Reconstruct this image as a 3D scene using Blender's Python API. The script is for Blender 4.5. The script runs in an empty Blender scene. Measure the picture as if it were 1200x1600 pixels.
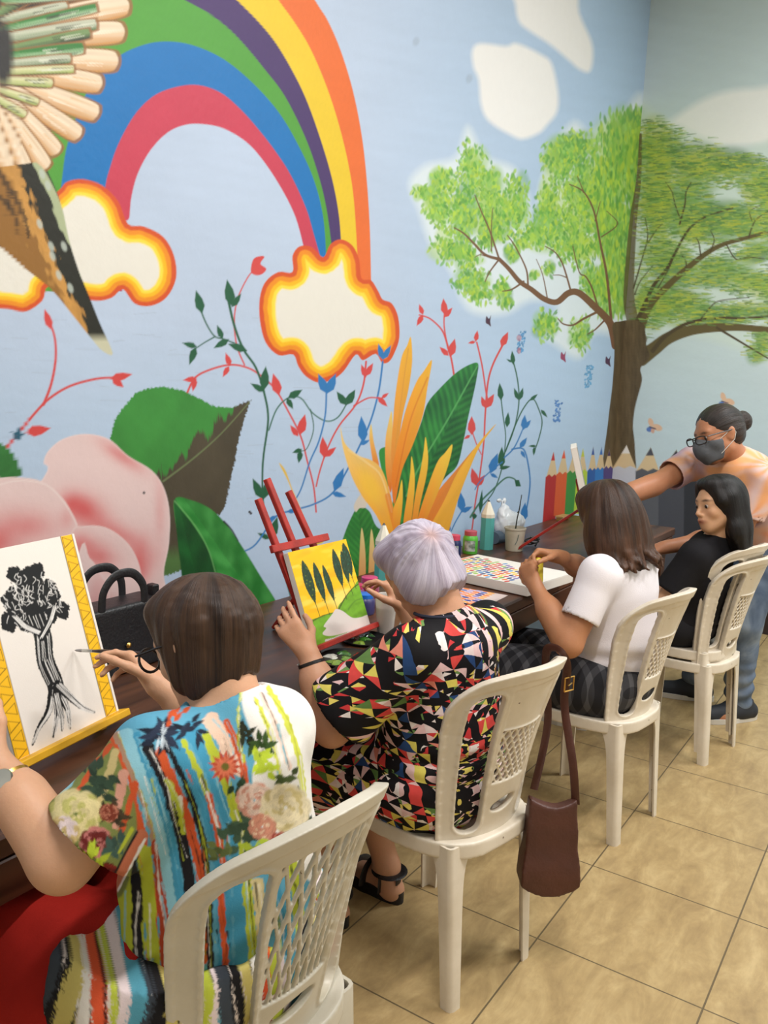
import bpy, math, random
import numpy as np
from mathutils import Vector, Matrix
from mathutils.geometry import tessellate_polygon

# ------------------------------------------------------------------ camera, world, lights, exposure
SC = bpy.context.scene
COL = SC.collection
F_PX = 1301.96
YAW, PITCH, ROLL = -0.582497, 0.154007, 0.0391962
CAM = np.array([1.228365, -1.603035, 1.5328125])
def _axes():
    cy, sy, cp, sp = math.cos(YAW), math.sin(YAW), math.cos(PITCH), math.sin(PITCH)
    f = np.array([sy*cp, cy*cp, -sp]); r = np.array([cy, -sy, 0.]); u = np.cross(r, f)
    cr, sr = math.cos(ROLL), math.sin(ROLL)
    return cr*r+sr*u, -sr*r+cr*u, f
RT, UP, FW = _axes()
cam_data = bpy.data.cameras.new('camera'); cam = bpy.data.objects.new('camera', cam_data); COL.objects.link(cam)
cam_data.sensor_width = 36; cam_data.lens = F_PX*36/1600; cam_data.clip_start = 0.02
m = Matrix.Identity(4)
for i in range(3):
    m[i][0], m[i][1], m[i][2], m[i][3] = RT[i], UP[i], -FW[i], CAM[i]
cam.matrix_world = m
SC.camera = cam
SC.view_settings.view_transform = 'Standard'; SC.view_settings.look = 'None'
SC.view_settings.exposure = -0.15; SC.view_settings.gamma = 1.0
try: SC.view_settings.use_curve_mapping = False
except Exception: pass
W = bpy.data.worlds.new('world'); SC.world = W; W.use_nodes = True
W.node_tree.nodes['Background'].inputs[0].default_value = (1.0, 0.95, 0.88, 1)
W.node_tree.nodes['Background'].inputs[1].default_value = 0.5
def lamp(name, loc, size, power, color, rot=(0,0,0), size_y=None):
    l = bpy.data.lights.new(name, 'AREA'); l.energy = power; l.color = color; l.size = size
    if size_y: l.shape = 'RECTANGLE'; l.size_y = size_y
    o = bpy.data.objects.new(name, l); COL.objects.link(o); o.location = loc; o.rotation_euler = rot
    return o
LIGHTS = [((1.05, -0.75, 4.08), 80, (1.0, 0.975, 0.95)), ((2.30, 1.20, 4.08), 92, (1.0, 0.975, 0.95)), ((2.1, 2.7, 4.08), 92, (0.96, 0.98, 1.0))]  # two ceiling lamps, then an added unseen fill light for the far wall
for _p, _e, _c in LIGHTS:
    lamp('ceiling_and_fill_light', _p, 0.16, _e, _c, size_y=1.15)

# ------------------------------------------------------------------ helpers
def srgb(r, g, b):
    def f(c):
        c /= 255.0
        return c/12.92 if c <= 0.04045 else ((c+0.055)/1.055)**2.4
    return np.array([f(r), f(g), f(b)])
def S4(r, g, b): return (*srgb(r, g, b), 1.0)
def V(*a): return np.array(a if len(a) > 1 else a[0], float)
def nrm(v): v = np.asarray(v, float); return v/(np.linalg.norm(v)+1e-12)
def to_px(P):
    d = np.asarray(P, float)-CAM; t = d@FW
    return np.stack([600+F_PX*(d@RT)/t, 800-F_PX*(d@UP)/t], -1)
def rnd_noise(P, seed=0, octaves=3, scale=1.0):
    """cheap smooth pseudo noise: sums of warped sines, roughly -1..1"""
    rs = np.random.RandomState(seed); P = np.asarray(P, np.float32)*scale
    out = np.zeros(P.shape[:-1], np.float32); amp = 1.0; tot = 0
    for o in range(octaves):
        for k in range(3):
            d = rs.normal(size=P.shape[-1]).astype(np.float32); e = rs.normal(size=P.shape[-1]).astype(np.float32)
            out += amp*np.sin((P@d)*(1.9**o)+rs.uniform(0, 6.28)+1.3*np.sin((P@e)*(1.9**o)*.7+rs.uniform(0, 6.28)))/3
        tot += amp*.7; amp *= .55
    return out/tot

def link(name, me, mat=None, parent=None):
    o = bpy.data.objects.new(name, me); COL.objects.link(o)
    if mat is not None and not me.materials:
        for m_ in (mat if isinstance(mat, (list, tuple)) else [mat]): me.materials.append(m_)
    if parent is not None: o.parent = parent
    return o
def mesh_np(name, verts, quads=None, tris=None, smooth=True):
    me = bpy.data.meshes.new(name)
    verts = np.asarray(verts, np.float32)
    loops = []; starts = []; n = 0
    if quads is not None and len(quads):
        q = np.asarray(quads, np.int32); loops.append(q.ravel()); starts.append(np.arange(len(q))*4); n = len(q)*4
    if tris is not None and len(tris):
        t = np.asarray(tris, np.int32); loops.append(t.ravel()); starts.append(n+np.arange(len(t))*3)
    loops = np.concatenate(loops); starts = np.concatenate(starts).astype(np.int32)
    me.vertices.add(len(verts)); me.vertices.foreach_set('co', verts.ravel())
    me.loops.add(len(loops)); me.loops.foreach_set('vertex_index', loops)
    me.polygons.add(len(starts)); me.polygons.foreach_set('loop_start', starts)
    me.update(calc_edges=True)
    me.polygons.foreach_set('use_smooth', np.full(len(starts), smooth))
    me.validate()
    return me
def set_col(me, rgb, name='paint'):
    a = me.color_attributes.new(name, 'FLOAT_COLOR', 'POINT')
    c = np.ones((len(me.vertices), 4), np.float32); c[:, :3] = rgb
    a.data.foreach_set('color', c.ravel())
def set_vec(me, v, name='pc'):
    a = me.attributes.new(name, 'FLOAT_VECTOR', 'POINT'); a.data.foreach_set('vector', np.asarray(v, np.float32).ravel())
def coords(me):
    a = np.empty(len(me.vertices)*3, np.float32); me.vertices.foreach_get('co', a); return a.reshape(-1, 3)

def tag(o, label=None, cat=None, group=None, kind=None):
    if label: o['label'] = label
    if cat: o['category'] = cat
    if group: o['group'] = group
    if kind: o['kind'] = kind
    return o
def thing(name, label, cat, loc=(0, 0, 0), rz=0.0, group=None):
    o = bpy.data.objects.new(name, None); COL.objects.link(o); o.empty_display_size = 0.05
    o.location = loc; o.rotation_euler = (0, 0, rz); o.matrix_basis  # noqa
    return tag(o, label, cat, group)
def copy_tree(o, parent=None):
    c = o.copy(); COL.objects.link(c)
    if parent is not None: c.parent = parent
    for ch in list(o.children): copy_tree(ch, c)
    return c

# ---- mesh builder for simple solids
class MB:
    def __init__(s): s.v = []; s.f = []; s.n = 0
    def add(s, vs, fs):
        s.v += [tuple(map(float, p)) for p in vs]; s.f += [tuple(i+s.n for i in f) for f in fs]; s.n += len(vs); return s
    def box(s, c, size, M=None, bev=0.0):
        x, y, z = [a/2 for a in size]; b = min(bev, x*.9, y*.9, z*.9)
        if b <= 0:
            vs = [(i*x, j*y, k*z) for i in (-1, 1) for j in (-1, 1) for k in (-1, 1)]
            fs = [(0, 1, 3, 2), (4, 6, 7, 5), (0, 4, 5, 1), (2, 3, 7, 6), (0, 2, 6, 4), (1, 5, 7, 3)]
        else:
            vs = []; idx = {}
            for i in (-1, 1):
                for j in (-1, 1):
                    for k in (-1, 1):
                        for ax in range(3):
                            p = [i*x, j*y, k*z]
                            for a in range(3):
                                if a != ax: p[a] -= (i, j, k)[a]*b
                            idx[(i, j, k, ax)] = len(vs); vs.append(tuple(p))
            fs = []
            for ax in range(3):
                o1, o2 = [a for a in range(3) if a != ax]
                for sg in (-1, 1):
                    q = []
                    for a, c2 in ((-1, -1), (1, -1), (1, 1), (-1, 1)):
                        t = [0, 0, 0]; t[ax] = sg; t[o1] = a; t[o2] = c2; q.append(idx[(*t, ax)])
                    fs.append(tuple(q))
                for a in (-1, 1):
                    for c2 in (-1, 1):
                        t1 = [0, 0, 0]; t1[ax] = -1; t1[o1] = a; t1[o2] = c2; t2 = list(t1); t2[ax] = 1
                        fs.append((idx[(*t1, o1)], idx[(*t2, o1)], idx[(*t2, o2)], idx[(*t1, o2)]))
            for i in (-1, 1):
                for j in (-1, 1):
                    for k in (-1, 1): fs.append(tuple(idx[(i, j, k, a)] for a in range(3)))
        vs = np.array(vs)
        if M is not None: vs = vs@np.asarray(M, float).T
        return s.add(vs+np.asarray(c, float), fs)
    def tube(s, pts, rad, n=10, caps=True, flat=1.0, up=None):
        pts = [np.asarray(p, float) for p in pts]; m_ = len(pts)
        if np.isscalar(rad): rad = [rad]*m_
        vs = []; prev = None
        for i, p in enumerate(pts):
            t = nrm(pts[min(i+1, m_-1)]-pts[max(i-1, 0)])
            if prev is None:
                a = np.array(up if up is not None else (0, 0, 1.)); 
                if abs(a@t) > .95: a = np.array((1., 0, 0))
                e = nrm(np.cross(t, a))
            else:
                e = nrm(prev-t*(prev@t))
            prev = e; b = np.cross(t, e)
            for k in range(n):
                th = 2*math.pi*k/n
                vs.append(p+rad[i]*(math.cos(th)*e+flat*math.sin(th)*b))
        fs = [(i*n+k, i*n+(k+1) % n, (i+1)*n+(k+1) % n, (i+1)*n+k) for i in range(m_-1) for k in range(n)]
        if caps: fs += [tuple(range(n))[::-1], tuple((m_-1)*n+k for k in range(n))]
        return s.add(vs, fs)
    def lathe(s, prof, c=(0, 0, 0), n=28, M=None):
        vs = []
        for r_, z in prof:
            for k in range(n):
                th = 2*math.pi*k/n; vs.append((r_*math.cos(th), r_*math.sin(th), z))
        m_ = len(prof)
        fs = [(i*n+k, i*n+(k+1) % n, (i+1)*n+(k+1) % n, (i+1)*n+k) for i in range(m_-1) for k in range(n)]
        if prof[0][0] > 1e-6: fs.append(tuple(range(n))[::-1])
        if prof[-1][0] > 1e-6: fs.append(tuple((m_-1)*n+k for k in range(n)))
        vs = np.array(vs)
        if M is not None: vs = vs@np.asarray(M, float).T
        return s.add(vs+np.asarray(c, float), fs)
    def prism(s, poly, fr, depth, o=(0, 0, 0)):
        """extrude a 2D polygon: fr = (ex, ey, en)"""
        ex, ey, en = [np.asarray(a, float) for a in fr]; o = np.asarray(o, float); n = len(poly)
        a = [o+x*ex+y*ey for x, y in poly]; b = [p+en*depth for p in a]
        tr = tessellate_polygon([[Vector((x, y, 0)) for x, y in poly]])
        fs = [tuple(t) for t in tr]+[tuple(i+n for i in t[::-1]) for t in tr]+[(i, (i+1) % n, n+(i+1) % n, n+i) for i in range(n)]
        return s.add(a+b, fs)
    def build(s, name, mat, parent=None, smooth=False):
        me = bpy.data.meshes.new(name); me.from_pydata(s.v, [], s.f); me.update()
        import bmesh
        bm = bmesh.new(); bm.from_mesh(me); bmesh.ops.recalc_face_normals(bm, faces=bm.faces); bm.to_mesh(me); bm.free()
        if smooth:
            me.polygons.foreach_set('use_smooth', np.full(len(me.polygons), True))
            try: me.set_sharp_from_angle(angle=math.radians(smooth if smooth is not True else 40))
            except Exception: pass
        return link(name, me, mat, parent)

# ---- signed distance fields -> mesh (surface nets)
class Field:
    def __init__(s, lo, hi, h):
        s.lo = np.asarray(lo, float); s.h = h
        s.n = np.ceil((np.asarray(hi, float)-s.lo)/h).astype(int)+1
        s.d = np.full(s.n, 9.0, np.float32)
    def box(s, lo, hi):
        a = np.maximum(np.floor((lo-s.lo)/s.h).astype(int), 0); b = np.minimum(np.ceil((hi-s.lo)/s.h).astype(int)+1, s.n)
        if np.any(b <= a): return None
        ax = [(s.lo[i]+s.h*np.arange(a[i], b[i])).astype(np.float32) for i in range(3)]
        X, Y, Z = np.meshgrid(*ax, indexing='ij', sparse=True)
        return (slice(a[0], b[0]), slice(a[1], b[1]), slice(a[2], b[2])), X, Y, Z
    def add(s, prims, infl=0.0, op='+'):
        for p in prims:
            lo, hi = bounds(p, infl); k = p[-1] if op == '+' else max(p[-1]*.5, .002); mg = k+3*s.h
            r_ = s.box(lo-mg, hi+mg)
            if r_ is None: continue
            sl, X, Y, Z = r_; d = sdf(p, X, Y, Z)-infl; a = s.d[sl]
            if op == '+':
                h_ = np.clip(.5+.5*(a-d)/k, 0, 1); s.d[sl] = a+(d-a)*h_-k*h_*(1-h_)
            else:
                d = -d; h_ = np.clip(.5-.5*(a-d)/k, 0, 1); s.d[sl] = a+(d-a)*h_+k*h_*(1-h_)
        return s
    def hem(s, c, u, r_in, r_out, L=.16):
        """cut a sleeve or trouser leg square at c and hollow it"""
        s.add([cyl(c, u, L, r_out, .002)], op='-'); s.add([cap(V(c)-nrm(u)*.035, V(c)+nrm(u)*.05, r_in*.93, r_in, .002)], op='-'); return s
    def full(s):
        return s.box(s.lo-1, s.lo+s.h*s.n+1)[1:]
    def cut(s, p, n, k=.004):
        """keep the side n points away from: remove where (x-p).n > 0"""
        n = nrm(n); X, Y, Z = s.full(); d = (X-p[0])*n[0]+(Y-p[1])*n[1]+(Z-p[2])*n[2]
        s.d = np.maximum(s.d, d.astype(np.float32)); return s
    def displace(s, fn):
        """fn(points Nx3)->offset added near the surface"""
        i = np.argwhere(np.abs(s.d) < .035)
        P = s.lo+i*s.h
        s.d[i[:, 0], i[:, 1], i[:, 2]] += fn(P.astype(np.float32)).astype(np.float32); return s
    def mesh(s, name='m', smooth_it=0, keep=None):
        v, q = surface_nets(s.d)
        v = s.lo+v*s.h
        if smooth_it: v = relax(v, q, smooth_it)
        return mesh_np(name, v, quads=q), v
def relax(v, q, it, w=.5):
    e = np.concatenate([q[:, [0, 1]], q[:, [1, 2]], q[:, [2, 3]], q[:, [3, 0]]]); e = np.concatenate([e, e[:, ::-1]])
    cnt = np.bincount(e[:, 0], minlength=len(v)).astype(float)[:, None]; cnt[cnt == 0] = 1
    for _ in range(it):
        acc = np.stack([np.bincount(e[:, 0], weights=v[e[:, 1], a], minlength=len(v)) for a in range(3)], 1)/cnt
        v = v*(1-w)+acc*w
    return v
def surface_nets(d):
    d = np.ascontiguousarray(d)
    d[0] = d[-1] = 9; d[:, 0] = 9; d[:, -1] = 9; d[:, :, 0] = 9; d[:, :, -1] = 9
    ins = d < 0; a = ins[:-1, :-1, :-1].astype(np.int8).copy()
    for i in (0, 1):
        for j in (0, 1):
            for k in (0, 1):
                if i+j+k: a += ins[i:i+d.shape[0]-1, j:j+d.shape[1]-1, k:k+d.shape[2]-1]
    act = np.argwhere((a > 0) & (a < 8)); I, J, K = act.T
    idx = np.full(a.shape, -1, np.int32); idx[I, J, K] = np.arange(len(act))
    c = {(i, j, k): d[I+i, J+j, K+k] for i in (0, 1) for j in (0, 1) for k in (0, 1)}
    acc = np.zeros((len(act), 3)); n = np.zeros(len(act))
    for ax in range(3):
        for u in (0, 1):
            for w in (0, 1):
                p = [u, w]; p.insert(ax, 0); q = list(p); q[ax] = 1
                A, B = c[tuple(p)], c[tuple(q)]; mk = (A < 0) != (B < 0)
                t = np.where(mk, A/np.where(mk, A-B, 1), 0)
                for b in range(3):
                    acc[:, b] += np.where(mk, (t if b == ax else p[b]), 0)
                n += mk
    v = act+acc/np.maximum(n, 1)[:, None]
    quads = []
    for ax in range(3):
        sl0 = [slice(None)]*3; sl1 = [slice(None)]*3; sl0[ax] = slice(0, -1); sl1[ax] = slice(1, None)
        e = ins[tuple(sl0)] != ins[tuple(sl1)]; E = np.argwhere(e)
        o1, o2 = [(1, 2), (2, 0), (0, 1)][ax]
        E = E[(E[:, o1] > 0) & (E[:, o2] > 0)]
        E = E[(E[:, o1] < a.shape[o1]) & (E[:, o2] < a.shape[o2])]
        s0 = ins[E[:, 0], E[:, 1], E[:, 2]]
        def g(x, y):
            t = E.copy(); t[:, o1] -= x; t[:, o2] -= y; return idx[t[:, 0], t[:, 1], t[:, 2]]
        q = np.stack([g(1, 1), g(0, 1), g(0, 0), g(1, 0)], 1)
        q[~s0] = q[~s0][:, ::-1]
        quads.append(q)
    quads = np.concatenate(quads); quads = quads[(quads >= 0).all(1)]
    return v, quads
# primitives: ('c', a, b, ra, rb, k) tapered capsule ; ('e', centre, radii, M(cols = axes), k) ellipsoid ; ('b', centre, half, M, round, k) box
def cap(a, b, ra, rb=None, k=.02): return ('c', V(a), V(b), ra, ra if rb is None else rb, k)
def cyl(a, u, L, r, k=.003): return ('y', V(a), nrm(u), L, r, k)
def ell(c, r, M=None, k=.03): return ('e', V(c), V(r), np.eye(3) if M is None else np.asarray(M, float), k)
def rbox(c, h, M=None, rd=.01, k=.005): return ('b', V(c), V(h), np.eye(3) if M is None else np.asarray(M, float), rd, k)
def bounds(p, infl):
    if p[0] == 'c':
        r_ = max(p[3], p[4])+infl; return np.minimum(p[1], p[2])-r_, np.maximum(p[1], p[2])+r_
    if p[0] == 'y': m_ = p[1]+p[2]*p[3]/2; r_ = math.hypot(p[3]/2, p[4])+infl; return m_-r_, m_+r_
    if p[0] == 'e': e = np.abs(p[3])@p[2]+infl; return p[1]-e, p[1]+e
    e = np.abs(p[3])@p[2]+infl+p[4]; return p[1]-e, p[1]+e
def sdf(p, X, Y, Z):
    if p[0] == 'c':
        a, b = p[1], p[2]; ba = b-a; L = float(ba@ba)+1e-9
        h = np.clip(((X-a[0])*ba[0]+(Y-a[1])*ba[1]+(Z-a[2])*ba[2])/L, 0, 1)
        dx = X-a[0]-h*ba[0]; dy = Y-a[1]-h*ba[1]; dz = Z-a[2]-h*ba[2]
        return (np.sqrt(dx*dx+dy*dy+dz*dz)-(p[3]+(p[4]-p[3])*h)).astype(np.float32)
    if p[0] == 'y':
        a, u = p[1], p[2]; dx, dy, dz = X-a[0], Y-a[1], Z-a[2]; t = dx*u[0]+dy*u[1]+dz*u[2]; r_ = np.sqrt(np.maximum(dx*dx+dy*dy+dz*dz-t*t, 0))
        return np.maximum(r_-p[4], np.maximum(-t, t-p[3])).astype(np.float32)
    M = p[3]; x = X-p[1][0]; y = Y-p[1][1]; z = Z-p[1][2]
    u = [x*M[0, i]+y*M[1, i]+z*M[2, i] for i in range(3)]
    if p[0] == 'e':
        r_ = p[2]; k0 = np.sqrt((u[0]/r_[0])**2+(u[1]/r_[1])**2+(u[2]/r_[2])**2)
        k1 = np.sqrt((u[0]/r_[0]**2)**2+(u[1]/r_[1]**2)**2+(u[2]/r_[2]**2)**2)+1e-9
        return (k0*(k0-1)/k1).astype(np.float32)
    q = [np.abs(u[i])-p[2][i] for i in range(3)]
    o = np.sqrt(sum(np.maximum(t, 0)**2 for t in q))
    return (o+np.minimum(np.maximum(q[0], np.maximum(q[1], q[2])), 0)-p[4]).astype(np.float32)

# ------------------------------------------------------------------ materials
def mat_new(name):
    m_ = bpy.data.materials.new(name); m_.use_nodes = True; nt = m_.node_tree
    return m_, nt, nt.nodes, nt.links, nt.nodes['Principled BSDF']
def mat(name, col, rough=.5, noise=0.0, nscale=8., bump=0.0, bscale=60., spec=.5, metal=0.0, col2=None, coat=0.0, sss=0.0, trans=0.0, sheen=0.0):
    m_, nt, N, L, B = mat_new(name)
    B.inputs['Base Color'].default_value = (*col[:3], 1); B.inputs['Roughness'].default_value = rough
    B.inputs['Metallic'].default_value = metal; B.inputs['Specular IOR Level'].default_value = spec
    B.inputs['Coat Weight'].default_value = coat; B.inputs['Transmission Weight'].default_value = trans
    B.inputs['Sheen Weight'].default_value = sheen
    if sss: B.inputs['Subsurface Weight'].default_value = sss; B.inputs['Subsurface Scale'].default_value = .01
    tc = N.new('ShaderNodeTexCoord')
    if noise or col2 is not None:
        n = N.new('ShaderNodeTexNoise'); n.inputs['Scale'].default_value = nscale; n.inputs['Detail'].default_value = 5
        L.new(tc.outputs['Object'], n.inputs['Vector'])
        r_ = N.new('ShaderNodeValToRGB'); L.new(n.outputs['Fac'], r_.inputs['Fac'])
        c = np.array(col[:3]); c2 = np.array(col2[:3]) if col2 is not None else c*(1-noise)
        r_.color_ramp.elements[0].position = .38; r_.color_ramp.elements[1].position = .62
        r_.color_ramp.elements[0].color = (*c2, 1); r_.color_ramp.elements[1].color = (*c, 1)
        L.new(r_.outputs['Color'], B.inputs['Base Color'])
    if bump:
        n = N.new('ShaderNodeTexNoise'); n.inputs['Scale'].default_value = bscale; n.inputs['Detail'].default_value = 4
        L.new(tc.outputs['Object'], n.inputs['Vector'])
        b = N.new('ShaderNodeBump'); b.inputs['Strength'].default_value = bump; b.inputs['Distance'].default_value = .004
        L.new(n.outputs['Fac'], b.inputs['Height']); L.new(b.outputs['Normal'], B.inputs['Normal'])
    return m_
def mat_paint(name, rough=.55, bump=.15, bscale=90., attr='paint', var=.06, spec=.3, sss=0.0, bdist=.003):
    """colour comes from the painted vertex colours; small fibre/brush noise on top"""
    m_, nt, N, L, B = mat_new(name)
    a = N.new('ShaderNodeAttribute'); a.attribute_name = attr
    tc = N.new('ShaderNodeTexCoord'); n = N.new('ShaderNodeTexNoise'); n.inputs['Scale'].default_value = bscale*.5; n.inputs['Detail'].default_value = 6
    L.new(tc.outputs['Object'], n.inputs['Vector'])
    mr = N.new('ShaderNodeMapRange'); mr.inputs['To Min'].default_value = 1-var; mr.inputs['To Max'].default_value = 1+var
    L.new(n.outputs['Fac'], mr.inputs['Value'])
    mx = N.new('ShaderNodeVectorMath'); mx.operation = 'SCALE'; L.new(a.outputs['Color'], mx.inputs[0]); L.new(mr.outputs['Result'], mx.inputs['Scale'])
    L.new(mx.outputs['Vector'], B.inputs['Base Color']); B.inputs['Roughness'].default_value = rough; B.inputs['Specular IOR Level'].default_value = spec
    if sss: B.inputs['Subsurface Weight'].default_value = sss; B.inputs['Subsurface Scale'].default_value = .01
    n2 = N.new('ShaderNodeTexNoise'); n2.inputs['Scale'].default_value = bscale; n2.inputs['Detail'].default_value = 4
    L.new(tc.outputs['Object'], n2.inputs['Vector'])
    b = N.new('ShaderNodeBump'); b.inputs['Strength'].default_value = bump; b.inputs['Distance'].default_value = bdist
    L.new(n2.outputs['Fac'], b.inputs['Height']); L.new(b.outputs['Normal'], B.inputs['Normal'])
    return m_

# ---- raster painting on point sets (colours of paint on a surface)
def spline(pts, closed=False, sub=6):
    p = np.array(pts, float); n = len(p)
    if n < 3: return p
    out = []
    rng = range(n if closed else n-1)
    for i in rng:
        if closed: a, b, c, d = p[(i-1) % n], p[i], p[(i+1) % n], p[(i+2) % n]
        else: a, b, c, d = p[max(i-1, 0)], p[i], p[i+1], p[min(i+2, n-1)]
        for t in np.arange(sub)/sub:
            out.append(.5*((2*b)+(-a+c)*t+(2*a-5*b+4*c-d)*t*t+(-a+3*b-3*c+d)*t**3))
    if not closed: out.append(p[-1])
    return np.array(out)
class Canvas:
    jf = .5
    """points P (n,2) with colours C (n,3) and pixel footprint aa (n,)"""
    def __init__(s, P, base, aa):
        s.P = np.asarray(P, np.float32); s.C = np.array(np.broadcast_to(base, (len(P), 3)), np.float32); s.aa = np.broadcast_to(np.asarray(aa, np.float32), (len(P),))
        s.o = np.argsort(s.P[:, 0], kind='stable'); s.xs = s.P[s.o, 0]
    def near(s, lo, hi):
        a, b = np.searchsorted(s.xs, [lo[0], hi[0]]); i = s.o[a:b]; y = s.P[i, 1]
        return i[(y >= lo[1]) & (y <= hi[1])]
    def blend(s, i, al, col):
        al = np.clip(al, 0, 1)[:, None]; s.C[i] = s.C[i]*(1-al)+np.asarray(col, np.float32)*al
    def poly_sd(s, poly, mg):
        poly = np.asarray(poly, np.float32); i = s.near(poly.min(0)-mg, poly.max(0)+mg)
        if len(i) == 0: return i, None
        p = s.P[i]; d = np.full(len(i), 1e9, np.float32); ins = np.zeros(len(i), bool)
        q = np.roll(poly, -1, 0)
        for a, b in zip(poly, q):
            e = b-a; w = p-a; t = np.clip((w@e)/(e@e+1e-9), 0, 1); v = w-t[:, None]*e; d = np.minimum(d, (v*v).sum(1))
            c = (a[1] > p[:, 1]) != (b[1] > p[:, 1])
            if c.any(): ins ^= c & (p[:, 0] < (b[0]-a[0])*(p[:, 1]-a[1])/(b[1]-a[1]+1e-12)+a[0])
        d = np.sqrt(d); return i, np.where(ins, -d, d)
    def fill(s, pts, col, closed_spline=True, soft=0.0, alpha=1.0, jag=0.0, jf=.25, seed=1, sub=5):
        poly = spline(pts, True, sub) if closed_spline else np.array(pts, float)
        i, d = s.poly_sd(poly, 3+soft)
        if len(i) == 0: return i, d
        if jag: d = d+jag*rnd_noise(s.P[i], seed, 2, jf)
        w = np.maximum(s.aa[i], soft); al = np.clip(.5-d/w, 0, 1)*alpha
        c = col(s.P[i], d) if callable(col) else col
        s.blend(i, al, c); return i, d
    def stroke(s, pts, w, col, w2=None, soft=0.0, alpha=1.0, sub=5, curved=True, jag=0.0):
        q = spline(pts, False, sub) if curved and len(pts) > 2 else np.array(pts, float)
        q = q.astype(np.float32); w2 = w if w2 is None else w2; mw = max(w, w2)/2+3+soft
        i = s.near(q.min(0)-mw, q.max(0)+mw)
        if len(i) == 0: return
        p = s.P[i]; d = np.full(len(i), 1e9, np.float32); n = len(q)-1
        for k in range(n):
            a, b = q[k], q[k+1]; e = b-a; v = p-a; t = np.clip((v@e)/(e@e+1e-9), 0, 1); r_ = v-t[:, None]*e
            wd = (w+(w2-w)*(k+t)/n)/2; d = np.minimum(d, np.sqrt((r_*r_).sum(1))-wd)
        if jag: d = d+jag*rnd_noise(p, 3, 2, s.jf)
        s.blend(i, np.clip(.5-d/np.maximum(s.aa[i], soft), 0, 1)*alpha, col(p, d) if callable(col) else col)
    def blob(s, c, rx, ry, col, ang=0, soft=1.0, alpha=1.0):
        R_ = max(rx, ry)*(1+soft); i = s.near((c[0]-R_, c[1]-R_), (c[0]+R_, c[1]+R_))
        if len(i) == 0: return
        p = s.P[i]-np.array(c, np.float32); ca, sa = math.cos(ang), math.sin(ang)
        x = (p[:, 0]*ca+p[:, 1]*sa)/rx; y = (-p[:, 0]*sa+p[:, 1]*ca)/ry; r_ = np.sqrt(x*x+y*y)
        sf = np.maximum(soft, s.aa[i]/min(rx, ry))
        al = np.clip((1+sf*.5-r_)/sf, 0, 1); al = al*al*(3-2*al)
        s.blend(i, al*alpha, col)
    def leaf(s, c, ang, L, w, col, alpha=1.0):
        """pointed leaf from base c in direction ang (degrees, y down)"""
        a = math.radians(ang); u = np.array([math.cos(a), math.sin(a)]); v = np.array([-u[1], u[0]]); c = np.array(c, float)
        pts = [c, c+u*L*.3+v*w*.5, c+u*L*.6+v*w*.42, c+u*L, c+u*L*.6-v*w*.42, c+u*L*.3-v*w*.5]
        s.fill(pts, col, False, alpha=alpha)
# ------------------------------------------------------------------ the room
XW, YE, ZC = -0.669, 4.2, 4.15          # painted side wall, painted end wall, ceiling
def grid_wall(name, org, du, dv, us, vs, z_face=1):
    us = np.asarray(us); vs = np.asarray(vs); nu, nv = len(us), len(vs)
    U, V_ = np.meshgrid(us, vs, indexing='ij')
    P = np.asarray(org, float)+U[..., None]*np.asarray(du, float)+V_[..., None]*np.asarray(dv, float)
    id_ = np.arange(nu*nv).reshape(nu, nv)
    q = np.stack([id_[:-1, :-1], id_[1:, :-1], id_[1:, 1:], id_[:-1, 1:]], -1).reshape(-1, 4)
    if z_face < 0: q = q[:, ::-1]
    return P.reshape(-1, 3), q
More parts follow.
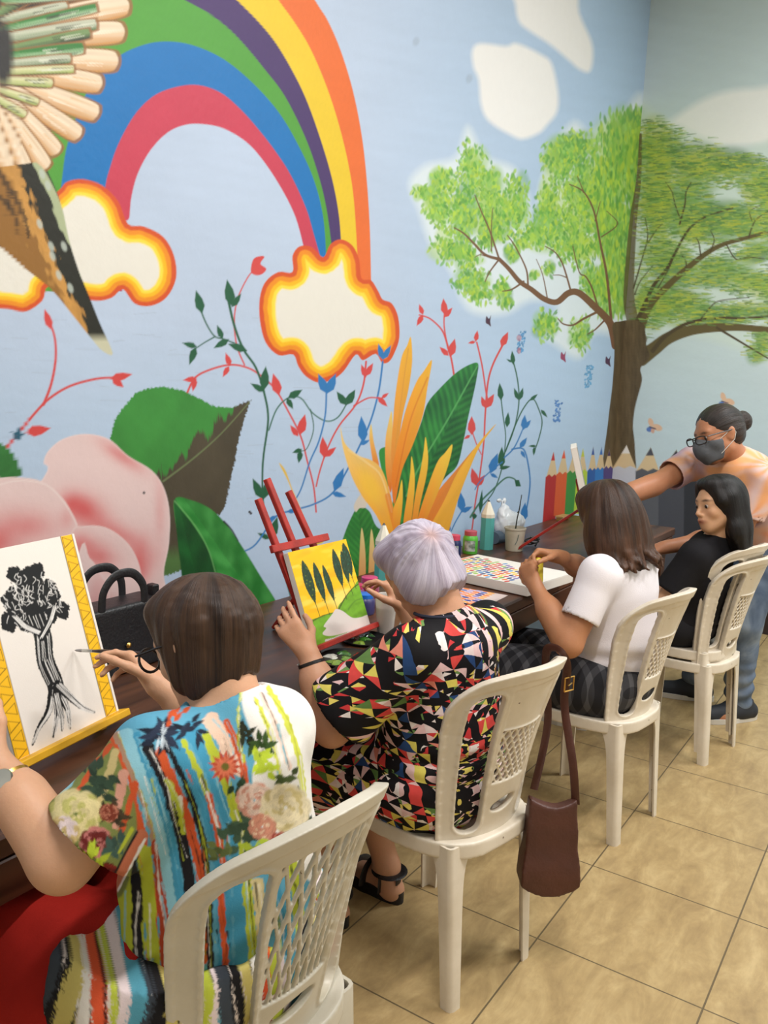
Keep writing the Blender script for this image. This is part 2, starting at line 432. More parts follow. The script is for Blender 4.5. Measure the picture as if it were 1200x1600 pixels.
# all mural shapes are drawn in one drawing frame laid over the two walls (x to the right, y down)
SKY = srgb(188, 205, 230)
def paint_mural(cv, end=False):
    F, Sx, B, Lf = cv.fill, cv.stroke, cv.blob, cv.leaf
    rs = random.Random(5)
    P = cv.P
    n = rnd_noise(P, 11, 3, .012)[:, None]; n2 = rnd_noise(P*np.array([1, 3.], np.float32), 12, 3, .05)[:, None]
    base = srgb(190, 206, 230)*np.ones((len(P), 3)) if not end else srgb(190, 204, 206)*np.ones((len(P), 3))
    if not end:
        t = np.clip((P[:, 0:1]-560)/400, 0, 1); base = base*(1-t)+srgb(176, 203, 232)*t
    low = np.clip((P[:, 1:2]-480)/200, 0, 1)
    base = base*(1-.5*low)+(srgb(180, 206, 232) if not end else srgb(188, 210, 222))*.5*low
    cv.C[:] = base*(1+.035*n+.02*n2)
    if not end:
        # hairline cracks and fine scratches in the plaster
        for _ in range(60):
            x, y = rs.uniform(0, 560), rs.uniform(480, 780); Sx([(x, y), (x+rs.uniform(10, 50), y+rs.uniform(-3, 3))], 1.0, srgb(168, 180, 200), alpha=.5, curved=False)
    # soft white clouds
    cl = srgb(246, 244, 242)
    if not end:
        F([(738, 80), (750, 68), (790, 72), (808, 68), (845, 85), (862, 100), (872, 145), (870, 175), (855, 195), (842, 208), (818, 217), (800, 212), (765, 190), (752, 165), (748, 125), (740, 105)], cl, soft=9)
        F([(808, -20), (806, 10), (812, 35), (830, 50), (860, 70), (890, 95), (905, 108), (920, 112), (926, 95), (924, 65), (905, 20), (895, -30)], cl, soft=9)
    else:
        F([(1030, 205), (1060, 180), (1100, 155), (1140, 142), (1180, 138), (1230, 140), (1260, 210), (1200, 225), (1120, 228), (1060, 225)], srgb(228, 228, 224), soft=14)
    # ---------------- tree: glow, foliage dabs, branches, trunk
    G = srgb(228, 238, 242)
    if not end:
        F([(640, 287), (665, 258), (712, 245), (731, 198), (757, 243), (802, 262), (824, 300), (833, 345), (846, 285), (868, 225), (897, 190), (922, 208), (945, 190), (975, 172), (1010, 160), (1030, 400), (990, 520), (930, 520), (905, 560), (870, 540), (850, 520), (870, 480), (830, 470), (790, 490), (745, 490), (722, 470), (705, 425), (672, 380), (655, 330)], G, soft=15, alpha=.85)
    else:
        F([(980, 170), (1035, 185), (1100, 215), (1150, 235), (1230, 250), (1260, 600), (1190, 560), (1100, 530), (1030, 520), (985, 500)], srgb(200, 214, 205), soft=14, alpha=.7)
    L_ = [(660, 300, 14, 12), (680, 322, 20, 28), (692, 285, 20, 22), (735, 268, 24, 42), (715, 330, 34, 40), (765, 305, 20, 42), (806, 312, 22, 44), (778, 345, 34, 34), (706, 385, 30, 26), (738, 440, 30, 22), (755, 462, 22, 12), (785, 450, 14, 18), (792, 474, 11, 10), (733, 400, 20, 20), (800, 395, 12, 16), (818, 375, 14, 14), (835, 365, 14, 20), (760, 375, 16, 16),
          (885, 262, 34, 52), (855, 320, 18, 34), (900, 235, 28, 26), (872, 360, 40, 34), (915, 320, 36, 52), (955, 270, 40, 78), (985, 225, 34, 48), (962, 380, 40, 58), (900, 395, 28, 22), (952, 455, 34, 40), (985, 430, 26, 64), (855, 508, 19, 24), (907, 522, 17, 26), (835, 430, 8, 8), (858, 420, 10, 12), (925, 440, 20, 22), (998, 190, 24, 20), (1000, 300, 20, 90)]
    R_ = [(1030, 225, 44, 40), (1085, 262, 56, 42), (1060, 330, 56, 46), (1155, 265, 50, 28), (1195, 290, 34, 34), (1110, 350, 50, 34), (1175, 345, 44, 30), (1040, 410, 44, 40), (1120, 425, 54, 26), (1180, 445, 40, 22), (1068, 480, 44, 30), (1120, 492, 50, 20), (1035, 470, 34, 26), (1190, 540, 24, 26), (1020, 300, 30, 90), (1175, 490, 34, 16), (1015, 480, 26, 40), (1180, 395, 34, 16), (1240, 320, 60, 60), (1240, 460, 50, 60)]
    lc = [srgb(142, 190, 78), srgb(165, 205, 82), srgb(112, 176, 72), srgb(182, 212, 70), srgb(150, 200, 100), srgb(96, 160, 72)]
    rc = [srgb(112, 152, 74), srgb(140, 168, 72), srgb(90, 132, 68), srgb(176, 182, 66), srgb(126, 160, 96), srgb(84, 118, 70), srgb(160, 176, 84)]
    for (x, y, a, b) in (R_ if end else L_):
        if end and x < 985: continue
        for k in range(6): B((x+rs.uniform(-.6, .6)*a, y+rs.uniform(-.6, .6)*b), a*rs.uniform(.4, .75), b*rs.uniform(.4, .75), rs.choice(rc if end else lc), soft=.7, alpha=.5)
        for k in range(int(a*b*(.17 if end else .21))):
            r_ = rs.random()**.62*(1.05+.22*math.sin(5*x+3*rs.randint(0, 9))); t = rs.uniform(0, 6.283); px, py = x+a*r_*math.cos(t), y+b*r_*math.sin(t)
            c = rs.choice(rc if end else lc)*rs.uniform(.85, 1.12)
            if end: Sx([(px-rs.uniform(3, 8), py+rs.uniform(-1, 2)), (px+rs.uniform(3, 8), py+rs.uniform(-2, 2))], 2.2, c, .8, curved=False, alpha=.75)
            else: B((px, py), rs.uniform(1.2, 2.6), rs.uniform(2.4, 5.4)*(1.5 if px > 930 else 1), c, rs.uniform(-.7, .7)*(.3 if px > 930 else 1), soft=.9, alpha=.8)
    br = srgb(120, 84, 62); dk = srgb(78, 66, 46); ol = srgb(96, 84, 52)
    if not end:
        Sx([(962, 540), (956, 512), (948, 498), (930, 480), (905, 458), (888, 458), (870, 472), (850, 467), (830, 452), (812, 440), (795, 420), (780, 405)], 13, br, 6)
        Sx([(780, 405), (758, 398), (740, 380), (725, 365), (710, 356)], 5, br, 2)
        Sx([(780, 405), (765, 425), (758, 440)], 3, br, 1.5); Sx([(818, 440), (800, 452), (785, 455)], 3.5, br, 1.5); Sx([(758, 400), (750, 398), (742, 402)], 2, br, 1)
        Sx([(780, 405), (765, 360), (752, 330), (742, 305)], 3, br, 1.5); Sx([(768, 392), (768, 350), (770, 325)], 2, br, 1)
        Sx([(825, 445), (822, 420), (805, 385), (793, 368)], 3, br, 1.5); Sx([(855, 465), (848, 430), (838, 405)], 2, br, 1); Sx([(892, 455), (880, 415), (868, 395), (852, 385)], 3, br, 1.4)
        Sx([(935, 483), (925, 450), (915, 432), (905, 425), (895, 385)], 3, br, 1.4); Sx([(955, 500), (948, 430), (938, 380), (928, 330), (912, 300), (890, 288)], 4.5, br, 1.6); Sx([(912, 300), (902, 275)], 2, br, 1)
        Sx([(930, 345), (938, 315)], 2, br, 1); Sx([(940, 370), (965, 350), (948, 330)], 2, br, 1)
        Sx([(932, 488), (912, 498), (895, 508), (880, 506), (872, 498)], 4, br, 1.6); Sx([(945, 500), (930, 515), (918, 522)], 3, br, 1.3); Sx([(886, 434), (875, 430), (864, 430)], 2, br, 1)
    for sh in ([(1000, 530), (984, 480), (984, 420), (990, 340), (998, 280), (1001, 210)],):
        Sx(sh, 22, ol, 4, alpha=.85)
    for a_, w1, w2, c in [([(1000, 520), (1015, 478), (1045, 445), (1075, 418), (1105, 395), (1130, 382), (1165, 372), (1230, 355)], 12, 5, ol), ([(996, 500), (1010, 470), (1022, 445), (1042, 420), (1055, 395), (1075, 360), (1100, 340), (1145, 325)], 7, 2.2, dk),
                           ([(1002, 560), (1022, 545), (1045, 528), (1080, 516), (1120, 512), (1160, 512), (1230, 518)], 24, 8, ol), ([(1020, 548), (1040, 525), (1075, 505), (1120, 497), (1165, 497), (1230, 492)], 7, 2.5, dk), ([(1120, 512), (1150, 530), (1175, 545), (1200, 560)], 4, 2, dk),
                           ([(990, 450), (1003, 405), (1012, 370), (1008, 340)], 2.5, 1.2, dk), ([(1012, 380), (1025, 360), (1035, 350)], 2, 1, dk), ([(1062, 350), (1070, 320), (1072, 300), (1080, 285)], 3, 1.4, dk), ([(1064, 345), (1055, 320), (1050, 300), (1040, 285)], 2, 1, dk), ([(1095, 400), (1092, 380), (1088, 372)], 2.5, 1.2, dk), ([(1070, 430), (1072, 410), (1066, 400)], 2.5, 1.2, dk), ([(1028, 450), (1045, 420), (1052, 400)], 2, 1, dk),
                           ([(1110, 393), (1116, 375), (1110, 360)], 2.5, 1.2, dk), ([(1135, 382), (1150, 405), (1170, 402), (1200, 405)], 2.2, 1.1, dk), ([(1090, 505), (1110, 480), (1125, 470), (1170, 465)], 2.5, 1.2, dk), ([(992, 460), (1000, 440), (1020, 415)], 2, 1, dk), ([(1170, 370), (1180, 345), (1200, 330)], 2.5, 1.2, dk), ([(1175, 345), (1172, 330), (1190, 320)], 1.6, 1, dk)]:
        if end: Sx(a_, w1, c, w2)
    if end:
        for (x, y, a, b) in R_[1:]:
            for k in range(int(a*b*.035)):
                px, py = x+a*rs.uniform(-.9, .9), y+b*rs.uniform(-.8, .8)
                Sx([(px-rs.uniform(3, 8), py), (px+rs.uniform(3, 8), py+rs.uniform(-2, 2))], 2.2, rs.choice(rc)*rs.uniform(.85, 1.15), .8, curved=False, alpha=.8)
    def bark(Pp, d):
        s = rnd_noise(Pp*np.array([1, .07], np.float32), 21, 3, .35)[:, None]; s2 = rnd_noise(Pp*np.array([1, .2], np.float32), 22, 3, .9)[:, None]
        return srgb(92, 78, 56)*(1+.32*s+.14*s2)
    F([(957, 508), (960, 545), (957, 600), (950, 660), (942, 760), (990, 760), (992, 700), (989, 665), (993, 633), (1003, 595), (1001, 575), (1015, 558), (1010, 540), (1006, 508), (990, 500), (970, 502)], bark)
    # ---------------- painted colour pencils along the bottom of both walls
    def pencil(x0, x1, top, tip, lead, col, bot, xb0=None, xb1=None, tl=.35):
        xb0 = x0 if xb0 is None else xb0; xb1 = x1 if xb1 is None else xb1; xm = tip[0]; wd = srgb(214, 190, 150); n = 4
        sc = [(x0+(x1-x0)*k/n, top-((4 if k % 2 else 0))) for k in range(n+1)]
        F([(x0, top), (xm, tip[1]), (x1, top)], wd, False)
        t = tl; F([(xm+(x0-xm)*t, tip[1]+(top-tip[1])*t), (xm, tip[1]), (xm+(x1-xm)*t, tip[1]+(top-tip[1])*t)], lead, False)
        F([(x0-1, top)]+sc+[(x1+1, top), (xb1+1, bot), (xb0-1, bot)], col, False)
    if not end:
        pencil(853.6, 871, 745, (865, 706), srgb(190, 50, 55), srgb(178, 48, 48), 840, 847, 865)
        pencil(870.5, 887.5, 741, (881.6, 703), srgb(225, 85, 55), srgb(214, 95, 50), 806, 866, 884)
        pencil(887, 903, 739, (898, 703), srgb(60, 150, 70), srgb(64, 142, 64), 804, 883, 898)
        pencil(902.5, 917, 737, (911, 701), srgb(190, 200, 60), srgb(178, 204, 62), 803, 897, 913)
        pencil(919, 932, 735, (927, 698), srgb(36, 82, 160), srgb(38, 92, 165), 840, 914, 930); pencil(931, 944.5, 734, (940, 698), srgb(40, 110, 190), srgb(38, 120, 196), 840, 928, 943)
    pencil(944, 957.5, 732, (952, 702), srgb(60, 40, 90), srgb(72, 55, 120), 850, 941, 953)
    if end:
        pencil(957, 994, 732, (979, 696), srgb(226, 222, 218), srgb(196, 198, 206), 1000)
        pencil(994, 1030, 736, (1017, 699), srgb(76, 78, 88), srgb(92, 94, 100), 1010, 994, 1029)
        pencil(1030, 1070, 739, (1057, 703), srgb(58, 60, 68), srgb(74, 76, 84), 1010, 1029, 1068)
        pencil(1070, 1108, 742, (1092, 706), srgb(44, 44, 50), srgb(50, 52, 58), 1015, 1068, 1106); pencil(1108, 1150, 744, (1132, 708), srgb(44, 44, 50), srgb(44, 46, 52), 1015, 1106, 1148)
        pencil(1150, 1210, 748, (1184, 712), srgb(40, 36, 40), srgb(50, 40, 40), 1015, 1148, 1208)
        for x, y in [(1133, 625), (1020, 665)]:
            c = srgb(214, 178, 150)
            B((x-3, y-5), 4, 7, c, -.3, .3); B((x+7, y+3), 8, 5, c, .35, .3); B((x-5, y+6), 5, 4, srgb(90, 120, 180), 0, .4); B((x, y+8), 3, 4, srgb(200, 160, 140), 0, .4); Sx([(x-5, y+2), (x+4, y+5)], 2, srgb(80, 70, 90), curved=False)
        return
    # ---------------- rainbow
    wall0 = cv.C.copy()
    void = [(196, 345), (202, 340), (205, 310), (215, 272), (235, 235), (262, 207), (290, 195), (318, 194), (350, 201), (385, 222), (412, 252), (440, 295), (462, 340), (476, 392)]
    crim = [(160, 345), (165, 290), (172, 262), (185, 225), (210, 180), (240, 150), (275, 136), (310, 133), (345, 145), (375, 170), (402, 200), (430, 236), (455, 275), (478, 325), (490, 365), (500, 400)]
    blue = [(90, 345), (97, 280), (107, 220), (138, 140), (180, 92), (225, 70), (265, 65), (305, 72), (350, 93), (395, 130), (435, 175), (465, 225), (490, 280), (505, 340), (510, 410)]
    gren = [(62, 345), (70, 270), (80, 200), (105, 100), (150, 10), (210, -25), (270, -8), (315, 14), (352, 40), (382, 70), (415, 110), (445, 150), (475, 210), (495, 265), (510, 325), (520, 400)]
    purp = [(30, 345), (38, 270), (50, 150), (90, 30), (170, -80), (260, -90), (330, -40), (370, 0), (400, 30), (427, 62), (452, 102), (477, 152), (500, 215), (519, 280), (530, 340), (534, 400)]
    yell = [(-5, 345), (0, 250), (20, 100), (70, -60), (170, -160), (280, -160), (370, -90), (435, 0), (461, 36), (486, 78), (511, 137), (531, 200), (546, 265), (554, 325), (560, 430)]
    oran = [(-50, 345), (-45, 250), (-20, 60), (40, -120), (160, -230), (300, -230), (420, -120), (492, 0), (512, 32), (532, 78), (551, 140), (565, 210), (573, 280), (578, 360), (580, 450)]
    def arch(pts): return np.concatenate([spline(pts, False, 5), [[pts[-1][0]-15, 455], [pts[0][0], 455]]])
    def flat(c, s=.03):
        return lambda Pp, d: c*(1+s*rnd_noise(Pp, 31, 3, .05)[:, None]+s*.5*rnd_noise(Pp, 32, 2, .4)[:, None])
    for pts, c in [(oran, srgb(233, 112, 48)), (yell, srgb(236, 200, 44)), (purp, srgb(74, 50, 106)), (gren, srgb(82, 158, 56)), (blue, srgb(16, 116, 188)), (crim, srgb(202, 62, 86))]:
        F(arch(pts), flat(c), False)
    vp_ = np.concatenate([spline(void, False, 5), [[484, 470], [190, 470]]]); i, d = cv.poly_sd(vp_, 3); al = np.clip(.5-d/cv.aa[i], 0, 1)[:, None]; cv.C[i] = cv.C[i]*(1-al)+wall0[i]*al
    # cloud bases cover the ends of the rainbow; below them the wall is sky again
    F([(-200, 300), (205, 372), (330, 400), (470, 440), (640, 440), (640, 560), (-200, 560)], lambda Pp, d: srgb(193, 206, 224)*(1+.02*rnd_noise(Pp, 33, 3, .02)[:, None]), False) if False else None
    def rim_cloud(pts, s=1.0):
        def col(Pp, d):
            e = -d+.9*rnd_noise(Pp, 41, 2, .12); c = np.empty((len(d), 3), np.float32); c[:] = srgb(216, 84, 34)
            for thr, cc, sf in [(7*s, srgb(240, 146, 26), 2.5), (14*s, srgb(250, 190, 20), 3), (20*s, srgb(255, 224, 70), 3), (26*s, srgb(236, 232, 222), 3.5)]:
                t = np.clip((e-thr)/sf+.5, 0, 1)[:, None]; c = c*(1-t)+cc*t
            return c
        F(pts, col, sub=4)
    rim_cloud([(92, 297), (105, 284), (130, 280), (160, 290), (185, 315), (200, 350), (225, 354), (255, 370), (272, 400), (275, 435), (260, 465), (235, 478), (210, 474), (192, 452), (175, 465), (150, 470), (110, 462), (75, 448), (66, 470), (40, 487), (15, 483), (-15, 478), (-50, 450), (-60, 400), (-45, 350), (0, 330), (60, 320)])
    rim_cloud([(457, 425), (457, 400), (468, 385), (487, 386), (505, 402), (516, 382), (532, 374), (550, 383), (561, 405), (565, 435), (580, 438), (591, 455), (598, 468), (612, 474), (622, 495), (624, 527), (617, 550), (608, 565), (597, 567), (587, 553), (567, 563), (556, 554), (537, 580), (520, 593), (498, 598), (478, 588), (466, 572), (458, 554), (435, 555), (415, 535), (406, 500), (406, 465), (415, 440), (435, 425)])
    # ---------------- the humming bird painted at the top left
    def feather(a, b, w, c, c2):
        a, b = np.array(a, float), np.array(b, float); u = (b-a)/np.linalg.norm(b-a); v = np.array([-u[1], u[0]]); Lh = np.linalg.norm(b-a)
        pts = [a+v*w*.3, a+u*Lh*.5+v*w*.5, b-u*w*.45+v*w*.5, b+v*w*.2, b-v*w*.25, b-u*w*.45-v*w*.5, a+u*Lh*.5-v*w*.5, a-v*w*.3]
        def col(Pp, d):
            q = Pp-a; s = (q@u)/Lh; t = (q@v)/w; st = rnd_noise(np.stack([s*2, t*6], 1), 51, 3, 1.6)[:, None]
            k = np.clip((t+.1)*1.6+.3*st[:, 0], 0, 1)[:, None]
            return (c*(1-k)+c2*k)*(1+.12*st)
        F([a+(p-a)*1.03+np.sign((p-a)@v)*v*2.2 for p in pts], srgb(150, 104, 60), alpha=.9); F(pts, col)
        for q in range(5):
            o = rs.uniform(-.3, .3)*w; r0 = rs.uniform(.45, .8); Sx([a+u*Lh*r0+v*o, a+u*Lh*min(.98, r0+rs.uniform(.12, .3))+v*o*1.1], rs.uniform(1.5, 3.5), rs.choice([srgb(248, 236, 216), srgb(226, 180, 124), srgb(246, 226, 200)]) if w > 20 else rs.choice([srgb(230, 232, 214), srgb(60, 66, 50)]), .8, alpha=.7, curved=False)
    pe, pw = srgb(240, 218, 190), srgb(200, 146, 84)
    def dark(Pp, d): return srgb(48, 42, 34)*(1+.5*rnd_noise(Pp, 52, 3, .15)[:, None])
    F([(-60, -60), (130, -60), (150, 0), (120, 60), (80, 130), (60, 200), (70, 255), (95, 330), (60, 400), (0, 385), (-60, 350)], dark)
    for tip, w, a in [((200, 8), 34, (20, 40)), ((193, 50), 34, (20, 60)), ((183, 96), 34, (10, 90)), ((158, 132), 30, (0, 105)), ((152, 178), 30, (0, 120)), ((124, 212), 28, (0, 130)), ((90, 238), 26, (-5, 140)), ((72, 262), 26, (-10, 150)), ((42, 270), 26, (-20, 150)), ((12, 268), 26, (-30, 150))]:
        feather(a, tip, w, pe, pw)
    for a, b, w, c in [((5, 30), (105, 10), 16, 0), ((5, 45), (150, 12), 14, 1), ((5, 60), (150, 38), 18, 0), ((10, 78), (140, 52), 16, 2), ((0, 90), (130, 75), 18, 1), ((10, 100), (110, 92), 14, 0), ((0, 112), (115, 108), 12, 3), ((0, 125), (82, 130), 14, 3), ((0, 20), (70, -20), 18, 2), ((0, 140), (60, 160), 12, 3), ((10, 0), (150, -12), 16, 1), ((-10, 150), (40, 180), 12, 3)]:
        c1, c2 = [(srgb(196, 200, 178), srgb(74, 110, 60)), (srgb(60, 130, 62), srgb(180, 205, 170)), (srgb(120, 150, 96), srgb(44, 50, 40)), (srgb(216, 214, 168), srgb(150, 170, 84))][c]
        feather(a, b, w, c1, c2)
        Sx([(a[0], a[1]+w*.55), (b[0]-10, b[1]+w*.5)], 2.6, srgb(40, 40, 34), 1.2, curved=False, alpha=.8)
    B((5, 85), 16, 50, srgb(46, 44, 44), 0, .6)
    # tail
    def tail(Pp, d):
        k = (Pp[:, 0]-(30+(Pp[:, 1]-270)*.43))/32.0
        st = rnd_noise(Pp@np.array([[.88, .47], [-.47, .88]], np.float32)*np.array([1, .35], np.float32), 53, 3, .18)
        c = np.empty((len(d), 3), np.float32); c[:] = srgb(205, 150, 74)*(1+.18*st[:, None])
        t = np.clip((k+.3*st+.08)/.15, 0, 1)[:, None]; c = c*(1-t)+srgb(34, 34, 24)*t
        t = np.clip((k+.15*st-.86)/.12, 0, 1)[:, None]; c = c*(1-t)+srgb(176, 186, 148)*t
        t = np.clip((-k-.45+.5*st)/.3, 0, 1)[:, None]; c = c*(1-t)+srgb(150, 104, 44)*t
        t = np.clip((Pp[:, 1]-520)/14, 0, 1)[:, None]; return c*(1-t)+srgb(206, 204, 176)*t
    F([(-60, 280), (40, 256), (62, 258), (80, 285), (97, 325), (108, 375), (122, 420), (140, 465), (156, 505), (176, 552), (160, 548), (142, 528), (118, 498), (80, 452), (40, 420), (15, 398), (-10, 380), (-60, 370)], tail)
    for x, y in [(66, 272), (75, 290), (62, 350), (82, 400), (100, 385), (92, 430), (80, 385), (110, 450)]: B((x, y), 4, 8, srgb(190, 200, 190), -.35, .8, .8)
    for p in [[(-10, 300), (20, 330), (30, 370)], [(0, 270), (15, 300), (10, 340)], [(20, 300), (38, 340), (45, 370)]]: Sx(p, 9, srgb(48, 36, 22), 3, alpha=.75, jag=2)
    # ---------------- curling twigs
    RED, GRN, BLU = srgb(214, 74, 72), srgb(34, 92, 62), srgb(48, 122, 188)
    def pair(x, y, ang, L, col, sp=28, w=None):
        w = w or L*.42
        for s_ in (-1, 1): Lf((x, y), ang+s_*sp, L, w, col)
    Sx([(0, 712), (28, 678), (55, 645), (78, 622), (110, 603), (150, 592), (178, 590)], 4.5, RED, 3.4); Sx([(68, 632), (80, 600), (87, 560), (85, 525), (74, 495)], 4.5, RED, 3)
    Lf((80, 515), -108, 34, 12, RED); Lf((172, 592), -12, 36, 13, RED); Lf((175, 590), 40, 24, 12, RED); Lf((40, 676), -10, 40, 17, RED)
    st = []
    for k in range(10):
        r_ = 12 if k % 2 == 0 else 5; a = math.radians(-90+36*k+8); st.append((28+r_*math.cos(a), 680+r_*math.sin(a)))
    F(st, srgb(38, 92, 116), False)
    Sx([(292, 615), (305, 590), (330, 577), (360, 570), (385, 574), (405, 585), (430, 608), (450, 642), (470, 682), (480, 720), (490, 760), (494, 800)], 3.2, RED, 2.4)
    for x, y, a, L in [(308, 592, 175, 22), (305, 590, 100, 22), (360, 572, -110, 22), (358, 572, 120, 20), (436, 618, -105, 36), (468, 680, -75, 34), (466, 682, -125, 22), (398, 405, 0, 0)]:
        if L: Lf((x, y), a, L, L*.42, RED)
    Sx([(382, 570), (370, 540), (366, 500), (372, 465), (388, 432), (400, 420)], 2.4, RED, 1.8); F([(392, 424), (396, 405), (408, 400), (413, 402), (407, 412), (416, 420), (410, 428), (400, 430)], RED)
    Sx([(354, 455), (365, 505), (380, 545), (400, 575), (413, 615), (419, 655), (412, 710), (410, 745), (412, 790), (425, 845), (440, 885), (455, 935)], 4, GRN, 2.2)
    Sx([(312, 480), (322, 505), (335, 525), (350, 530), (370, 538), (385, 548)], 2.4, GRN, 2); Sx([(336, 526), (320, 535), (305, 545)], 2.2, GRN, 1.6)
    for x, y, a, L in [(316, 490, -105, 38), (362, 478, -100, 42), (362, 480, -55, 26), (308, 542, -165, 24), (306, 542, 110, 30), (348, 530, -112, 24), (358, 530, 150, 28), (386, 548, -160, 32), (412, 610, -85, 38), (414, 612, -150, 26), (410, 780, -115, 36), (412, 780, -75, 34), (424, 842, -75, 36), (422, 842, -155, 22)]:
        Lf((x, y), a, L, L*.38, GRN)
    Sx([(420, 672), (432, 640), (450, 622), (470, 622), (488, 645), (510, 658), (528, 652), (541, 632)], 2.2, srgb(60, 110, 90), 2); Sx([(485, 640), (490, 670), (480, 700), (470, 705)], 1.6, GRN, 1.2)
    for x, y, a, L in [(450, 622, -30, 26), (448, 622, 60, 20), (541, 633, -125, 26), (541, 633, -60, 28), (472, 702, 160, 16), (470, 704, 100, 20)]: Lf((x, y), a, L, L*.45, GRN)
    Sx([(510, 612), (508, 650), (498, 690), (484, 722), (470, 765), (455, 790)], 2.6, BLU, 2); pair(511, 615, -90, 34, BLU, 24)
    Sx([(598, 565), (592, 610), (580, 655), (565, 690), (545, 730), (520, 770), (490, 788), (455, 798), (430, 808), (400, 850), (380, 862)], 2.8, BLU, 2.4)
    for x, y, a, L in [(568, 692, -95, 42), (562, 695, -25, 18), (522, 768, -68, 40), (518, 770, 15, 24), (432, 806, 150, 18), (448, 800, -10, 20), (598, 562, -105, 26), (598, 562, -60, 26)]: Lf((x, y), a, L, L*.36, BLU)
    Sx([(572, 565), (568, 600), (556, 632), (530, 665), (512, 700), (500, 735), (494, 760)], 3, RED, 2.2); Sx([(553, 634), (575, 622), (592, 622)], 2.6, RED, 2)
    for x, y, a, L in [(571, 588, -60, 24), (572, 590, -110, 22), (596, 622, -35, 14), (590, 620, 45, 22), (507, 716, -95, 34), (507, 714, -40, 24)]: Lf((x, y), a, L, L*.4, RED)
    # right-hand twigs
    Sx([(710, 590), (705, 560), (698, 535), (690, 515), (672, 498), (655, 492)], 3, RED, 2.2); Sx([(700, 545), (694, 510), (695, 480)], 2.6, RED, 1.8)
    for x, y, a, L in [(661, 492, -110, 18), (661, 492, 120, 20), (695, 492, -95, 26), (694, 496, -50, 20), (701, 556, -135, 20), (703, 558, -75, 30)]: Lf((x, y), a, L, L*.42, RED)
    Sx([(745, 535), (753, 570), (759, 610), (762, 625)], 2.4, RED, 2.4); Sx([(785, 540), (770, 570), (762, 600), (758, 650), (756, 690), (750, 740), (742, 790), (737, 830), (730, 860)], 3, RED, 2)
    for x, y, a, L in [(743, 534, -80, 18), (743, 534, 170, 12), (783, 542, -65, 26), (784, 538, -20, 0), (759, 638, -110, 20), (759, 638, -60, 26), (745, 760, -105, 30), (745, 760, -55, 22), (737, 680, -90, 30), (735, 680, 150, 12)]:
        if L: Lf((x, y), a, L, L*.42, RED)
    Sx([(738, 675), (745, 695), (752, 710)], 2, RED, 1.4)
    Sx([(802, 565), (808, 590), (811, 620), (808, 650), (800, 680), (788, 710), (782, 740), (770, 770), (752, 792)], 2, GRN, 1.6); Sx([(782, 615), (786, 650), (790, 680), (788, 710)], 1.8, GRN, 1.4)
    Sx([(790, 705), (805, 665), (818, 638), (832, 623), (842, 640), (847, 660), (842, 685), (835, 705)], 2, GRN, 1.6)
    for x, y, a, L in [(802, 570, -95, 22), (800, 566, -150, 10), (810, 625, -110, 20), (812, 625, -75, 20), (783, 626, -95, 28), (792, 668, -85, 24), (828, 626, -40, 16), (845, 640, 50, 16), (838, 697, 180, 12), (835, 698, 95, 14), (783, 732, -88, 34), (780, 732, -10, 18)]: Lf((x, y), a, L, L*.34, GRN)
    Sx([(788, 715), (803, 700), (815, 675), (820, 660)], 2.2, BLU, 1.6); Sx([(800, 702), (818, 702), (826, 730), (828, 760), (822, 800), (818, 815)], 2.4, BLU, 2); Sx([(785, 722), (768, 735), (750, 752), (742, 765)], 2, BLU, 1.4)
    for x, y, a, L in [(818, 672, -85, 24), (818, 670, -50, 18), (812, 700, -55, 20), (814, 704, 60, 14), (818, 815, -85, 30), (766, 740, -70, 34), (766, 740, 30, 14), (722, 800, -95, 32), (720, 800, -25, 20), (701, 832, -88, 16)]: Lf((x, y), a, L, L*.4, BLU)
    Sx([(722, 798), (712, 815), (705, 830)], 2, BLU, 1.6)
    Sx([(735, 808), (750, 785), (770, 765), (790, 747), (803, 748), (808, 755)], 3, srgb(70, 120, 96), 2); F([(804, 750), (811, 750), (814, 760), (806, 760)], GRN, False); Lf((750, 803), -85, 38, 6, GRN); Lf((742, 802), 100, 10, 8, GRN)
    # small butterflies
    for x, y, c in [(814, 535, srgb(90, 150, 200)), (919, 588, srgb(100, 160, 205)), (871, 642, srgb(80, 130, 195))]:
        for k in range(46):
            t = rs.random(); B((x+rs.uniform(-5, 6)+(t-.5)*-4, y+(t-.5)*34), rs.uniform(.8, 1.8), rs.uniform(1, 2.6), c*rs.uniform(.8, 1.2), rs.uniform(-1, 1), .3)
    B((811, 528), 4, 5, srgb(190, 120, 130), 0, .4, .6); B((811, 548), 3, 5, srgb(200, 110, 110), 0, .4, .6)
    for x, y, c in [(763, 502, srgb(80, 50, 70)), (880, 558, srgb(150, 60, 96)), (950, 565, srgb(84, 56, 84))]:
        F([(x-3, y-8), (x+1, y-4), (x+4, y-9), (x+3, y), (x+4, y+8), (x, y+5), (x-4, y+2)], c)
    # small soft grey marks at the hooks
    for x, y in [(650, 57), (733, 115)]: B((x, y+8), 5, 7, srgb(150, 160, 176), .3, 1.0, .35)
    # ---------------- bird-of-paradise flower
    def grad(c1, c2, a, b, nz=.08, seed=61):
        a = np.array(a, np.float32); b = np.array(b, np.float32); u = b-a; LL = float(u@u)
        def f(Pp, d):
            t = np.clip(((Pp-a)@u)/LL, 0, 1); w = (Pp-a)@np.array([-u[1], u[0]], np.float32)/math.sqrt(LL)
            s = rnd_noise(np.stack([t*3, w*.25], 1), seed, 3, 1.0)
            t = np.clip(t+.12*s, 0, 1)[:, None]; return (np.asarray(c1)*(1-t)+np.asarray(c2)*t)*(1+nz*s[:, None])
        return f
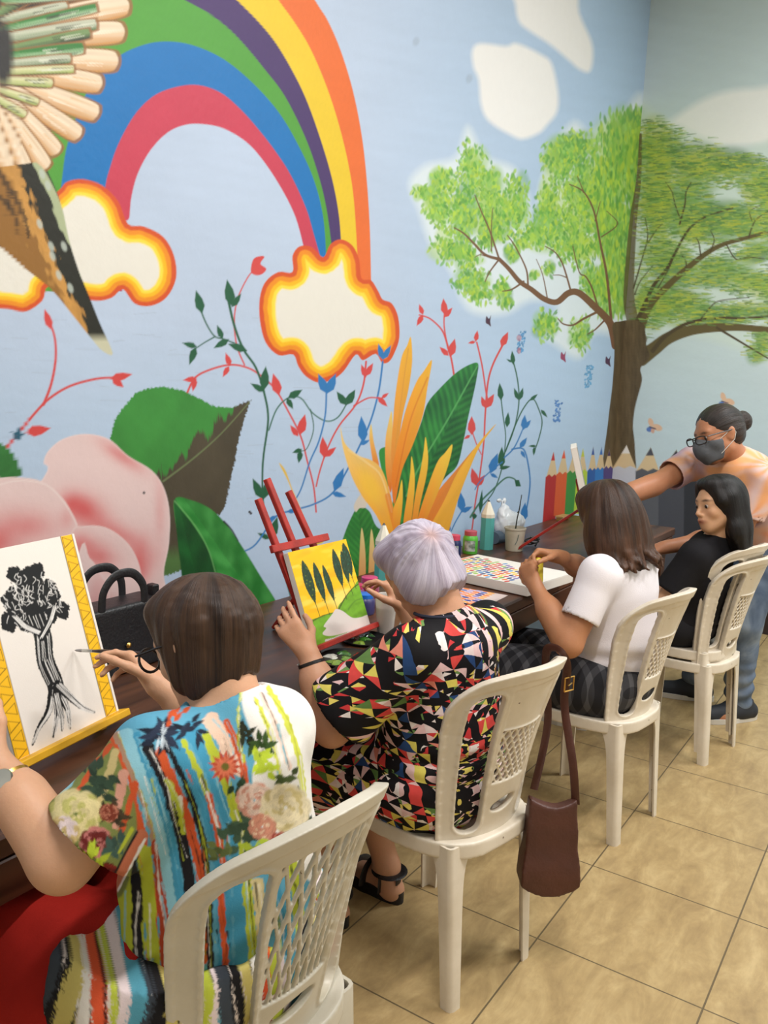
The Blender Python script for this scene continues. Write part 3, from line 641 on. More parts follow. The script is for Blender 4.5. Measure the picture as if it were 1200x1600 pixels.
    def veins(c, c2, a, b, ang=35, f=.55):
        a = np.array(a, np.float32); b = np.array(b, np.float32); u = (b-a)/np.linalg.norm(b-a); v = np.array([-u[1], u[0]])
        def g(Pp, d):
            s = (Pp-a)@u; t = (Pp-a)@v; w = np.sin((s+np.abs(t)*1.3)*f+rnd_noise(Pp, 62, 2, .06))
            n_ = rnd_noise(Pp, 63, 3, .06); m_ = (np.clip(.5+.28*w+.45*n_, 0, 1)**1.3)[:, None]
            k = (.82 if True else 1)+.18*(t > 0)[:, None]; return (np.asarray(c)*(1-m_)+np.asarray(c2)*m_)*k
        return g
    dg, lg = srgb(24, 92, 46), srgb(52, 142, 62)
    F([(747, 568), (733, 570), (712, 583), (687, 607), (668, 630), (658, 660), (645, 692), (628, 722), (612, 790), (560, 960), (640, 1000), (672, 790), (693, 750), (714, 728), (724, 690), (732, 650), (740, 615), (745, 590)], veins(dg, lg, (747, 568), (640, 790), f=.42))
    Sx([(746, 572), (700, 655), (655, 730), (635, 775)], 2.2, srgb(92, 170, 96), 3, alpha=.8)
    F([(592, 708), (605, 697), (614, 690), (612, 740), (604, 760)], lg)
    F([(556, 795), (565, 791), (578, 800), (588, 822), (610, 840), (640, 900), (640, 1000), (520, 1000), (528, 880), (538, 835)], veins(srgb(38, 118, 50), srgb(62, 150, 62), (560, 800), (580, 1000)))
    F([(553, 790), (562, 774), (572, 772), (572, 792), (562, 794), (556, 800)], srgb(214, 204, 190))
    oY, oO, oP, oL = srgb(240, 180, 50), srgb(226, 120, 36), srgb(236, 204, 110), srgb(246, 206, 66)
    F([(580, 663), (584, 690), (590, 715), (592, 728), (584, 726), (579, 700), (577, 680)], grad(oP, oO, (580, 663), (588, 730)))
    F([(612, 643), (614, 680), (614, 740), (610, 770), (603, 735), (602, 690), (607, 660)], grad(oP, oO, (612, 643), (608, 760)))
    F([(642, 527), (644, 565), (638, 610), (628, 655), (620, 720), (614, 745), (611, 710), (614, 660), (618, 615), (627, 560), (636, 540)], grad(oY, srgb(222, 140, 60), (640, 527), (616, 740)))
    Sx([(638, 545), (630, 600), (618, 700)], 2, srgb(214, 150, 60), 1.4, alpha=.7)
    F([(675, 563), (668, 605), (661, 648), (645, 695), (628, 735), (616, 788), (612, 740), (622, 690), (634, 640), (650, 598), (662, 580)], grad(oY, oO, (672, 566), (612, 780)))
    Sx([(668, 590), (640, 660), (618, 760)], 2.5, srgb(206, 96, 30), 2, alpha=.5)
    F([(532, 667), (537, 688), (545, 700), (560, 712), (580, 719), (594, 730), (604, 752), (613, 786), (622, 833), (632, 880), (610, 850), (588, 806), (567, 777), (551, 748), (540, 716), (534, 690)], grad(srgb(240, 204, 120), srgb(238, 164, 40), (536, 675), (612, 830)))
    B((578, 760), 14, 30, srgb(250, 200, 60), -.5, 1.2, .7); Sx([(545, 703), (572, 722), (596, 745), (612, 800)], 4, srgb(246, 216, 150), 2, alpha=.6); Sx([(606, 775), (618, 830)], 9, srgb(222, 110, 40), 6, alpha=.55)
    def flame(pts, a, b, c1=oL, c2=oO): F(pts, grad(c1, c2, a, b))
    flame([(775, 663), (750, 697), (733, 735), (716, 780), (700, 835), (690, 870), (630, 890), (655, 840), (682, 790), (706, 745), (735, 708), (758, 680)], (775, 663), (660, 860), oY, srgb(240, 172, 60))
    flame([(740, 702), (715, 738), (690, 790), (660, 838), (648, 836), (672, 785), (686, 765), (712, 735)], (738, 702), (655, 830), srgb(224, 140, 60), srgb(226, 126, 40))
    flame([(707, 695), (700, 728), (685, 768), (665, 815), (652, 850), (648, 830), (662, 780), (682, 725), (695, 708)], (707, 695), (655, 840))
    flame([(665, 683), (669, 715), (666, 745), (656, 790), (648, 840), (640, 850), (648, 780), (657, 735), (662, 705)], (665, 683), (645, 840))
    flame([(643, 713), (648, 745), (646, 785), (640, 830), (632, 860), (630, 820), (637, 770), (641, 740)], (643, 713), (635, 850))
    flame([(628, 750), (629, 785), (623, 830), (616, 850), (614, 800), (622, 775)], (628, 750), (618, 840))
    for x, y in [(565, 825), (580, 827)]:
        flame([(x, y), (x+6, y+40), (x+5, y+95), (x-5, y+130), (x-4, y+60)], (x, y), (x, y+110), srgb(226, 206, 140), srgb(220, 120, 50))
    # thin yellow leaf behind the red easel
    F([(436, 724), (446, 735), (456, 762), (468, 790), (480, 820), (494, 845), (506, 845), (500, 850), (484, 850), (470, 820), (460, 780), (450, 752)], srgb(230, 190, 76))
    # ---------------- big leaves and the rose
    def leafcol(Pp, d):
        a = np.array([257, 752], np.float32); b = np.array([392, 625], np.float32); u = (b-a)/np.linalg.norm(b-a); v = np.array([-u[1], u[0]], np.float32)
        s = (Pp-a)@u; t = (Pp-a)@v
        n_ = rnd_noise(np.stack([s+t*.9, t*.12], 1), 71, 3, .35); n2_ = rnd_noise(Pp, 72, 3, .04)
        gr = srgb(62, 142, 60)*(1+.12*n2_[:, None]); br_ = srgb(78, 70, 54)*(1+.14*n2_[:, None])
        edge = -14-12*n_+np.where(s < 0, 0, 0); k = np.clip((t-edge)/6, 0, 1)[:, None]
        low = np.clip((Pp[:, 1:2]-850+6*n_[:, None])/25, 0, 1)*np.clip((300-Pp[:, 0:1])/20, 0, 1)
        c = gr*(1-k)+br_*k; return c*(1-low)+srgb(84, 120, 66)*low
    F([(172, 685), (180, 655), (190, 640), (200, 628), (212, 614), (230, 607), (255, 604), (285, 610), (310, 622), (335, 635), (362, 637), (392, 625), (385, 645), (378, 668), (370, 700), (367, 722), (361, 745), (357, 768), (352, 790), (345, 803), (310, 815), (292, 860), (287, 890), (265, 898), (248, 902), (240, 800), (180, 720)], leafcol, False, jag=1.6, jf=.5)
    Sx([(255, 752), (300, 718), (345, 678), (390, 628)], 3, srgb(116, 132, 88), 1.5, alpha=.8)
    F([(0, 692), (12, 700), (24, 715), (33, 742), (10, 747), (-40, 748), (-60, 690), (-20, 680)], lambda Pp, d: srgb(52, 120, 56)*(1+.25*rnd_noise(Pp, 74, 3, .1)[:, None]), jag=1, jf=.5)
    def petal(spots, base=srgb(236, 208, 206)):
        def f(Pp, d):
            n_ = rnd_noise(Pp, 75, 3, .022); c = np.empty((len(d), 3), np.float32); c[:] = base; c *= (1+.03*n_[:, None])
            for (x, y, r1, r2, ang, s) in spots:
                ca, sa = math.cos(ang), math.sin(ang); q = Pp-np.array([x, y], np.float32); X_ = (q[:, 0]*ca+q[:, 1]*sa)/r1; Y_ = (-q[:, 0]*sa+q[:, 1]*ca)/r2
                w = (np.exp(-(X_*X_+Y_*Y_)*1.4)*s*(1+.35*n_))[:, None]; w = np.clip(w, 0, 1); c = c*(1-w)+srgb(214, 70, 72)*w
            e = np.clip(1+d/3.0, 0, 1)[:, None]*.5; return c*(1-e)+srgb(246, 226, 224)*e
        return f
    F([(-40, 880), (67, 748), (68, 722), (76, 704), (98, 686), (133, 678), (170, 686), (200, 712), (237, 735), (256, 762), (265, 800), (264, 850), (256, 895), (262, 930), (268, 990), (120, 1150), (-60, 1150)], petal([(135, 800, 40, 28, .5, .95), (185, 838, 60, 22, .5, .9), (215, 880, 26, 46, .2, .95), (190, 712, 50, 14, .6, .5), (250, 800, 10, 60, 0, .35), (110, 790, 24, 24, 0, .7)]))
    F([(-60, 760), (0, 747), (30, 746), (65, 752), (95, 775), (112, 800), (121, 822), (122, 860), (60, 1100), (-60, 1100)], petal([(40, 820, 60, 30, .1, .5), (-10, 850, 50, 40, 0, .8), (105, 810, 14, 20, 0, .3)]))
    Sx([(-30, 770), (20, 752), (70, 757), (100, 785), (120, 820)], 2.2, srgb(246, 230, 226), 1.5, alpha=.7)
    F([(112, 832), (130, 822), (165, 824), (196, 845), (215, 875), (223, 915), (221, 960), (200, 1150), (60, 1150), (100, 900)], petal([(150, 865, 40, 26, .3, .8), (125, 850, 20, 22, 0, .5), (160, 945, 30, 24, .2, .5)]))
    F([(122, 868), (140, 872), (160, 900), (172, 940), (165, 1150), (60, 1150)], petal([(150, 930, 20, 40, .3, .35), (165, 960, 20, 24, 0, .5)]))
    # ---------------- bright folded leaf
    F([(272, 782), (300, 782), (330, 796), (356, 822), (381, 858), (410, 905), (434, 945), (433, 965), (425, 985), (400, 1010), (370, 1100), (300, 1100), (290, 930), (280, 850)], veins(srgb(40, 130, 50), srgb(74, 166, 78), (290, 782), (430, 980), f=.12))
    F([(272, 782), (284, 798), (305, 825), (325, 858), (340, 900), (352, 960), (350, 1100), (290, 1100), (285, 920), (278, 850)], veins(srgb(20, 76, 34), srgb(28, 102, 44), (280, 790), (330, 1000), f=.1))
    Sx([(273, 783), (305, 822), (328, 865), (345, 930)], 2, srgb(120, 190, 110), 1.5, alpha=.8)
    Sx([(350, 815), (362, 828), (372, 845)], 3, srgb(30, 30, 40), 1.5)
    # paint runs / dirt close to the table
    for x, y in [(392, 802), (225, 770), (390, 800)]: B((x, y), 2, 2, srgb(60, 60, 66), 0, .4)

# side wall mesh: fine where it is near
ya = np.concatenate([np.arange(-2.9, -1.2, .05), np.arange(-1.2, -.35, .01), np.arange(-.35, 1.45, .0034), np.arange(1.45, 2.6, .005), np.arange(2.6, YE, .0075), [YE]])
za = np.concatenate([np.arange(0, .66, .04), np.arange(.66, 2.5, .0034), np.arange(2.5, ZC, .005), [ZC]])
Pw, Qw = grid_wall('w', (XW, 0, 0), (0, 1, 0), (0, 0, 1), ya, za, 1)
px = to_px(Pw)
dep = (Pw-CAM)@FW
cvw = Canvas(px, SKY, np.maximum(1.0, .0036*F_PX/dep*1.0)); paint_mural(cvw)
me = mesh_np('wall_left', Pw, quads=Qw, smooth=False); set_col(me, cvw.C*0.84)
M_MURAL = mat_paint('mural_paint', rough=.5, bump=.25, bscale=45, var=.02, spec=.35)
wall_left = link('wall_left', me, M_MURAL); tag(wall_left, kind='structure')
xa = np.concatenate([[XW], np.arange(XW+.006, 1.1, .006), np.arange(1.1, 3.71, .04)]); zb = np.concatenate([np.arange(0, .5, .04), np.arange(.5, ZC, .006), [ZC]])
Pe, Qe = grid_wall('e', (0, YE, 0), (1, 0, 0), (0, 0, 1), xa, zb, -1)
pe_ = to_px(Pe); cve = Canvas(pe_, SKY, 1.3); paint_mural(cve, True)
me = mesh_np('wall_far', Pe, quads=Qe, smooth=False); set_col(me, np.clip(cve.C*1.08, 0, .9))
wall_far = link('wall_far', me, M_MURAL); tag(wall_far, kind='structure')
M_PLAIN = mat('plain_wall_paint', srgb(216, 214, 206), .7, bump=.1)
for nm, c, s in [('wall_right', (3.76, .65, ZC/2), (.1, 7.2, ZC)), ('wall_back', (1.52, -2.95, ZC/2), (4.6, .1, ZC)), ('ceiling', (1.52, .65, ZC+.05), (4.6, 7.3, .1))]:
    o = MB().box(c, s).build(nm, M_PLAIN if nm != 'ceiling' else mat('ceiling_paint', srgb(225, 224, 218), .8)); tag(o, kind='structure')
# floor tiles
def floor_mat():
    m_, nt, N, L, B = mat_new('floor_tiles'); tc = N.new('ShaderNodeTexCoord')
    br = N.new('ShaderNodeTexBrick'); br.offset = 0; br.inputs['Scale'].default_value = 1/.45; br.inputs['Mortar Size'].default_value = .0055; br.inputs['Mortar Smooth'].default_value = .15
    br.inputs['Brick Width'].default_value = 1; br.inputs['Row Height'].default_value = 1; br.inputs['Bias'].default_value = 0
    L.new(tc.outputs['Object'], br.inputs['Vector'])
    mp = N.new('ShaderNodeMapping'); mp.inputs['Rotation'].default_value = (0, 0, .25); mp.inputs['Scale'].default_value = (9, 3.2, 1); L.new(tc.outputs['Object'], mp.inputs['Vector'])
    n1 = N.new('ShaderNodeTexNoise'); n1.inputs['Scale'].default_value = 1.5; n1.inputs['Detail'].default_value = 8; n1.inputs['Roughness'].default_value = .7; n1.inputs['Distortion'].default_value = .5; L.new(mp.outputs[0], n1.inputs['Vector'])
    cr = N.new('ShaderNodeValToRGB'); L.new(n1.outputs['Fac'], cr.inputs['Fac']); e = cr.color_ramp.elements
    e[0].position = .30; e[0].color = S4(150, 126, 88); e[1].position = .72; e[1].color = S4(194, 170, 124)
    e2 = e.new(.5); e2.color = S4(172, 147, 103)
    n2 = N.new('ShaderNodeTexNoise'); n2.inputs['Scale'].default_value = 34; n2.inputs['Detail'].default_value = 6; L.new(tc.outputs['Object'], n2.inputs['Vector'])
    mr = N.new('ShaderNodeMapRange'); mr.inputs['To Min'].default_value = .86; mr.inputs['To Max'].default_value = 1.12; L.new(n2.outputs['Fac'], mr.inputs['Value'])
    sc = N.new('ShaderNodeVectorMath'); sc.operation = 'SCALE'; L.new(cr.outputs['Color'], sc.inputs[0]); L.new(mr.outputs['Result'], sc.inputs['Scale'])
    mx = N.new('ShaderNodeMix'); mx.data_type = 'RGBA'; L.new(br.outputs['Fac'], mx.inputs['Factor']); L.new(sc.outputs['Vector'], mx.inputs['A']); mx.inputs['B'].default_value = S4(104, 90, 66)
    L.new(mx.outputs['Result'], B.inputs['Base Color'])
    B.inputs['Roughness'].default_value = .38; B.inputs['Specular IOR Level'].default_value = .4
    bp = N.new('ShaderNodeBump'); bp.invert = True; bp.inputs['Distance'].default_value = .003; bp.inputs['Strength'].default_value = .6; L.new(br.outputs['Fac'], bp.inputs['Height']); L.new(bp.outputs['Normal'], B.inputs['Normal'])
    return m_
fl = MB().box((0, 0, -.05), (4.6, 7.3, .1)).build('floor', floor_mat()); tag(fl, kind='structure')
for v in fl.data.vertices: v.co.x += 1.52; v.co.y += .65
# emissive material; no lamp bodies are built
def emis(name, col, s):
    m_, nt, N, L, B = mat_new(name); B.inputs['Emission Color'].default_value = (*col, 1); B.inputs['Emission Strength'].default_value = s; return m_
# ------------------------------------------------------------------ table along the wall
def wood_mat(name, c1, c2, axis=1, rough=.35, sc=1.0):
    m_, nt, N, L, B = mat_new(name); tc = N.new('ShaderNodeTexCoord'); mp = N.new('ShaderNodeMapping')
    s = [14*sc, 14*sc, 14*sc]; s[axis] = .9*sc; mp.inputs['Scale'].default_value = s; L.new(tc.outputs['Object'], mp.inputs['Vector'])
    n = N.new('ShaderNodeTexNoise'); n.inputs['Scale'].default_value = 1.6; n.inputs['Detail'].default_value = 8; n.inputs['Distortion'].default_value = .6; L.new(mp.outputs[0], n.inputs['Vector'])
    cr = N.new('ShaderNodeValToRGB'); cr.color_ramp.elements[0].position = .32; cr.color_ramp.elements[1].position = .7; cr.color_ramp.elements[0].color = (*c1, 1); cr.color_ramp.elements[1].color = (*c2, 1)
    L.new(n.outputs['Fac'], cr.inputs['Fac']); L.new(cr.outputs['Color'], B.inputs['Base Color'])
    mr = N.new('ShaderNodeMapRange'); mr.inputs['To Min'].default_value = rough-.08; mr.inputs['To Max'].default_value = rough+.15; L.new(n.outputs['Fac'], mr.inputs['Value']); L.new(mr.outputs['Result'], B.inputs['Roughness'])
    b = N.new('ShaderNodeBump'); b.inputs['Strength'].default_value = .15; b.inputs['Distance'].default_value = .002; L.new(n.outputs['Fac'], b.inputs['Height']); L.new(b.outputs['Normal'], B.inputs['Normal'])
    return m_
M_WOOD = wood_mat('dark_table_wood', srgb(52, 30, 20), srgb(98, 60, 40)); M_WOODX = wood_mat('dark_table_wood_front', srgb(48, 27, 17), srgb(86, 52, 34))
TZ = .755
t = thing('work_table', 'long dark brown wooden table running along the painted wall', 'table', (-.335, .9, 0))
def att(o, t_):
    o.parent = t_; o.location = [-a for a in t_.location]; return o
att(MB().box((-.335, .9, TZ-.0225), (.666, 4.98, .045), bev=.006).build('tabletop', M_WOOD), t)
att(MB().box((-.016, .9, TZ-.086), (.028, 4.9, .08), bev=.003).build('apron', M_WOODX), t)
for y in (-1.45, .95, 3.3):
    for x in (-.06, -.60):
        att(MB().box((x, y, (TZ-.046)/2), (.06, .07, TZ-.046), bev=.004).build('leg', M_WOODX), t)
for y in (-1.45, .95, 3.3):
    att(MB().box((-.33, y, .62), (.48, .03, .09), bev=.003).build('crossbar', M_WOODX), t)

# ------------------------------------------------------------------ white moulded plastic chairs
def plastic(name, c):
    m_, nt, N, L, B = mat_new(name); tc = N.new('ShaderNodeTexCoord')
    n = N.new('ShaderNodeTexNoise'); n.inputs['Scale'].default_value = 5; n.inputs['Detail'].default_value = 7; n.inputs['Roughness'].default_value = .65; L.new(tc.outputs['Object'], n.inputs['Vector'])
    cr = N.new('ShaderNodeValToRGB'); e = cr.color_ramp.elements; e[0].position = .3; e[1].position = .62; e[0].color = (*(np.array(c)*.82*V(1, .97, .9)), 1); e[1].color = (*c, 1); L.new(n.outputs['Fac'], cr.inputs['Fac'])
    # a few paint specks and scuffs
    v = N.new('ShaderNodeTexVoronoi'); v.inputs['Scale'].default_value = 38; L.new(tc.outputs['Object'], v.inputs['Vector'])
    lt = N.new('ShaderNodeMath'); lt.operation = 'LESS_THAN'; lt.inputs[1].default_value = .10; L.new(v.outputs['Distance'], lt.inputs[0])
    sp = N.new('ShaderNodeSeparateColor'); L.new(v.outputs['Color'], sp.inputs[0]); g = N.new('ShaderNodeMath'); g.operation = 'GREATER_THAN'; g.inputs[1].default_value = .93; L.new(sp.outputs[0], g.inputs[0])
    mu = N.new('ShaderNodeMath'); mu.operation = 'MULTIPLY'; L.new(lt.outputs[0], mu.inputs[0]); L.new(g.outputs[0], mu.inputs[1])
    mx = N.new('ShaderNodeMix'); mx.data_type = 'RGBA'; L.new(mu.outputs[0], mx.inputs['Factor']); L.new(cr.outputs['Color'], mx.inputs['A']); mx.inputs['B'].default_value = S4(120, 100, 86)
    L.new(mx.outputs['Result'], B.inputs['Base Color']); B.inputs['Roughness'].default_value = .36; B.inputs['Specular IOR Level'].default_value = .45
    return m_
M_PL = plastic('white_plastic', srgb(222, 212, 196)); M_PL1 = plastic('greyed_white_plastic', srgb(204, 198, 184))
SAG = .105
def back_surface(x, z, w):
    a = .168+(z-.42)*.098; s = np.clip(x/a, -1.15, 1.15); c = np.abs(s)
    Y = -.195-(z-.42)*.16-(np.maximum(z-.42, 0)**2)*.22+SAG*s*s*(.55+.45*np.clip((z-.42)/.3, 0, 1)); X = x*(1-.05*s*s)
    ny = 1/np.sqrt(1+(2*SAG*s/a)**2); nx = -2*SAG*s/a*ny
    return np.stack([X+nx*w, Y+ny*w, z], 1)
def make_back(kind, h):
    xs = np.arange(-.25, .25+h, h); zs = np.arange(.37, .93, h); ws = np.arange(-.019, .0195, .0038)
    X, Z = np.meshgrid(xs, zs, indexing='ij')
    a = .168+(Z-.42)*.098
    top = .892-.058*np.abs(X/.21)**2.5 if kind == 'lattice' else .905-.100*np.abs(X/.21)**2.0
    q = np.sqrt((np.maximum(np.abs(X)-(a-.07), 0))**2+(np.maximum(Z-(top-.07), 0))**2)-.07
    outer = np.maximum(q, np.maximum(np.abs(X)-a, Z-top)); outer = np.maximum(outer, .40-Z)
    frame_in = np.maximum(np.abs(X)-(a-.042), Z-(top-.046))     # inside the outer frame
    sl = .047+(Z-.42)*.085                                        # splat half width
    # side openings
    op = np.maximum(frame_in, (sl+.016)-np.abs(X)); op = np.maximum(op, .445-Z)
    rr = .02; op = op+0
    # round the corners of the side openings
    cx = (a-.042+sl+.016)/2; hw = (a-.042-sl-.016)/2; cz = (.445+top-.046)/2; hz = (top-.046-.445)/2
    qx = np.abs(np.abs(X)-cx)-hw+.026; qz = np.abs(Z-cz)-hz+.026
    op = np.sqrt(np.maximum(qx, 0)**2+np.maximum(qz, 0)**2)+np.minimum(np.maximum(qx, qz), 0)-.026
    body = np.maximum(outer, -op)
    thick = np.full(X.shape, .0085)
    if kind == 'lattice':
        z0, z1 = .575, .725; cell = .0215
        u = X/(.9+.0*Z); dg1 = (X*1.0+Z*.62)/cell; dg2 = (X*1.0-Z*.62)/cell
        b1 = np.abs((dg1 % 1)-.5)*cell; b2 = np.abs((dg2 % 1)-.5)*cell
        hole = np.maximum(np.maximum(.0034-b1, .0034-b2)*1.0, np.maximum(np.abs(X)-(sl-.004), np.maximum(z0-Z, Z-z1)))
        body = np.maximum(body, -hole)
        panel = np.maximum(np.abs(X)-(sl-.002), np.maximum(z1+.004-Z, Z-(top-.05)))
        thick = np.where(panel < 0, .0042, thick)
        thick = np.where(np.maximum(np.abs(X)-(sl-.002), np.maximum(z0-Z, Z-z1)) < 0, .0052, thick)
    else:
        z0, z1 = .545, .80; xn = X/(sl/.06)
        fan = X*(1-.0*Z); k = 9.0/.13
        cell = .0165; dg1 = (xn+Z*.16)/cell; dg2 = (xn-Z*.16)/cell
        b1 = np.abs((dg1 % 1)-.5)*cell; b2 = np.abs((dg2 % 1)-.5)*cell
        sl2 = sl+.006
        hole = np.maximum(np.maximum(.0021-b1, .0021-b2), np.maximum(np.abs(X)-(sl2-.004), np.maximum(z0-Z, Z-(top-.062))))
        body = np.maximum(body, -hole)
        thick = np.where(np.maximum(np.abs(X)-(sl2-.002), np.maximum(z0-Z, Z-(top-.06))) < 0, .0048, thick)
    # oval hole low in the splat
    e = (np.sqrt(((X)/(sl*.80))**2+((Z-.505-.10*X)/.0185)**2)-1)*.016
    body = np.maximum(body, -e)
    # raised rims: outer frame and opening edges
    rim = np.minimum(np.abs(outer), np.abs(np.maximum(op, -9)))
    thick = np.where(-outer < .010, .0125, thick); thick = np.where((op > 0) & (op < .007), .0115, thick)
    thick = np.where((Z > top-.03) & (outer < 0), .0125, thick)
    w = ws[None, None, :]; d3 = np.maximum(body[..., None], np.abs(w)-thick[..., None]).astype(np.float32)
    # scale the thickness axis so that the field is near metric
    v, qd = surface_nets(d3)
    v = v*np.array([h, h, .0038])+np.array([xs[0], zs[0], ws[0]])
    v = relax(v, qd, 2, .5)
    P_ = back_surface(v[:, 0], v[:, 1], v[:, 2])
    return mesh_np('backrest', P_, quads=qd[:, ::-1])
def make_seat(h=.005):
    f = Field((-.26, -.27, .35), (.26, .26, .47), h); X, Y, Z = f.full()
    w = .205+.02*np.clip(Y/.2, -1, 1)-.0*X; yy = Y-0.0
    n_ = 3.2; r_ = ((np.abs(X)/w)**n_+(np.abs(yy)/.225)**n_)**(1/n_); o = (r_-1)*.2
    zt = .432-.014*np.exp(-((X/.15)**2+(Y/.15)**2))-.010*np.clip((Y-.15)/.07, 0, 1)**2
    slab = np.maximum(o, np.maximum(Z-zt, zt-.007-Z))
    rim = np.maximum(o, np.maximum(-.009-o, np.maximum(Z-zt-.001, zt-.042-Z)))
    f.d = np.minimum(slab, rim).astype(np.float32); me_, v = f.mesh('seat', 2); return me_
def make_leg(sx, sy):
    """angled channel leg, splayed a little, flaring into the seat rim"""
    vs = []; fs = []; nz = 22
    top = V(sx*(.180 if sy > 0 else .162), .185 if sy > 0 else -.190); bot = V(sx*(.195 if sy > 0 else .160), .190 if sy > 0 else -.215)
    for i in range(nz+1):
        k = i/nz; z = .425*(1-k)**1.0 if True else 0; q = z/.425
        z = .425*(1-k); c = top*(1-k)+bot*k
        fl = .055*math.exp(-(.425-z)/.032); ax = .036+.012*q+fl*1.1; ay = .034+.010*q+fl*1.0; t_ = .0065; ch = .014
        # outline in (inward x, inward y): outer corner chamfered
        out = [(ax, 0), (ch, 0), (ch*.3, ch*.3), (0, ch), (0, ay), (t_, ay), (t_, ch*1.2), (ch*.3+t_*.8, ch*.3+t_*.8), (ch*1.2, t_), (ax, t_)]
        for u, v in out:
            vs.append((c[0]-sx*(u-.005), c[1]-sy*(v-.005), z))
    n_ = 10
    for i in range(nz):
        for k in range(n_): fs.append((i*n_+k, i*n_+(k+1) % n_, (i+1)*n_+(k+1) % n_, (i+1)*n_+k))
    fs += [tuple(range(n_)), tuple(nz*n_+k for k in range(n_))]
    return MB().add(vs, fs)
LEGM = {}
SEATM = make_seat()
def plastic_chair(label, x, y, z, face, kind, m_, backme, group=None):
    """face = direction the sitter looks, degrees in plan"""
    t_ = thing('plastic_chair', label, 'chair', (x, y, z), math.radians(face-90), group)
    link('seat', SEATM, m_, t_); link('backrest', backme, m_, t_)
    for s_ in ((-1, -1), (1, -1), (-1, 1), (1, 1)):
        key = (s_, m_.name)
        if key not in LEGM: o = make_leg(*s_).build('leg', m_, t_, smooth=50); LEGM[key] = o.data
        else: link('leg', LEGM[key], m_, t_)
    return t_
BACK_A = make_back('lattice', .003); BACK_B = make_back('fan', .0022)
GCH = 'white plastic chairs at the table'
c2 = plastic_chair('white plastic chair of the woman with lavender hair, brown bag hanging on its back', .214, .258, 0, 167.5, 'a', M_PL, BACK_A, GCH)
BACK_C = BACK_B.copy(); BACK_C.materials.clear(); SEATC = SEATM.copy(); SEATC.materials.clear(); _s = SEATM; SEATM = SEATC
c1 = plastic_chair('nearest white plastic chair with long fan lattice back, behind the woman in the striped blouse', .232, -.612, 0, 174.5, 'b', M_PL1, BACK_C, GCH); c1.scale = (1.13, 1, 1)
SEATM = _s
c3 = plastic_chair('white plastic chair of the woman in the white t-shirt', .284, 1.249, 0, 171, 'a', M_PL, BACK_A, GCH)
c4 = plastic_chair('lower of the two stacked white plastic chairs under the girl in black', .39, 2.10, 0, 169, 'a', M_PL, BACK_A, GCH)
c5 = plastic_chair('upper of the two stacked white plastic chairs, its seat carries the girl in black', .372, 2.104, .05, 169, 'a', M_PL, BACK_A, GCH)
# ------------------------------------------------------------------ people
def frame(fwd, up):
    """columns: right, forward, up"""
    f = nrm(fwd); u = nrm(V(up)-f*(V(up)@f)); r_ = np.cross(f, u); return np.stack([r_, f, u], 1)
def head_prims(c, fwd, up, s=1.0, female=True, old=False):
    M = frame(fwd, up); c = V(c)
    T = lambda x, y, z: c+M@V(x, y, z)*s
    def E(p, r_, k=.02, R_=None): return ell(T(*p), V(r_)*s, M if R_ is None else M@R_, k*s)
    jw = .030 if female else .034
    add = [E((0, -.012, .032), (.073, .094, .083)), E((0, .018, -.02), (.060, .068, .080), .03), E((0, .052, -.085), (.026, .026, .02), .03),
           cap(T(.046, .005, -.055), T(.012, .058, -.092), .017*s, .014*s, .03*s), cap(T(-.046, .005, -.055), T(-.012, .058, -.092), .017*s, .014*s, .03*s),
           cap(T(-.034, .070, .022), T(.034, .070, .022), .011*s, None, .02*s), E((.040, .052, -.028), (.020, .022, .020), .02), E((-.040, .052, -.028), (.020, .022, .020), .02),
           cap(T(0, .083, .006), T(0, .103, -.030), .0065*s, .0095*s, .012*s), E((.011, .092, -.036), (.008, .010, .007), .006), E((-.011, .092, -.036), (.008, .010, .007), .006),
           E((0, .074, -.060), (.028, .018, .020), .02)]
    sub = [E((.031, .094, .001), (.014, .012, .010), .012), E((-.031, .094, .001), (.014, .012, .010), .012)]
    add2 = [E((.030, .071, .000), (.0155, .0128, .0125), .004), E((-.030, .071, .000), (.0155, .0128, .0125), .004),
            E((0, .091, -.0575), (.021, .0075, .0048), .004), E((0, .089, -.0665), (.019, .0080, .0055), .004)]
    for sx in (-1, 1):
        R_ = np.array([[math.cos(.35*sx), -math.sin(.35*sx), 0], [math.sin(.35*sx), math.cos(.35*sx), 0], [0, 0, 1]])
        add2.append(E((.074*sx, -.006, -.004), (.006, .019, .031), .006, R_)); add2.append(E((.079*sx, -.010, .006), (.006, .013, .018), .006, R_))
    return add, sub, add2, M, T
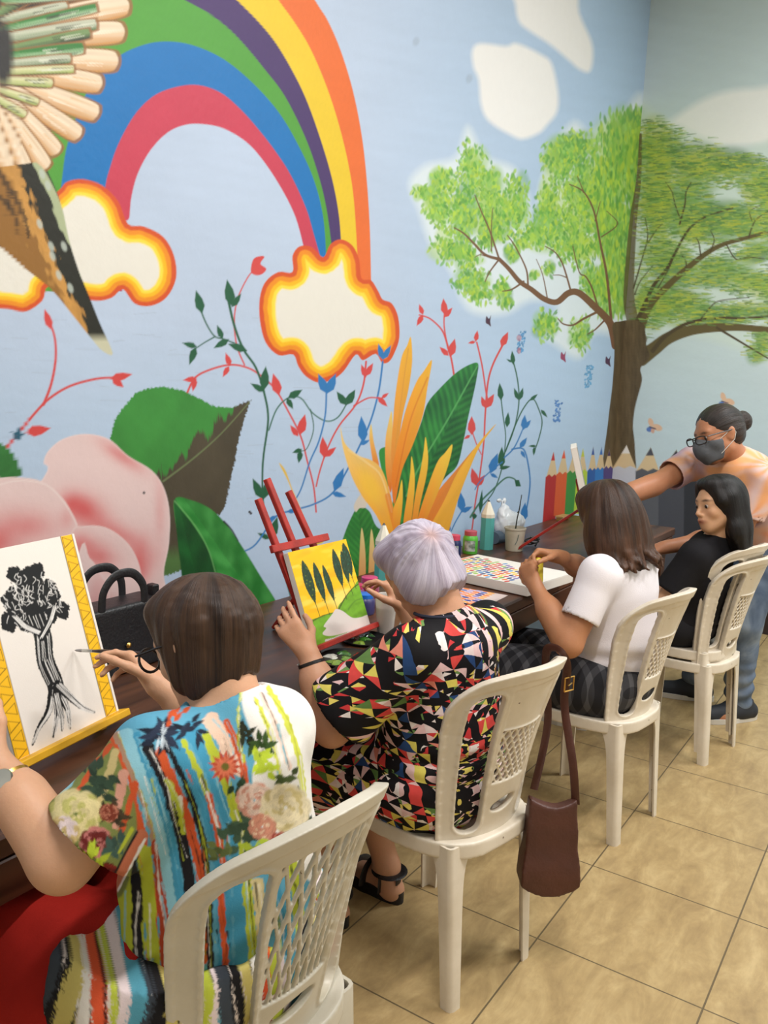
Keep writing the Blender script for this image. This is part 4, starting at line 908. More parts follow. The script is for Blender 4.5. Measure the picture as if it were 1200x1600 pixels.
def hand_prims(w, d, n, tside, curl=(.5, .55, .6, .65), s=1.0, thumb=(.55, .6, .35), spread=.06, hook=(1.0, 1.25, .8), fr=.0082, tcurl=.4):
    """w wrist point, d hand direction, n palm-facing normal, tside +1/-1: which way along cross(d,n) the thumb lies"""
    d = nrm(d); n = nrm(V(n)-d*(V(n)@d)); t_ = nrm(np.cross(d, n))*tside; w = V(w); P_ = []
    pl = .088*s
    for o, r0, r1 in [(.022, .015, .0125), (.008, .016, .0135), (-.008, .016, .013), (-.021, .0145, .012)]:
        P_.append(cap(w+t_*o*.55*s+d*.008*s, w+d*pl+t_*o*1.12*s, r0*s, r1*s, .010*s))
    P_.append(cap(w-d*.02*s, w+d*.02*s, .020*s, .021*s, .015*s))
    P_.append(ell(w+d*.035*s+t_*.020*s+n*.008*s, (.019*s, .026*s, .014*s), np.stack([t_, d, n], 1), .012*s))
    out = []
    for k, (o, L) in enumerate(zip((.025, .0085, -.0085, -.0245), (.073, .081, .075, .060))):
        b = w+d*pl*(.97, 1.0, .97, .90)[k]+t_*o*s*1.05; a = spread*(1.5, .5, -.5, -1.5)[k]; dd = nrm(d+t_*a); c = curl[k]; ang = 0; q = b
        for j, fl in enumerate((.46, .30, .24)):
            ang += c*hook[j]; u = dd*math.cos(ang)+n*math.sin(ang); e = q+u*L*fl*s; r0 = fr*(1-.09*j)*s
            out.append(cap(q, e, r0*(1.04 if k < 3 else .92), r0*(.94 if k < 3 else .84), .0035*s)); q = e
    b = w+d*.026*s+t_*.024*s+n*.008*s; u = nrm(d*thumb[0]+t_*thumb[1]+n*thumb[2]); q = b
    for j, (L, r_) in enumerate(((.044, .0125), (.033, .0102), (.026, .0092))):
        e = q+u*L*s; out.append(cap(q, e, r_*s, r_*.92*s, .006*s)); q = e; u = nrm(u+d*tcurl*.6-t_*tcurl*.5+n*tcurl*.15)
    return P_, out
def limb(a, b, r0, r1, k=.02, bulge=0.0):
    a, b = V(a), V(b); o = [cap(a, b, r0, r1, k)]
    if bulge: m_ = a*.62+b*.38; u = nrm(b-a); o.append(cap(m_-u*.05, m_+u*.05, (r0*.6+r1*.4)+bulge, None, .03))
    return o
def foot_prims(ank, toe, s=1.0):
    a, t_ = V(ank), V(toe); u = nrm(V(t_[0]-a[0], t_[1]-a[1], 0)); f0 = V(a[0], a[1], .032*s)
    return [cap(a, f0-u*.02, .034*s, .031*s, .02), cap(f0-u*.035*s, f0+u*.10*s, .030*s, .030*s, .03), cap(f0+u*.08*s, f0+u*.165*s-V(0, 0, .010*s), .030*s, .021*s, .03), cap(a-V(0, 0, .01), f0+u*.09*s, .03*s, .022*s, .03)]
M_SKINS = {}
def skin_mesh(name, prims, thin, head=None, lo=None, hi=None, h=.0045, col=None, extra=None, paintfn=None, cuts=None, roots=None):
    allp = list(prims)+list(thin)+(head[0] if head else [])
    b = [bounds(p, .03) for p in allp]; L0 = np.min([x[0] for x in b], 0); H0 = np.max([x[1] for x in b], 0)
    if lo is not None: L0 = np.maximum(L0, lo)
    f = Field(L0, H0, h)
    f.add(prims)
    if head: f.add(head[0]); f.add(head[1], op='-'); f.add(head[2])
    f.add(thin)
    me_, v = f.mesh(name, 1)
    c = np.empty((len(v), 3)); c[:] = col
    c *= (1+.05*rnd_noise(v, 5, 3, 9)[:, None])
    if paintfn: c = paintfn(v, c)
    set_col(me_, c); return me_
def person_root(label, loc):
    return thing('person', label, 'person', loc)
def skin_mat(name):
    return mat_paint(name, rough=.48, bump=.25, bscale=260, var=.05, spec=.35, sss=.12, bdist=.0012)
M_SKIN = skin_mat('skin')
def hair_mat(name, c_dark, c_light, rough=.38, fine=170.):
    """strands: noise stretched along the combed direction; pc = (cos, sin)*azimuth radius, length"""
    m_, nt, N, L, B = mat_new(name); a = N.new('ShaderNodeAttribute'); a.attribute_name = 'pc'
    mp = N.new('ShaderNodeMapping'); mp.inputs['Scale'].default_value = (fine*.13, fine*.13, 2.2); L.new(a.outputs['Vector'], mp.inputs['Vector'])
    n = N.new('ShaderNodeTexNoise'); n.inputs['Scale'].default_value = 1; n.inputs['Detail'].default_value = 6; n.inputs['Roughness'].default_value = .7; L.new(mp.outputs[0], n.inputs['Vector'])
    mp2 = N.new('ShaderNodeMapping'); mp2.inputs['Scale'].default_value = (3.2, 3.2, .9); L.new(a.outputs['Vector'], mp2.inputs['Vector'])
    n2 = N.new('ShaderNodeTexNoise'); n2.inputs['Scale'].default_value = 1; n2.inputs['Detail'].default_value = 3; L.new(mp2.outputs[0], n2.inputs['Vector'])
    ad = N.new('ShaderNodeMath'); ad.operation = 'MULTIPLY_ADD'; L.new(n2.outputs['Fac'], ad.inputs[0]); ad.inputs[1].default_value = .55; 
    mm = N.new('ShaderNodeMath'); mm.operation = 'MULTIPLY'; mm.inputs[1].default_value = .5; L.new(n.outputs['Fac'], mm.inputs[0]); L.new(mm.outputs[0], ad.inputs[2])
    cr = N.new('ShaderNodeValToRGB'); e = cr.color_ramp.elements; e[0].position = .38; e[1].position = .66; e[0].color = (*c_dark, 1); e[1].color = (*c_light, 1); L.new(ad.outputs[0], cr.inputs['Fac'])
    p = N.new('ShaderNodeAttribute'); p.attribute_name = 'paint'
    mx = N.new('ShaderNodeMix'); mx.data_type = 'RGBA'; mx.blend_type = 'MULTIPLY'; mx.inputs['Factor'].default_value = 1; L.new(cr.outputs['Color'], mx.inputs['A']); L.new(p.outputs['Color'], mx.inputs['B'])
    L.new(mx.outputs['Result'], B.inputs['Base Color']); B.inputs['Roughness'].default_value = rough; B.inputs['Specular IOR Level'].default_value = .28
    b = N.new('ShaderNodeBump'); b.inputs['Strength'].default_value = .75; b.inputs['Distance'].default_value = .0035; L.new(n.outputs['Fac'], b.inputs['Height']); L.new(b.outputs['Normal'], B.inputs['Normal'])
    return m_
def hair_mesh(name, prims, crown, axis, subs=(), cuts=(), h=.0032, ridge=.0016, nridge=34, seed=3, tint=None, wave=.0, locks=(), it=1, rag=None, post=None):
    """crown: point the hair radiates from; axis: direction from the head centre to the crown"""
    b = [bounds(p, .02) for p in list(prims)+list(locks)]; f = Field(np.min([x[0] for x in b], 0), np.max([x[1] for x in b], 0), h)
    f.add(prims)
    if len(subs): f.add(subs, op='-')
    for c_ in cuts: f.cut(*c_)
    if len(locks): f.add(locks)
    A = nrm(axis); U_ = nrm(np.cross(A, V(.3, .2, .9))); W_ = np.cross(A, U_); cr = V(crown)
    def pcoord(P_):
        q = P_-cr; a = q@A; x, y = q@U_, q@W_; r_ = np.sqrt(x*x+y*y)+1e-6; th = np.arctan2(y, x)+wave*np.sin(r_*22+3*x/.1)*.2
        return th, np.sqrt(a*a+r_*r_), r_
    def disp(P_):
        th, l, r_ = pcoord(P_); k = np.clip(r_/.05, 0, 1)
        n1 = rnd_noise(np.stack([np.cos(th)*nridge*.22, np.sin(th)*nridge*.22, l*9], 1), seed, 2, 1.0)
        n2 = rnd_noise(np.stack([np.cos(th)*nridge*.6, np.sin(th)*nridge*.6, l*16], 1), seed+1, 2, 1.0)
        return -(ridge*1.6*n1+ridge*n2)*k
    f.displace(disp)
    if rag is not None:  # ragged lower hem of the hair: rag(P)->signed distance, positive outside
        i = np.argwhere(np.abs(f.d) < .05); P_ = f.lo+i*f.h; th, l, r_ = pcoord(P_)
        o = rag(P_)+.010*rnd_noise(np.stack([np.cos(th)*9, np.sin(th)*9, l*4], 1), seed+7, 3, 1.0)
        f.d[i[:, 0], i[:, 1], i[:, 2]] = np.maximum(f.d[i[:, 0], i[:, 1], i[:, 2]], o)
    me_, v = f.mesh(name, it)
    th, l, r_ = pcoord(v); set_vec(me_, np.stack([np.cos(th), np.sin(th), l*6], 1))
    c = np.ones((len(v), 3)); c = tint(v, c, th, l) if tint else c
    set_col(me_, c); return me_
def cloth_mesh(name, add, infl, subs=(), cuts=(), h=.005, folds=None, it=1, extra=(), paintfn=None, base=(1, 1, 1), lo=None, refine=False, subs_late=(), hems=()):
    b = [bounds(p, infl+.01) for p in list(add)+list(extra)]; L0 = np.min([x[0] for x in b], 0); H0 = np.max([x[1] for x in b], 0)
    if lo is not None: L0 = np.maximum(L0, lo)
    f = Field(L0, H0, h); f.add(add, infl)
    if len(extra): f.add(extra)
    if len(subs): f.add(subs, op='-')
    for c_ in cuts: f.cut(*c_)
    if folds: f.displace(folds)
    for hm_ in hems: f.hem(*hm_)
    if len(subs_late): f.add(subs_late, op='-')
    me_, v = f.mesh(name, it)
    if refine:
        import bmesh
        bm = bmesh.new(); bm.from_mesh(me_); bmesh.ops.subdivide_edges(bm, edges=bm.edges, cuts=1, use_grid_fill=True); bm.to_mesh(me_); bm.free(); v = coords(me_)
        me_.polygons.foreach_set('use_smooth', np.full(len(me_.polygons), True))
    if paintfn is not None: set_col(me_, paintfn(v))
    return me_
def layered_locks(T_, c, r_, axis, n, seed, r0=.013, t0=(.5, 1.3), ln=(.45, .8), tmax=2.15, lift=.05, twist=.25):
    """overlapping tapered locks combed away from the crown over the head"""
    rs = random.Random(seed); A = nrm(V(axis)); U_ = nrm(np.cross(A, V(.1, .9, .3))); W_ = np.cross(A, U_); out = []
    for _ in range(n):
        ph = rs.uniform(0, 6.283); a = rs.uniform(*t0); L_ = rs.uniform(*ln); pts = []
        for k in range(5):
            t = min(tmax, a+L_*k/4); p_ = ph+twist*t; d = A*math.cos(t)+(U_*math.cos(p_)+W_*math.sin(p_))*math.sin(t)
            pts.append(V(c)+V(r_)*d*(.955+lift*(k/4)**2))
        if pts[-1][1] > .035 and pts[-1][2] < .06: continue
        q = [T_(*p) for p in pts]
        for k in range(4): out.append(cap(q[k], q[k+1], r0*(1-.20*k), r0*(1-.20*(k+1)), .004))
    return out
SK_L = srgb(208, 160, 128)
# ---- woman 1: striped floral blouse, brown bob, painting at the yellow easel
ONLY = None
t1 = person_root('person in a bright striped floral blouse with short brown hair, holding a paintbrush', (.25, -.62, 0))
hd = V(.212, -.612, 1.078); hf = nrm(V(-.86, -.10, -.42)); hu = nrm(V(-.36, .03, .93))
H1 = head_prims(hd, hf, hu, .93)
T = H1[4]
neck = V(.280, -.618, .98); shL = V(.268, -.762, .932); shR = V(.300, -.515, .918); elL = V(.205, -.890, .800); wrL = V(.055, -.895, .905); elR = V(.11, -.41, .79); wrR = V(-.022, -.505, .912)
ch = V(.272, -.625, .83); pv = V(.27, -.625, .53)
MT = frame((-.98, .19, 0), (-.15, 0, 1))
torso1 = [ell(ch, (.158, .115, .15), MT, .05), ell(V(.275, -.62, .68), (.175, .135, .15), MT, .06), ell(pv, (.185, .135, .11), MT, .05), cap(shL, shR, .056, .048, .05), ell(V(.18, -.60, .80), (.14, .08, .09), MT, .05)]
arm1 = limb(shL, elL, .053, .042, .03)+limb(elL, wrL, .042, .026, .02, .005)+limb(shR, elR, .052, .044, .03)+limb(elR, wrR, .043, .026, .02, .004)
neck1 = [cap(neck+V(.012, 0, -.035), T(0, -.028, -.05), .060, .050, .035)]
hipL, hipR = pv+V(-.02, -.10, -.05), pv+V(.01, .10, -.05); knL, knR = V(-.17, -.80, .50), V(-.17, -.52, .50); anL, anR = V(-.10, -.80, .09), V(-.14, -.50, .09)
leg1 = limb(hipL, knL, .082, .062, .03)+limb(knL, anL, .058, .036, .03)+limb(hipR, knR, .082, .062, .03)+limb(knR, anR, .058, .036, .03)+foot_prims(anL, anL+V(-.2, 0, 0))+foot_prims(anR, anR+V(-.2, 0, 0))
# right hand holds the brush, left hand steadies the canvas edge
hr, hrf = hand_prims(wrR, (-.80, -.10, .42), (-.35, -.85, -.40), 1, curl=(.50, .62, .72, .80), s=.93, thumb=(.75, .55, .40), hook=(1.0, .9, .5), spread=.03, tcurl=.3)
hl, hlf = hand_prims(wrL, (-.75, -.35, .5), (-.05, .86, -.35), -1, curl=(.35, .38, .42, .45), s=.93)
me1 = skin_mesh('person_body', torso1+arm1+neck1+leg1+hr+hl, hrf+hlf, H1, h=.0045, col=srgb(206, 158, 126))
att(link('body', me1, M_SKIN), t1)
# hair
HC = lambda x, y, z: T(x, y, z)
ht = lambda *a: T(*a)
hairp = [ell(T(0, -.020, .028), (.082, .096, .090), H1[3], .03), ell(T(.0, -.038, -.034), (.062, .054, .070), H1[3], .03), ell(T(.052, -.005, -.035), (.026, .048, .058), H1[3], .02), ell(T(-.052, -.005, -.035), (.026, .048, .058), H1[3], .02), ell(T(0, .03, .080), (.066, .058, .036), H1[3], .03)]
M_H1 = hair_mat('brown_hair', srgb(40, 27, 21), srgb(88, 63, 46), .36)
hm = hair_mesh('hair', hairp, T(.01, -.045, .085), H1[3]@V(0, -.35, .93), subs=[ell(T(0, .088, -.028), (.062, .060, .085), H1[3], .02)], ridge=.0022, nridge=26, locks=layered_locks(T, (0, -.020, .022), (.084, .097, .096), (0, -.45, .9), 120, 5), rag=lambda P_: (-(P_-T(0, -.02, -.098))@(H1[3]@V(0, .25, .97))))
att(link('hair', hm, M_H1), t1)
# blouse
fd = nrm(V(.15, -.03, -1))
def sleeve(s_, e_, r0, r1, f=.62):
    s_, e_ = V(s_), V(e_); m_ = s_+(e_-s_)*f; return s_, m_, r0, r1
sl_ = shL+(elL-shL)*.72+V(-.0, -.0, -.012); sr_ = shR+(elR-shR)*.7
gown = torso1+[cap(shL, sl_, .058, .072, .035), cap(shR, sr_, .048, .066, .035), cap(neck+V(.03, 0, -.03), neck+V(.03, 0, -.06), .07, .08, .05)]
skirtp = [ell(pv+V(.0, .0, .0), (.200, .125, .12), MT, .05), ell(pv+V(-.03, 0, -.05), (.200, .14, .07), MT, .04), cap(V(.27, -.725, .53), V(.05, -.775, .515), .112, .100, .05), cap(pv+V(0, .09, 0), pv+V(-.22, .07, .0), .105, .090, .05)]
uL = nrm(sl_-shL); uR = nrm(sr_-shR)
def folds1(P_):
    q = P_-V(.30, -.6, .75); n = rnd_noise(np.stack([q[:, 1]*20+q[:, 2]*5, q[:, 2]*3, q[:, 0]*7], 1), 9, 2, 1.0)
    dr = np.exp(-((P_[:, 2]-.62)/.10)**2)*np.sin(P_[:, 2]*75+2*np.sin(P_[:, 1]*14))*.0030
    # drape line falling from the left shoulder to the waist
    ln = (q[:, 1]+.125-.25*(q[:, 2]-.1)); gr = np.exp(-(ln/.012)**2)*.008*np.clip((.16-q[:, 2])/.1, 0, 1)
    return .0048*n+dr+gr
# hem openings of the sleeves
hem1 = [(sl_, uL, .076, .105), (sr_, uR, .06, .09)]
cut1 = []
def plane_cut(f, p, n, c, r_): pass
PR = V(0, 1, 0)
def paint_blouse(v):
    """watercolour stripes running down the back, flowers at right back, sleeve and hem"""
    cv = Canvas(to_px(v), srgb(92, 158, 184), 2.0); cv.jf = .16; F, Sx, B, Lf = cv.fill, cv.stroke, cv.blob, cv.leaf; rs = random.Random(8)
    W1, LM, OR, BK, BL, LB, TN, RD = srgb(232, 228, 222), srgb(176, 186, 56), srgb(200, 84, 44), srgb(28, 26, 30), srgb(66, 144, 176), srgb(140, 192, 206), srgb(166, 132, 106), srgb(150, 50, 38)
    F([(480, 1040), (385, 1040), (378, 1100), (400, 1170), (395, 1230), (430, 1330), (540, 1380), (560, 1100)], W1, soft=4)
    T_ = [([(160, 1120), (150, 1200), (190, 1300), (205, 1400), (200, 1560)], 40, LM), ([(172, 1150), (196, 1215), (214, 1280), (228, 1350), (238, 1430), (236, 1560)], 16, OR), ([(184, 1150), (212, 1215), (234, 1275), (246, 1330)], 13, TN), ([(205, 1330), (215, 1400), (214, 1470), (226, 1560)], 15, BK), ([(228, 1330), (234, 1420), (240, 1500), (238, 1560)], 17, LM), ([(246, 1320), (254, 1400), (260, 1480), (262, 1560)], 17, srgb(170, 66, 38)),
          ([(198, 1148), (222, 1210), (246, 1270), (258, 1330), (270, 1400), (284, 1480), (290, 1560)], 20, LB), ([(214, 1150), (240, 1220), (262, 1290), (274, 1350), (286, 1430)], 13, BL), ([(232, 1170), (256, 1220), (276, 1280), (290, 1340), (298, 1400)], 17, BK), ([(250, 1175), (274, 1230), (296, 1290), (310, 1345), (318, 1410), (318, 1500)], 15, OR), ([(262, 1220), (280, 1260), (286, 1300)], 9, LM),
          ([(258, 1160), (288, 1220), (310, 1285), (322, 1345), (326, 1410), (330, 1560)], 10, BK), ([(272, 1150), (302, 1210), (326, 1270), (342, 1330), (350, 1400), (352, 1560)], 22, BL), ([(288, 1160), (314, 1215), (334, 1275), (346, 1320)], 8, LM), ([(298, 1140), (328, 1190), (350, 1250), (368, 1305), (376, 1380), (380, 1560)], 24, BL), ([(326, 1245), (340, 1300), (348, 1345)], 10, OR), ([(322, 1150), (350, 1215), (368, 1270), (378, 1310), (388, 1400), (400, 1560)], 14, LM),
          ([(330, 1125), (352, 1160), (372, 1200)], 22, srgb(222, 190, 168)), ([(355, 1130), (372, 1170), (385, 1220)], 10, OR), ([(398, 1090), (420, 1140), (436, 1200), (440, 1260)], 7, srgb(206, 210, 80)), ([(420, 1075), (450, 1130), (468, 1190), (476, 1260)], 8, srgb(206, 210, 80)), ([(408, 1085), (434, 1140), (452, 1200)], 8, srgb(232, 206, 190)), ([(378, 1075), (372, 1130), (380, 1190)], 5, LM),
          ([(300, 1400), (304, 1470), (310, 1560)], 14, LM), ([(345, 1400), (350, 1470), (355, 1560)], 10, OR), ([(402, 1380), (410, 1460), (415, 1560)], 16, srgb(206, 190, 140)), ([(425, 1360), (440, 1450), (445, 1560)], 14, BL), ([(455, 1340), (470, 1450), (475, 1560)], 16, LM), ([(275, 1430), (282, 1500), (285, 1560)], 12, BL)]
    for p, w, c in T_:
        Sx(p, w*1.1, c, w*1.1, jag=2.4)
        for _ in range(4):
            k = rs.randint(0, len(p)-2); q = [(a+rs.uniform(-w*.3, w*.3), b+rs.uniform(-8, 8)) for a, b in p[k:k+3]]; Sx(q, rs.uniform(1.5, 4), rs.choice([W1, np.array(c)*.7, np.array(c)*1.2, LM, LB, BK]), 1, jag=1.2, alpha=.75)
    for _ in range(24): x, y = rs.uniform(200, 400), rs.uniform(1180, 1480); Sx([(x, y), (x+rs.uniform(2, 12), y+rs.uniform(20, 50))], rs.uniform(1.5, 5), rs.choice([W1, LB, LM, BK, OR]), 1, jag=1.5, alpha=.8)
    def flower(x, y, R_, n, c1, c2, layers=2, w=.5, core=None):
        for l in range(layers):
            for k in range(n): Lf((x, y), 360*k/n+l*180/n+rs.uniform(-4, 4), R_*(1-.3*l)*rs.uniform(.9, 1.08), R_*w*(1-.3*l), (c1 if l % 2 == 0 else c2)*rs.uniform(.85, 1.12))
        B((x, y), R_*.22, R_*.22, core if core is not None else srgb(90, 60, 40), soft=.5)
    def peony(x, y, R_, c1, c2):
        for l in range(6):
            rr = R_*(1.05-.16*l); m_ = 15-l
            for k in range(m_):
                a = 2*math.pi*(k+rs.random()*.6)/m_; w_ = rr*.30; cc = (c1 if rs.random() < .65 else c2)*rs.uniform(.82, 1.1); B((x+rr*.72*math.cos(a), y+rr*.66*math.sin(a)), rr*.36, w_, cc, a, .35, .9); Sx([(x+rr*.9*math.cos(a-.2), y+rr*.82*math.sin(a-.2)), (x+rr*1.02*math.cos(a), y+rr*.92*math.sin(a)), (x+rr*.9*math.cos(a+.2), y+rr*.82*math.sin(a+.2))], 1.2, cc*.72, .8, alpha=.6)
    def leaves(x, y, n, s_, L_, w, c, lo=.7, hi=1.3):
        for k in range(n): Lf((x+rs.uniform(-s_, s_), y+rs.uniform(-s_, s_)), rs.uniform(0, 360), L_*rs.uniform(.7, 1.1), w, c*rs.uniform(lo, hi))
    leaves(252, 1148, 18, 10, 34, 10, srgb(36, 44, 62), .5, 1.4); leaves(300, 1140, 10, 14, 26, 8, srgb(30, 38, 54), .5, 1.4); leaves(252, 1150, 7, 4, 26, 4, srgb(186, 196, 204)); leaves(275, 1118, 8, 10, 20, 8, OR, .8, 1.1)
    leaves(382, 1150, 9, 10, 24, 9, srgb(40, 44, 30)); leaves(405, 1165, 10, 12, 24, 10, srgb(56, 80, 40)); leaves(375, 1232, 6, 10, 20, 10, srgb(44, 64, 44))
    leaves(412, 1195, 14, 12, 24, 11, srgb(186, 206, 60), .8, 1.1)
    leaves(372, 1310, 16, 22, 30, 14, srgb(62, 84, 64), .7, 1.25); leaves(350, 1335, 8, 12, 24, 12, srgb(96, 108, 62)); leaves(450, 1215, 8, 8, 20, 10, srgb(70, 84, 44)); leaves(470, 1260, 10, 14, 26, 10, srgb(44, 56, 40)); leaves(478, 1300, 8, 10, 26, 12, srgb(60, 80, 60))
    peony(398, 1250, 27, srgb(228, 200, 184), srgb(210, 150, 130)); peony(446, 1262, 36, srgb(230, 216, 180), srgb(204, 186, 130)); peony(410, 1292, 20, srgb(206, 140, 116), srgb(224, 190, 160)); peony(440, 1322, 22, srgb(150, 56, 48), srgb(196, 120, 100)); leaves(405, 1330, 12, 16, 26, 12, srgb(176, 196, 60), .8, 1.1)
    flower(352, 1198, 28, 13, srgb(180, 72, 50), srgb(206, 110, 80), 2, .30, srgb(104, 96, 40))
    # left sleeve
    F([(60, 1290), (90, 1230), (130, 1190), (165, 1150), (196, 1215), (214, 1290), (190, 1400), (120, 1400), (60, 1330)], srgb(120, 128, 70), soft=3)
    Sx([(160, 1160), (120, 1205), (95, 1245)], 12, LB, 8, jag=2); Sx([(172, 1165), (135, 1215), (110, 1250)], 9, OR, 6, jag=2); Sx([(180, 1175), (165, 1230), (150, 1260)], 14, srgb(196, 176, 120), 8, jag=2); Sx([(193, 1210), (186, 1250), (180, 1290)], 16, srgb(206, 150, 130), 10, jag=2); Sx([(212, 1225), (200, 1265), (190, 1300)], 10, OR, 8, jag=2)
    leaves(152, 1225, 18, 22, 30, 13, srgb(48, 66, 50)); leaves(172, 1275, 12, 14, 24, 10, srgb(60, 50, 34)); peony(118, 1272, 38, srgb(222, 206, 150), srgb(196, 190, 110)); peony(98, 1300, 24, srgb(226, 206, 204), srgb(206, 180, 120)); peony(150, 1316, 24, srgb(110, 38, 36), srgb(196, 120, 116)); peony(170, 1270, 14, srgb(120, 52, 36), srgb(190, 120, 96)); peony(166, 1366, 18, srgb(134, 42, 36), srgb(96, 28, 28)); leaves(180, 1325, 8, 10, 26, 12, srgb(60, 84, 76))
    leaves(140, 1352, 14, 14, 28, 11, srgb(186, 204, 60), .8, 1.1); Sx([(222, 1305), (200, 1345), (176, 1392)], 18, srgb(190, 110, 80), 16, jag=1); Sx([(214, 1300), (192, 1340), (170, 1386)], 4, BK, 3); Sx([(206, 1296), (186, 1332)], 7, LM, 4); Sx([(226, 1312), (206, 1350), (184, 1392)], 4, W1, 2, jag=1)
    return np.clip(cv.C, 0, 1)*(1+.05*rnd_noise(v, 4, 2, 30)[:, None])
bm1 = cloth_mesh('blouse', gown, .010, hems=hem1, cuts=[(V(.27, -.62, .485), V(0, 0, -1))], h=.005, folds=folds1, refine=True, subs_late=[ell(neck+V(-.02, 0, .055), (.072, .092, .058), np.eye(3), .004), cap(neck+V(.052, .035, -.035), neck+V(.062, .045, -.10), .014, .006, .004)], paintfn=paint_blouse)
M_CL = mat_paint('printed_cloth', rough=.8, bump=.3, bscale=420, var=.05, spec=.2, bdist=.0010)
att(link('blouse', bm1, M_CL), t1)
def paint_skirt(v):
    s = (v-V(.30, -.61, .80))@nrm(V(.6, 1.0, 0)); P2 = np.stack([s*1000, -(v[:, 2]-.5)*1000], 1); cv = Canvas(P2, srgb(220, 206, 196), 3); rs = random.Random(3)
    cs = [srgb(232, 214, 214), srgb(30, 28, 30), srgb(224, 92, 56), srgb(90, 160, 180), srgb(206, 190, 110), srgb(190, 200, 70), srgb(60, 66, 74), srgb(234, 228, 220)]
    x = -420; k = 0
    while x < 420:
        w = rs.uniform(8, 22); c = cs[(k*3) % 8]; pts = [(x*(1+.25*(y+150)/300)+6*math.sin(y*.03+k), y) for y in range(-160, 200, 24)]; cv.stroke(pts, w*1.2, c, w*1.4, jag=4)
        cv.stroke([(a+w*.5, b) for a, b in pts], 3, cs[1], 1.5, jag=2); x += w*.95; k += 1
    return cv.C
sk1 = cloth_mesh('skirt', skirtp, .028, h=.006, cuts=[(V(0, 0, .60), V(0, 0, 1)), (V(.125, 0, 0), V(-1, 0, 0))], folds=lambda P_: .006*np.sin((P_[:, 1]*60+P_[:, 0]*30)+2*rnd_noise(P_, 3, 2, 8)), paintfn=paint_skirt, refine=True)
att(link('skirt', sk1, M_CL), t1)
M_RED = mat('red_cloth', srgb(176, 38, 30), .85, noise=.25, nscale=5, bump=.3, bscale=300, spec=.15)
tr1 = cloth_mesh('trousers', [torso1[2]]+leg1[:4], .020, h=.007, cuts=[(V(0,0,.64), V(0, 0, 1)), (V(.25, -.62, 0), V(1, 0, 0)), (V(0, 0, .2), V(0, 0, -1))], extra=[cap(V(.06, -.74, .495), V(-.16, -.79, .50), .105, .09, .04), cap(V(.06, -.56, .495), V(-.16, -.55, .50), .11, .085, .04), cap(V(.05, -.80, .46), V(-.12, -.84, .42), .10, .08, .04)], folds=lambda P_: .006*rnd_noise(P_*np.array([1, 3, 1], np.float32), 7, 3, 10))
att(link('trousers', tr1, M_RED), t1)
M_BLACKP = mat('black_frame', srgb(24, 22, 24), .35)
gl = MB()
gl.tube([T(.083, -.01, .012), T(.080, .04, .014), T(.074, .098, .014)], .0022, 6)
gl.tube([T(-.083, -.01, .012), T(-.080, .04, .014), T(-.074, .098, .014)], .0022, 6)
for sx in (-1, 1):
    gl.tube([T(sx*.040+.029*math.cos(a), .108-abs(sx*.040+.029*math.cos(a))*.13, .0+.022*math.sin(a)) for a in np.linspace(0, 2*math.pi, 22)], .0026, 6, caps=False)
gl.tube([T(-.012, .108, .004), T(0, .111, .007), T(.012, .108, .004)], .0024, 6)
g_ = att(gl.build('eyeglasses', M_BLACKP, None, smooth=True), t1)
M_GOLD = mat('gold_metal', srgb(214, 170, 90), .3, metal=1.0); M_STEEL = mat('steel', srgb(190, 190, 186), .3, metal=1.0)
# wrist watch on the left arm
def band(name, c, ax, r_, w, m_, flat=1.0, th=.002):
    ax = nrm(ax); e = nrm(np.cross(ax, V(.2, .3, .9))); b = np.cross(ax, e); q = MB(); vs = []; fs = []; n = 30
    for k in range(n):
        a = 2*math.pi*k/n; d = e*math.cos(a)+b*math.sin(a)*flat
        for rr, o in ((r_, -w/2), (r_+th, -w/2), (r_+th, w/2), (r_, w/2)): vs.append(V(c)+d*rr+ax*o)
    for k in range(n):
        for j in range(4): fs.append((k*4+j, k*4+(j+1) % 4, ((k+1) % n)*4+(j+1) % 4, ((k+1) % n)*4+j))
    q.add(vs, fs); return q
wc = wrL+(elL-wrL)*.16; wa = nrm(elL-wrL)
w_ = att(band('w', wc, wa, .0325, .014, M_GOLD).build('wrist_watch', M_GOLD, None, smooth=True), t1)
dn = nrm(np.cross(wa, V(0, -.2, 1))); dn = nrm(V(.7, -.6, .4)-wa*(V(.7, -.6, .4)@wa)); MW = np.stack([wa, np.cross(dn, wa), dn], 1)
f_ = MB().lathe([(0, .0), (.015, .0), (.016, .003), (.014, .007), (0, .0075)], wc+dn*.032, 24, MW); att(f_.build('watch_face', M_STEEL, None, smooth=True), t1)
# earring
er = MB().tube([T(.080, .0, -.042), T(.082, .0, -.055)], .0012, 6); er.lathe([(0, -.006), (.0045, 0), (0, .006)], T(.082, 0, -.060), 10); er.lathe([(0, -.007), (.005, 0), (0, .007)], T(.082, 0, -.073), 10)
att(er.build('earring', mat('red_gold_bead', srgb(190, 90, 40), .3, metal=.6), None, smooth=True), t1)
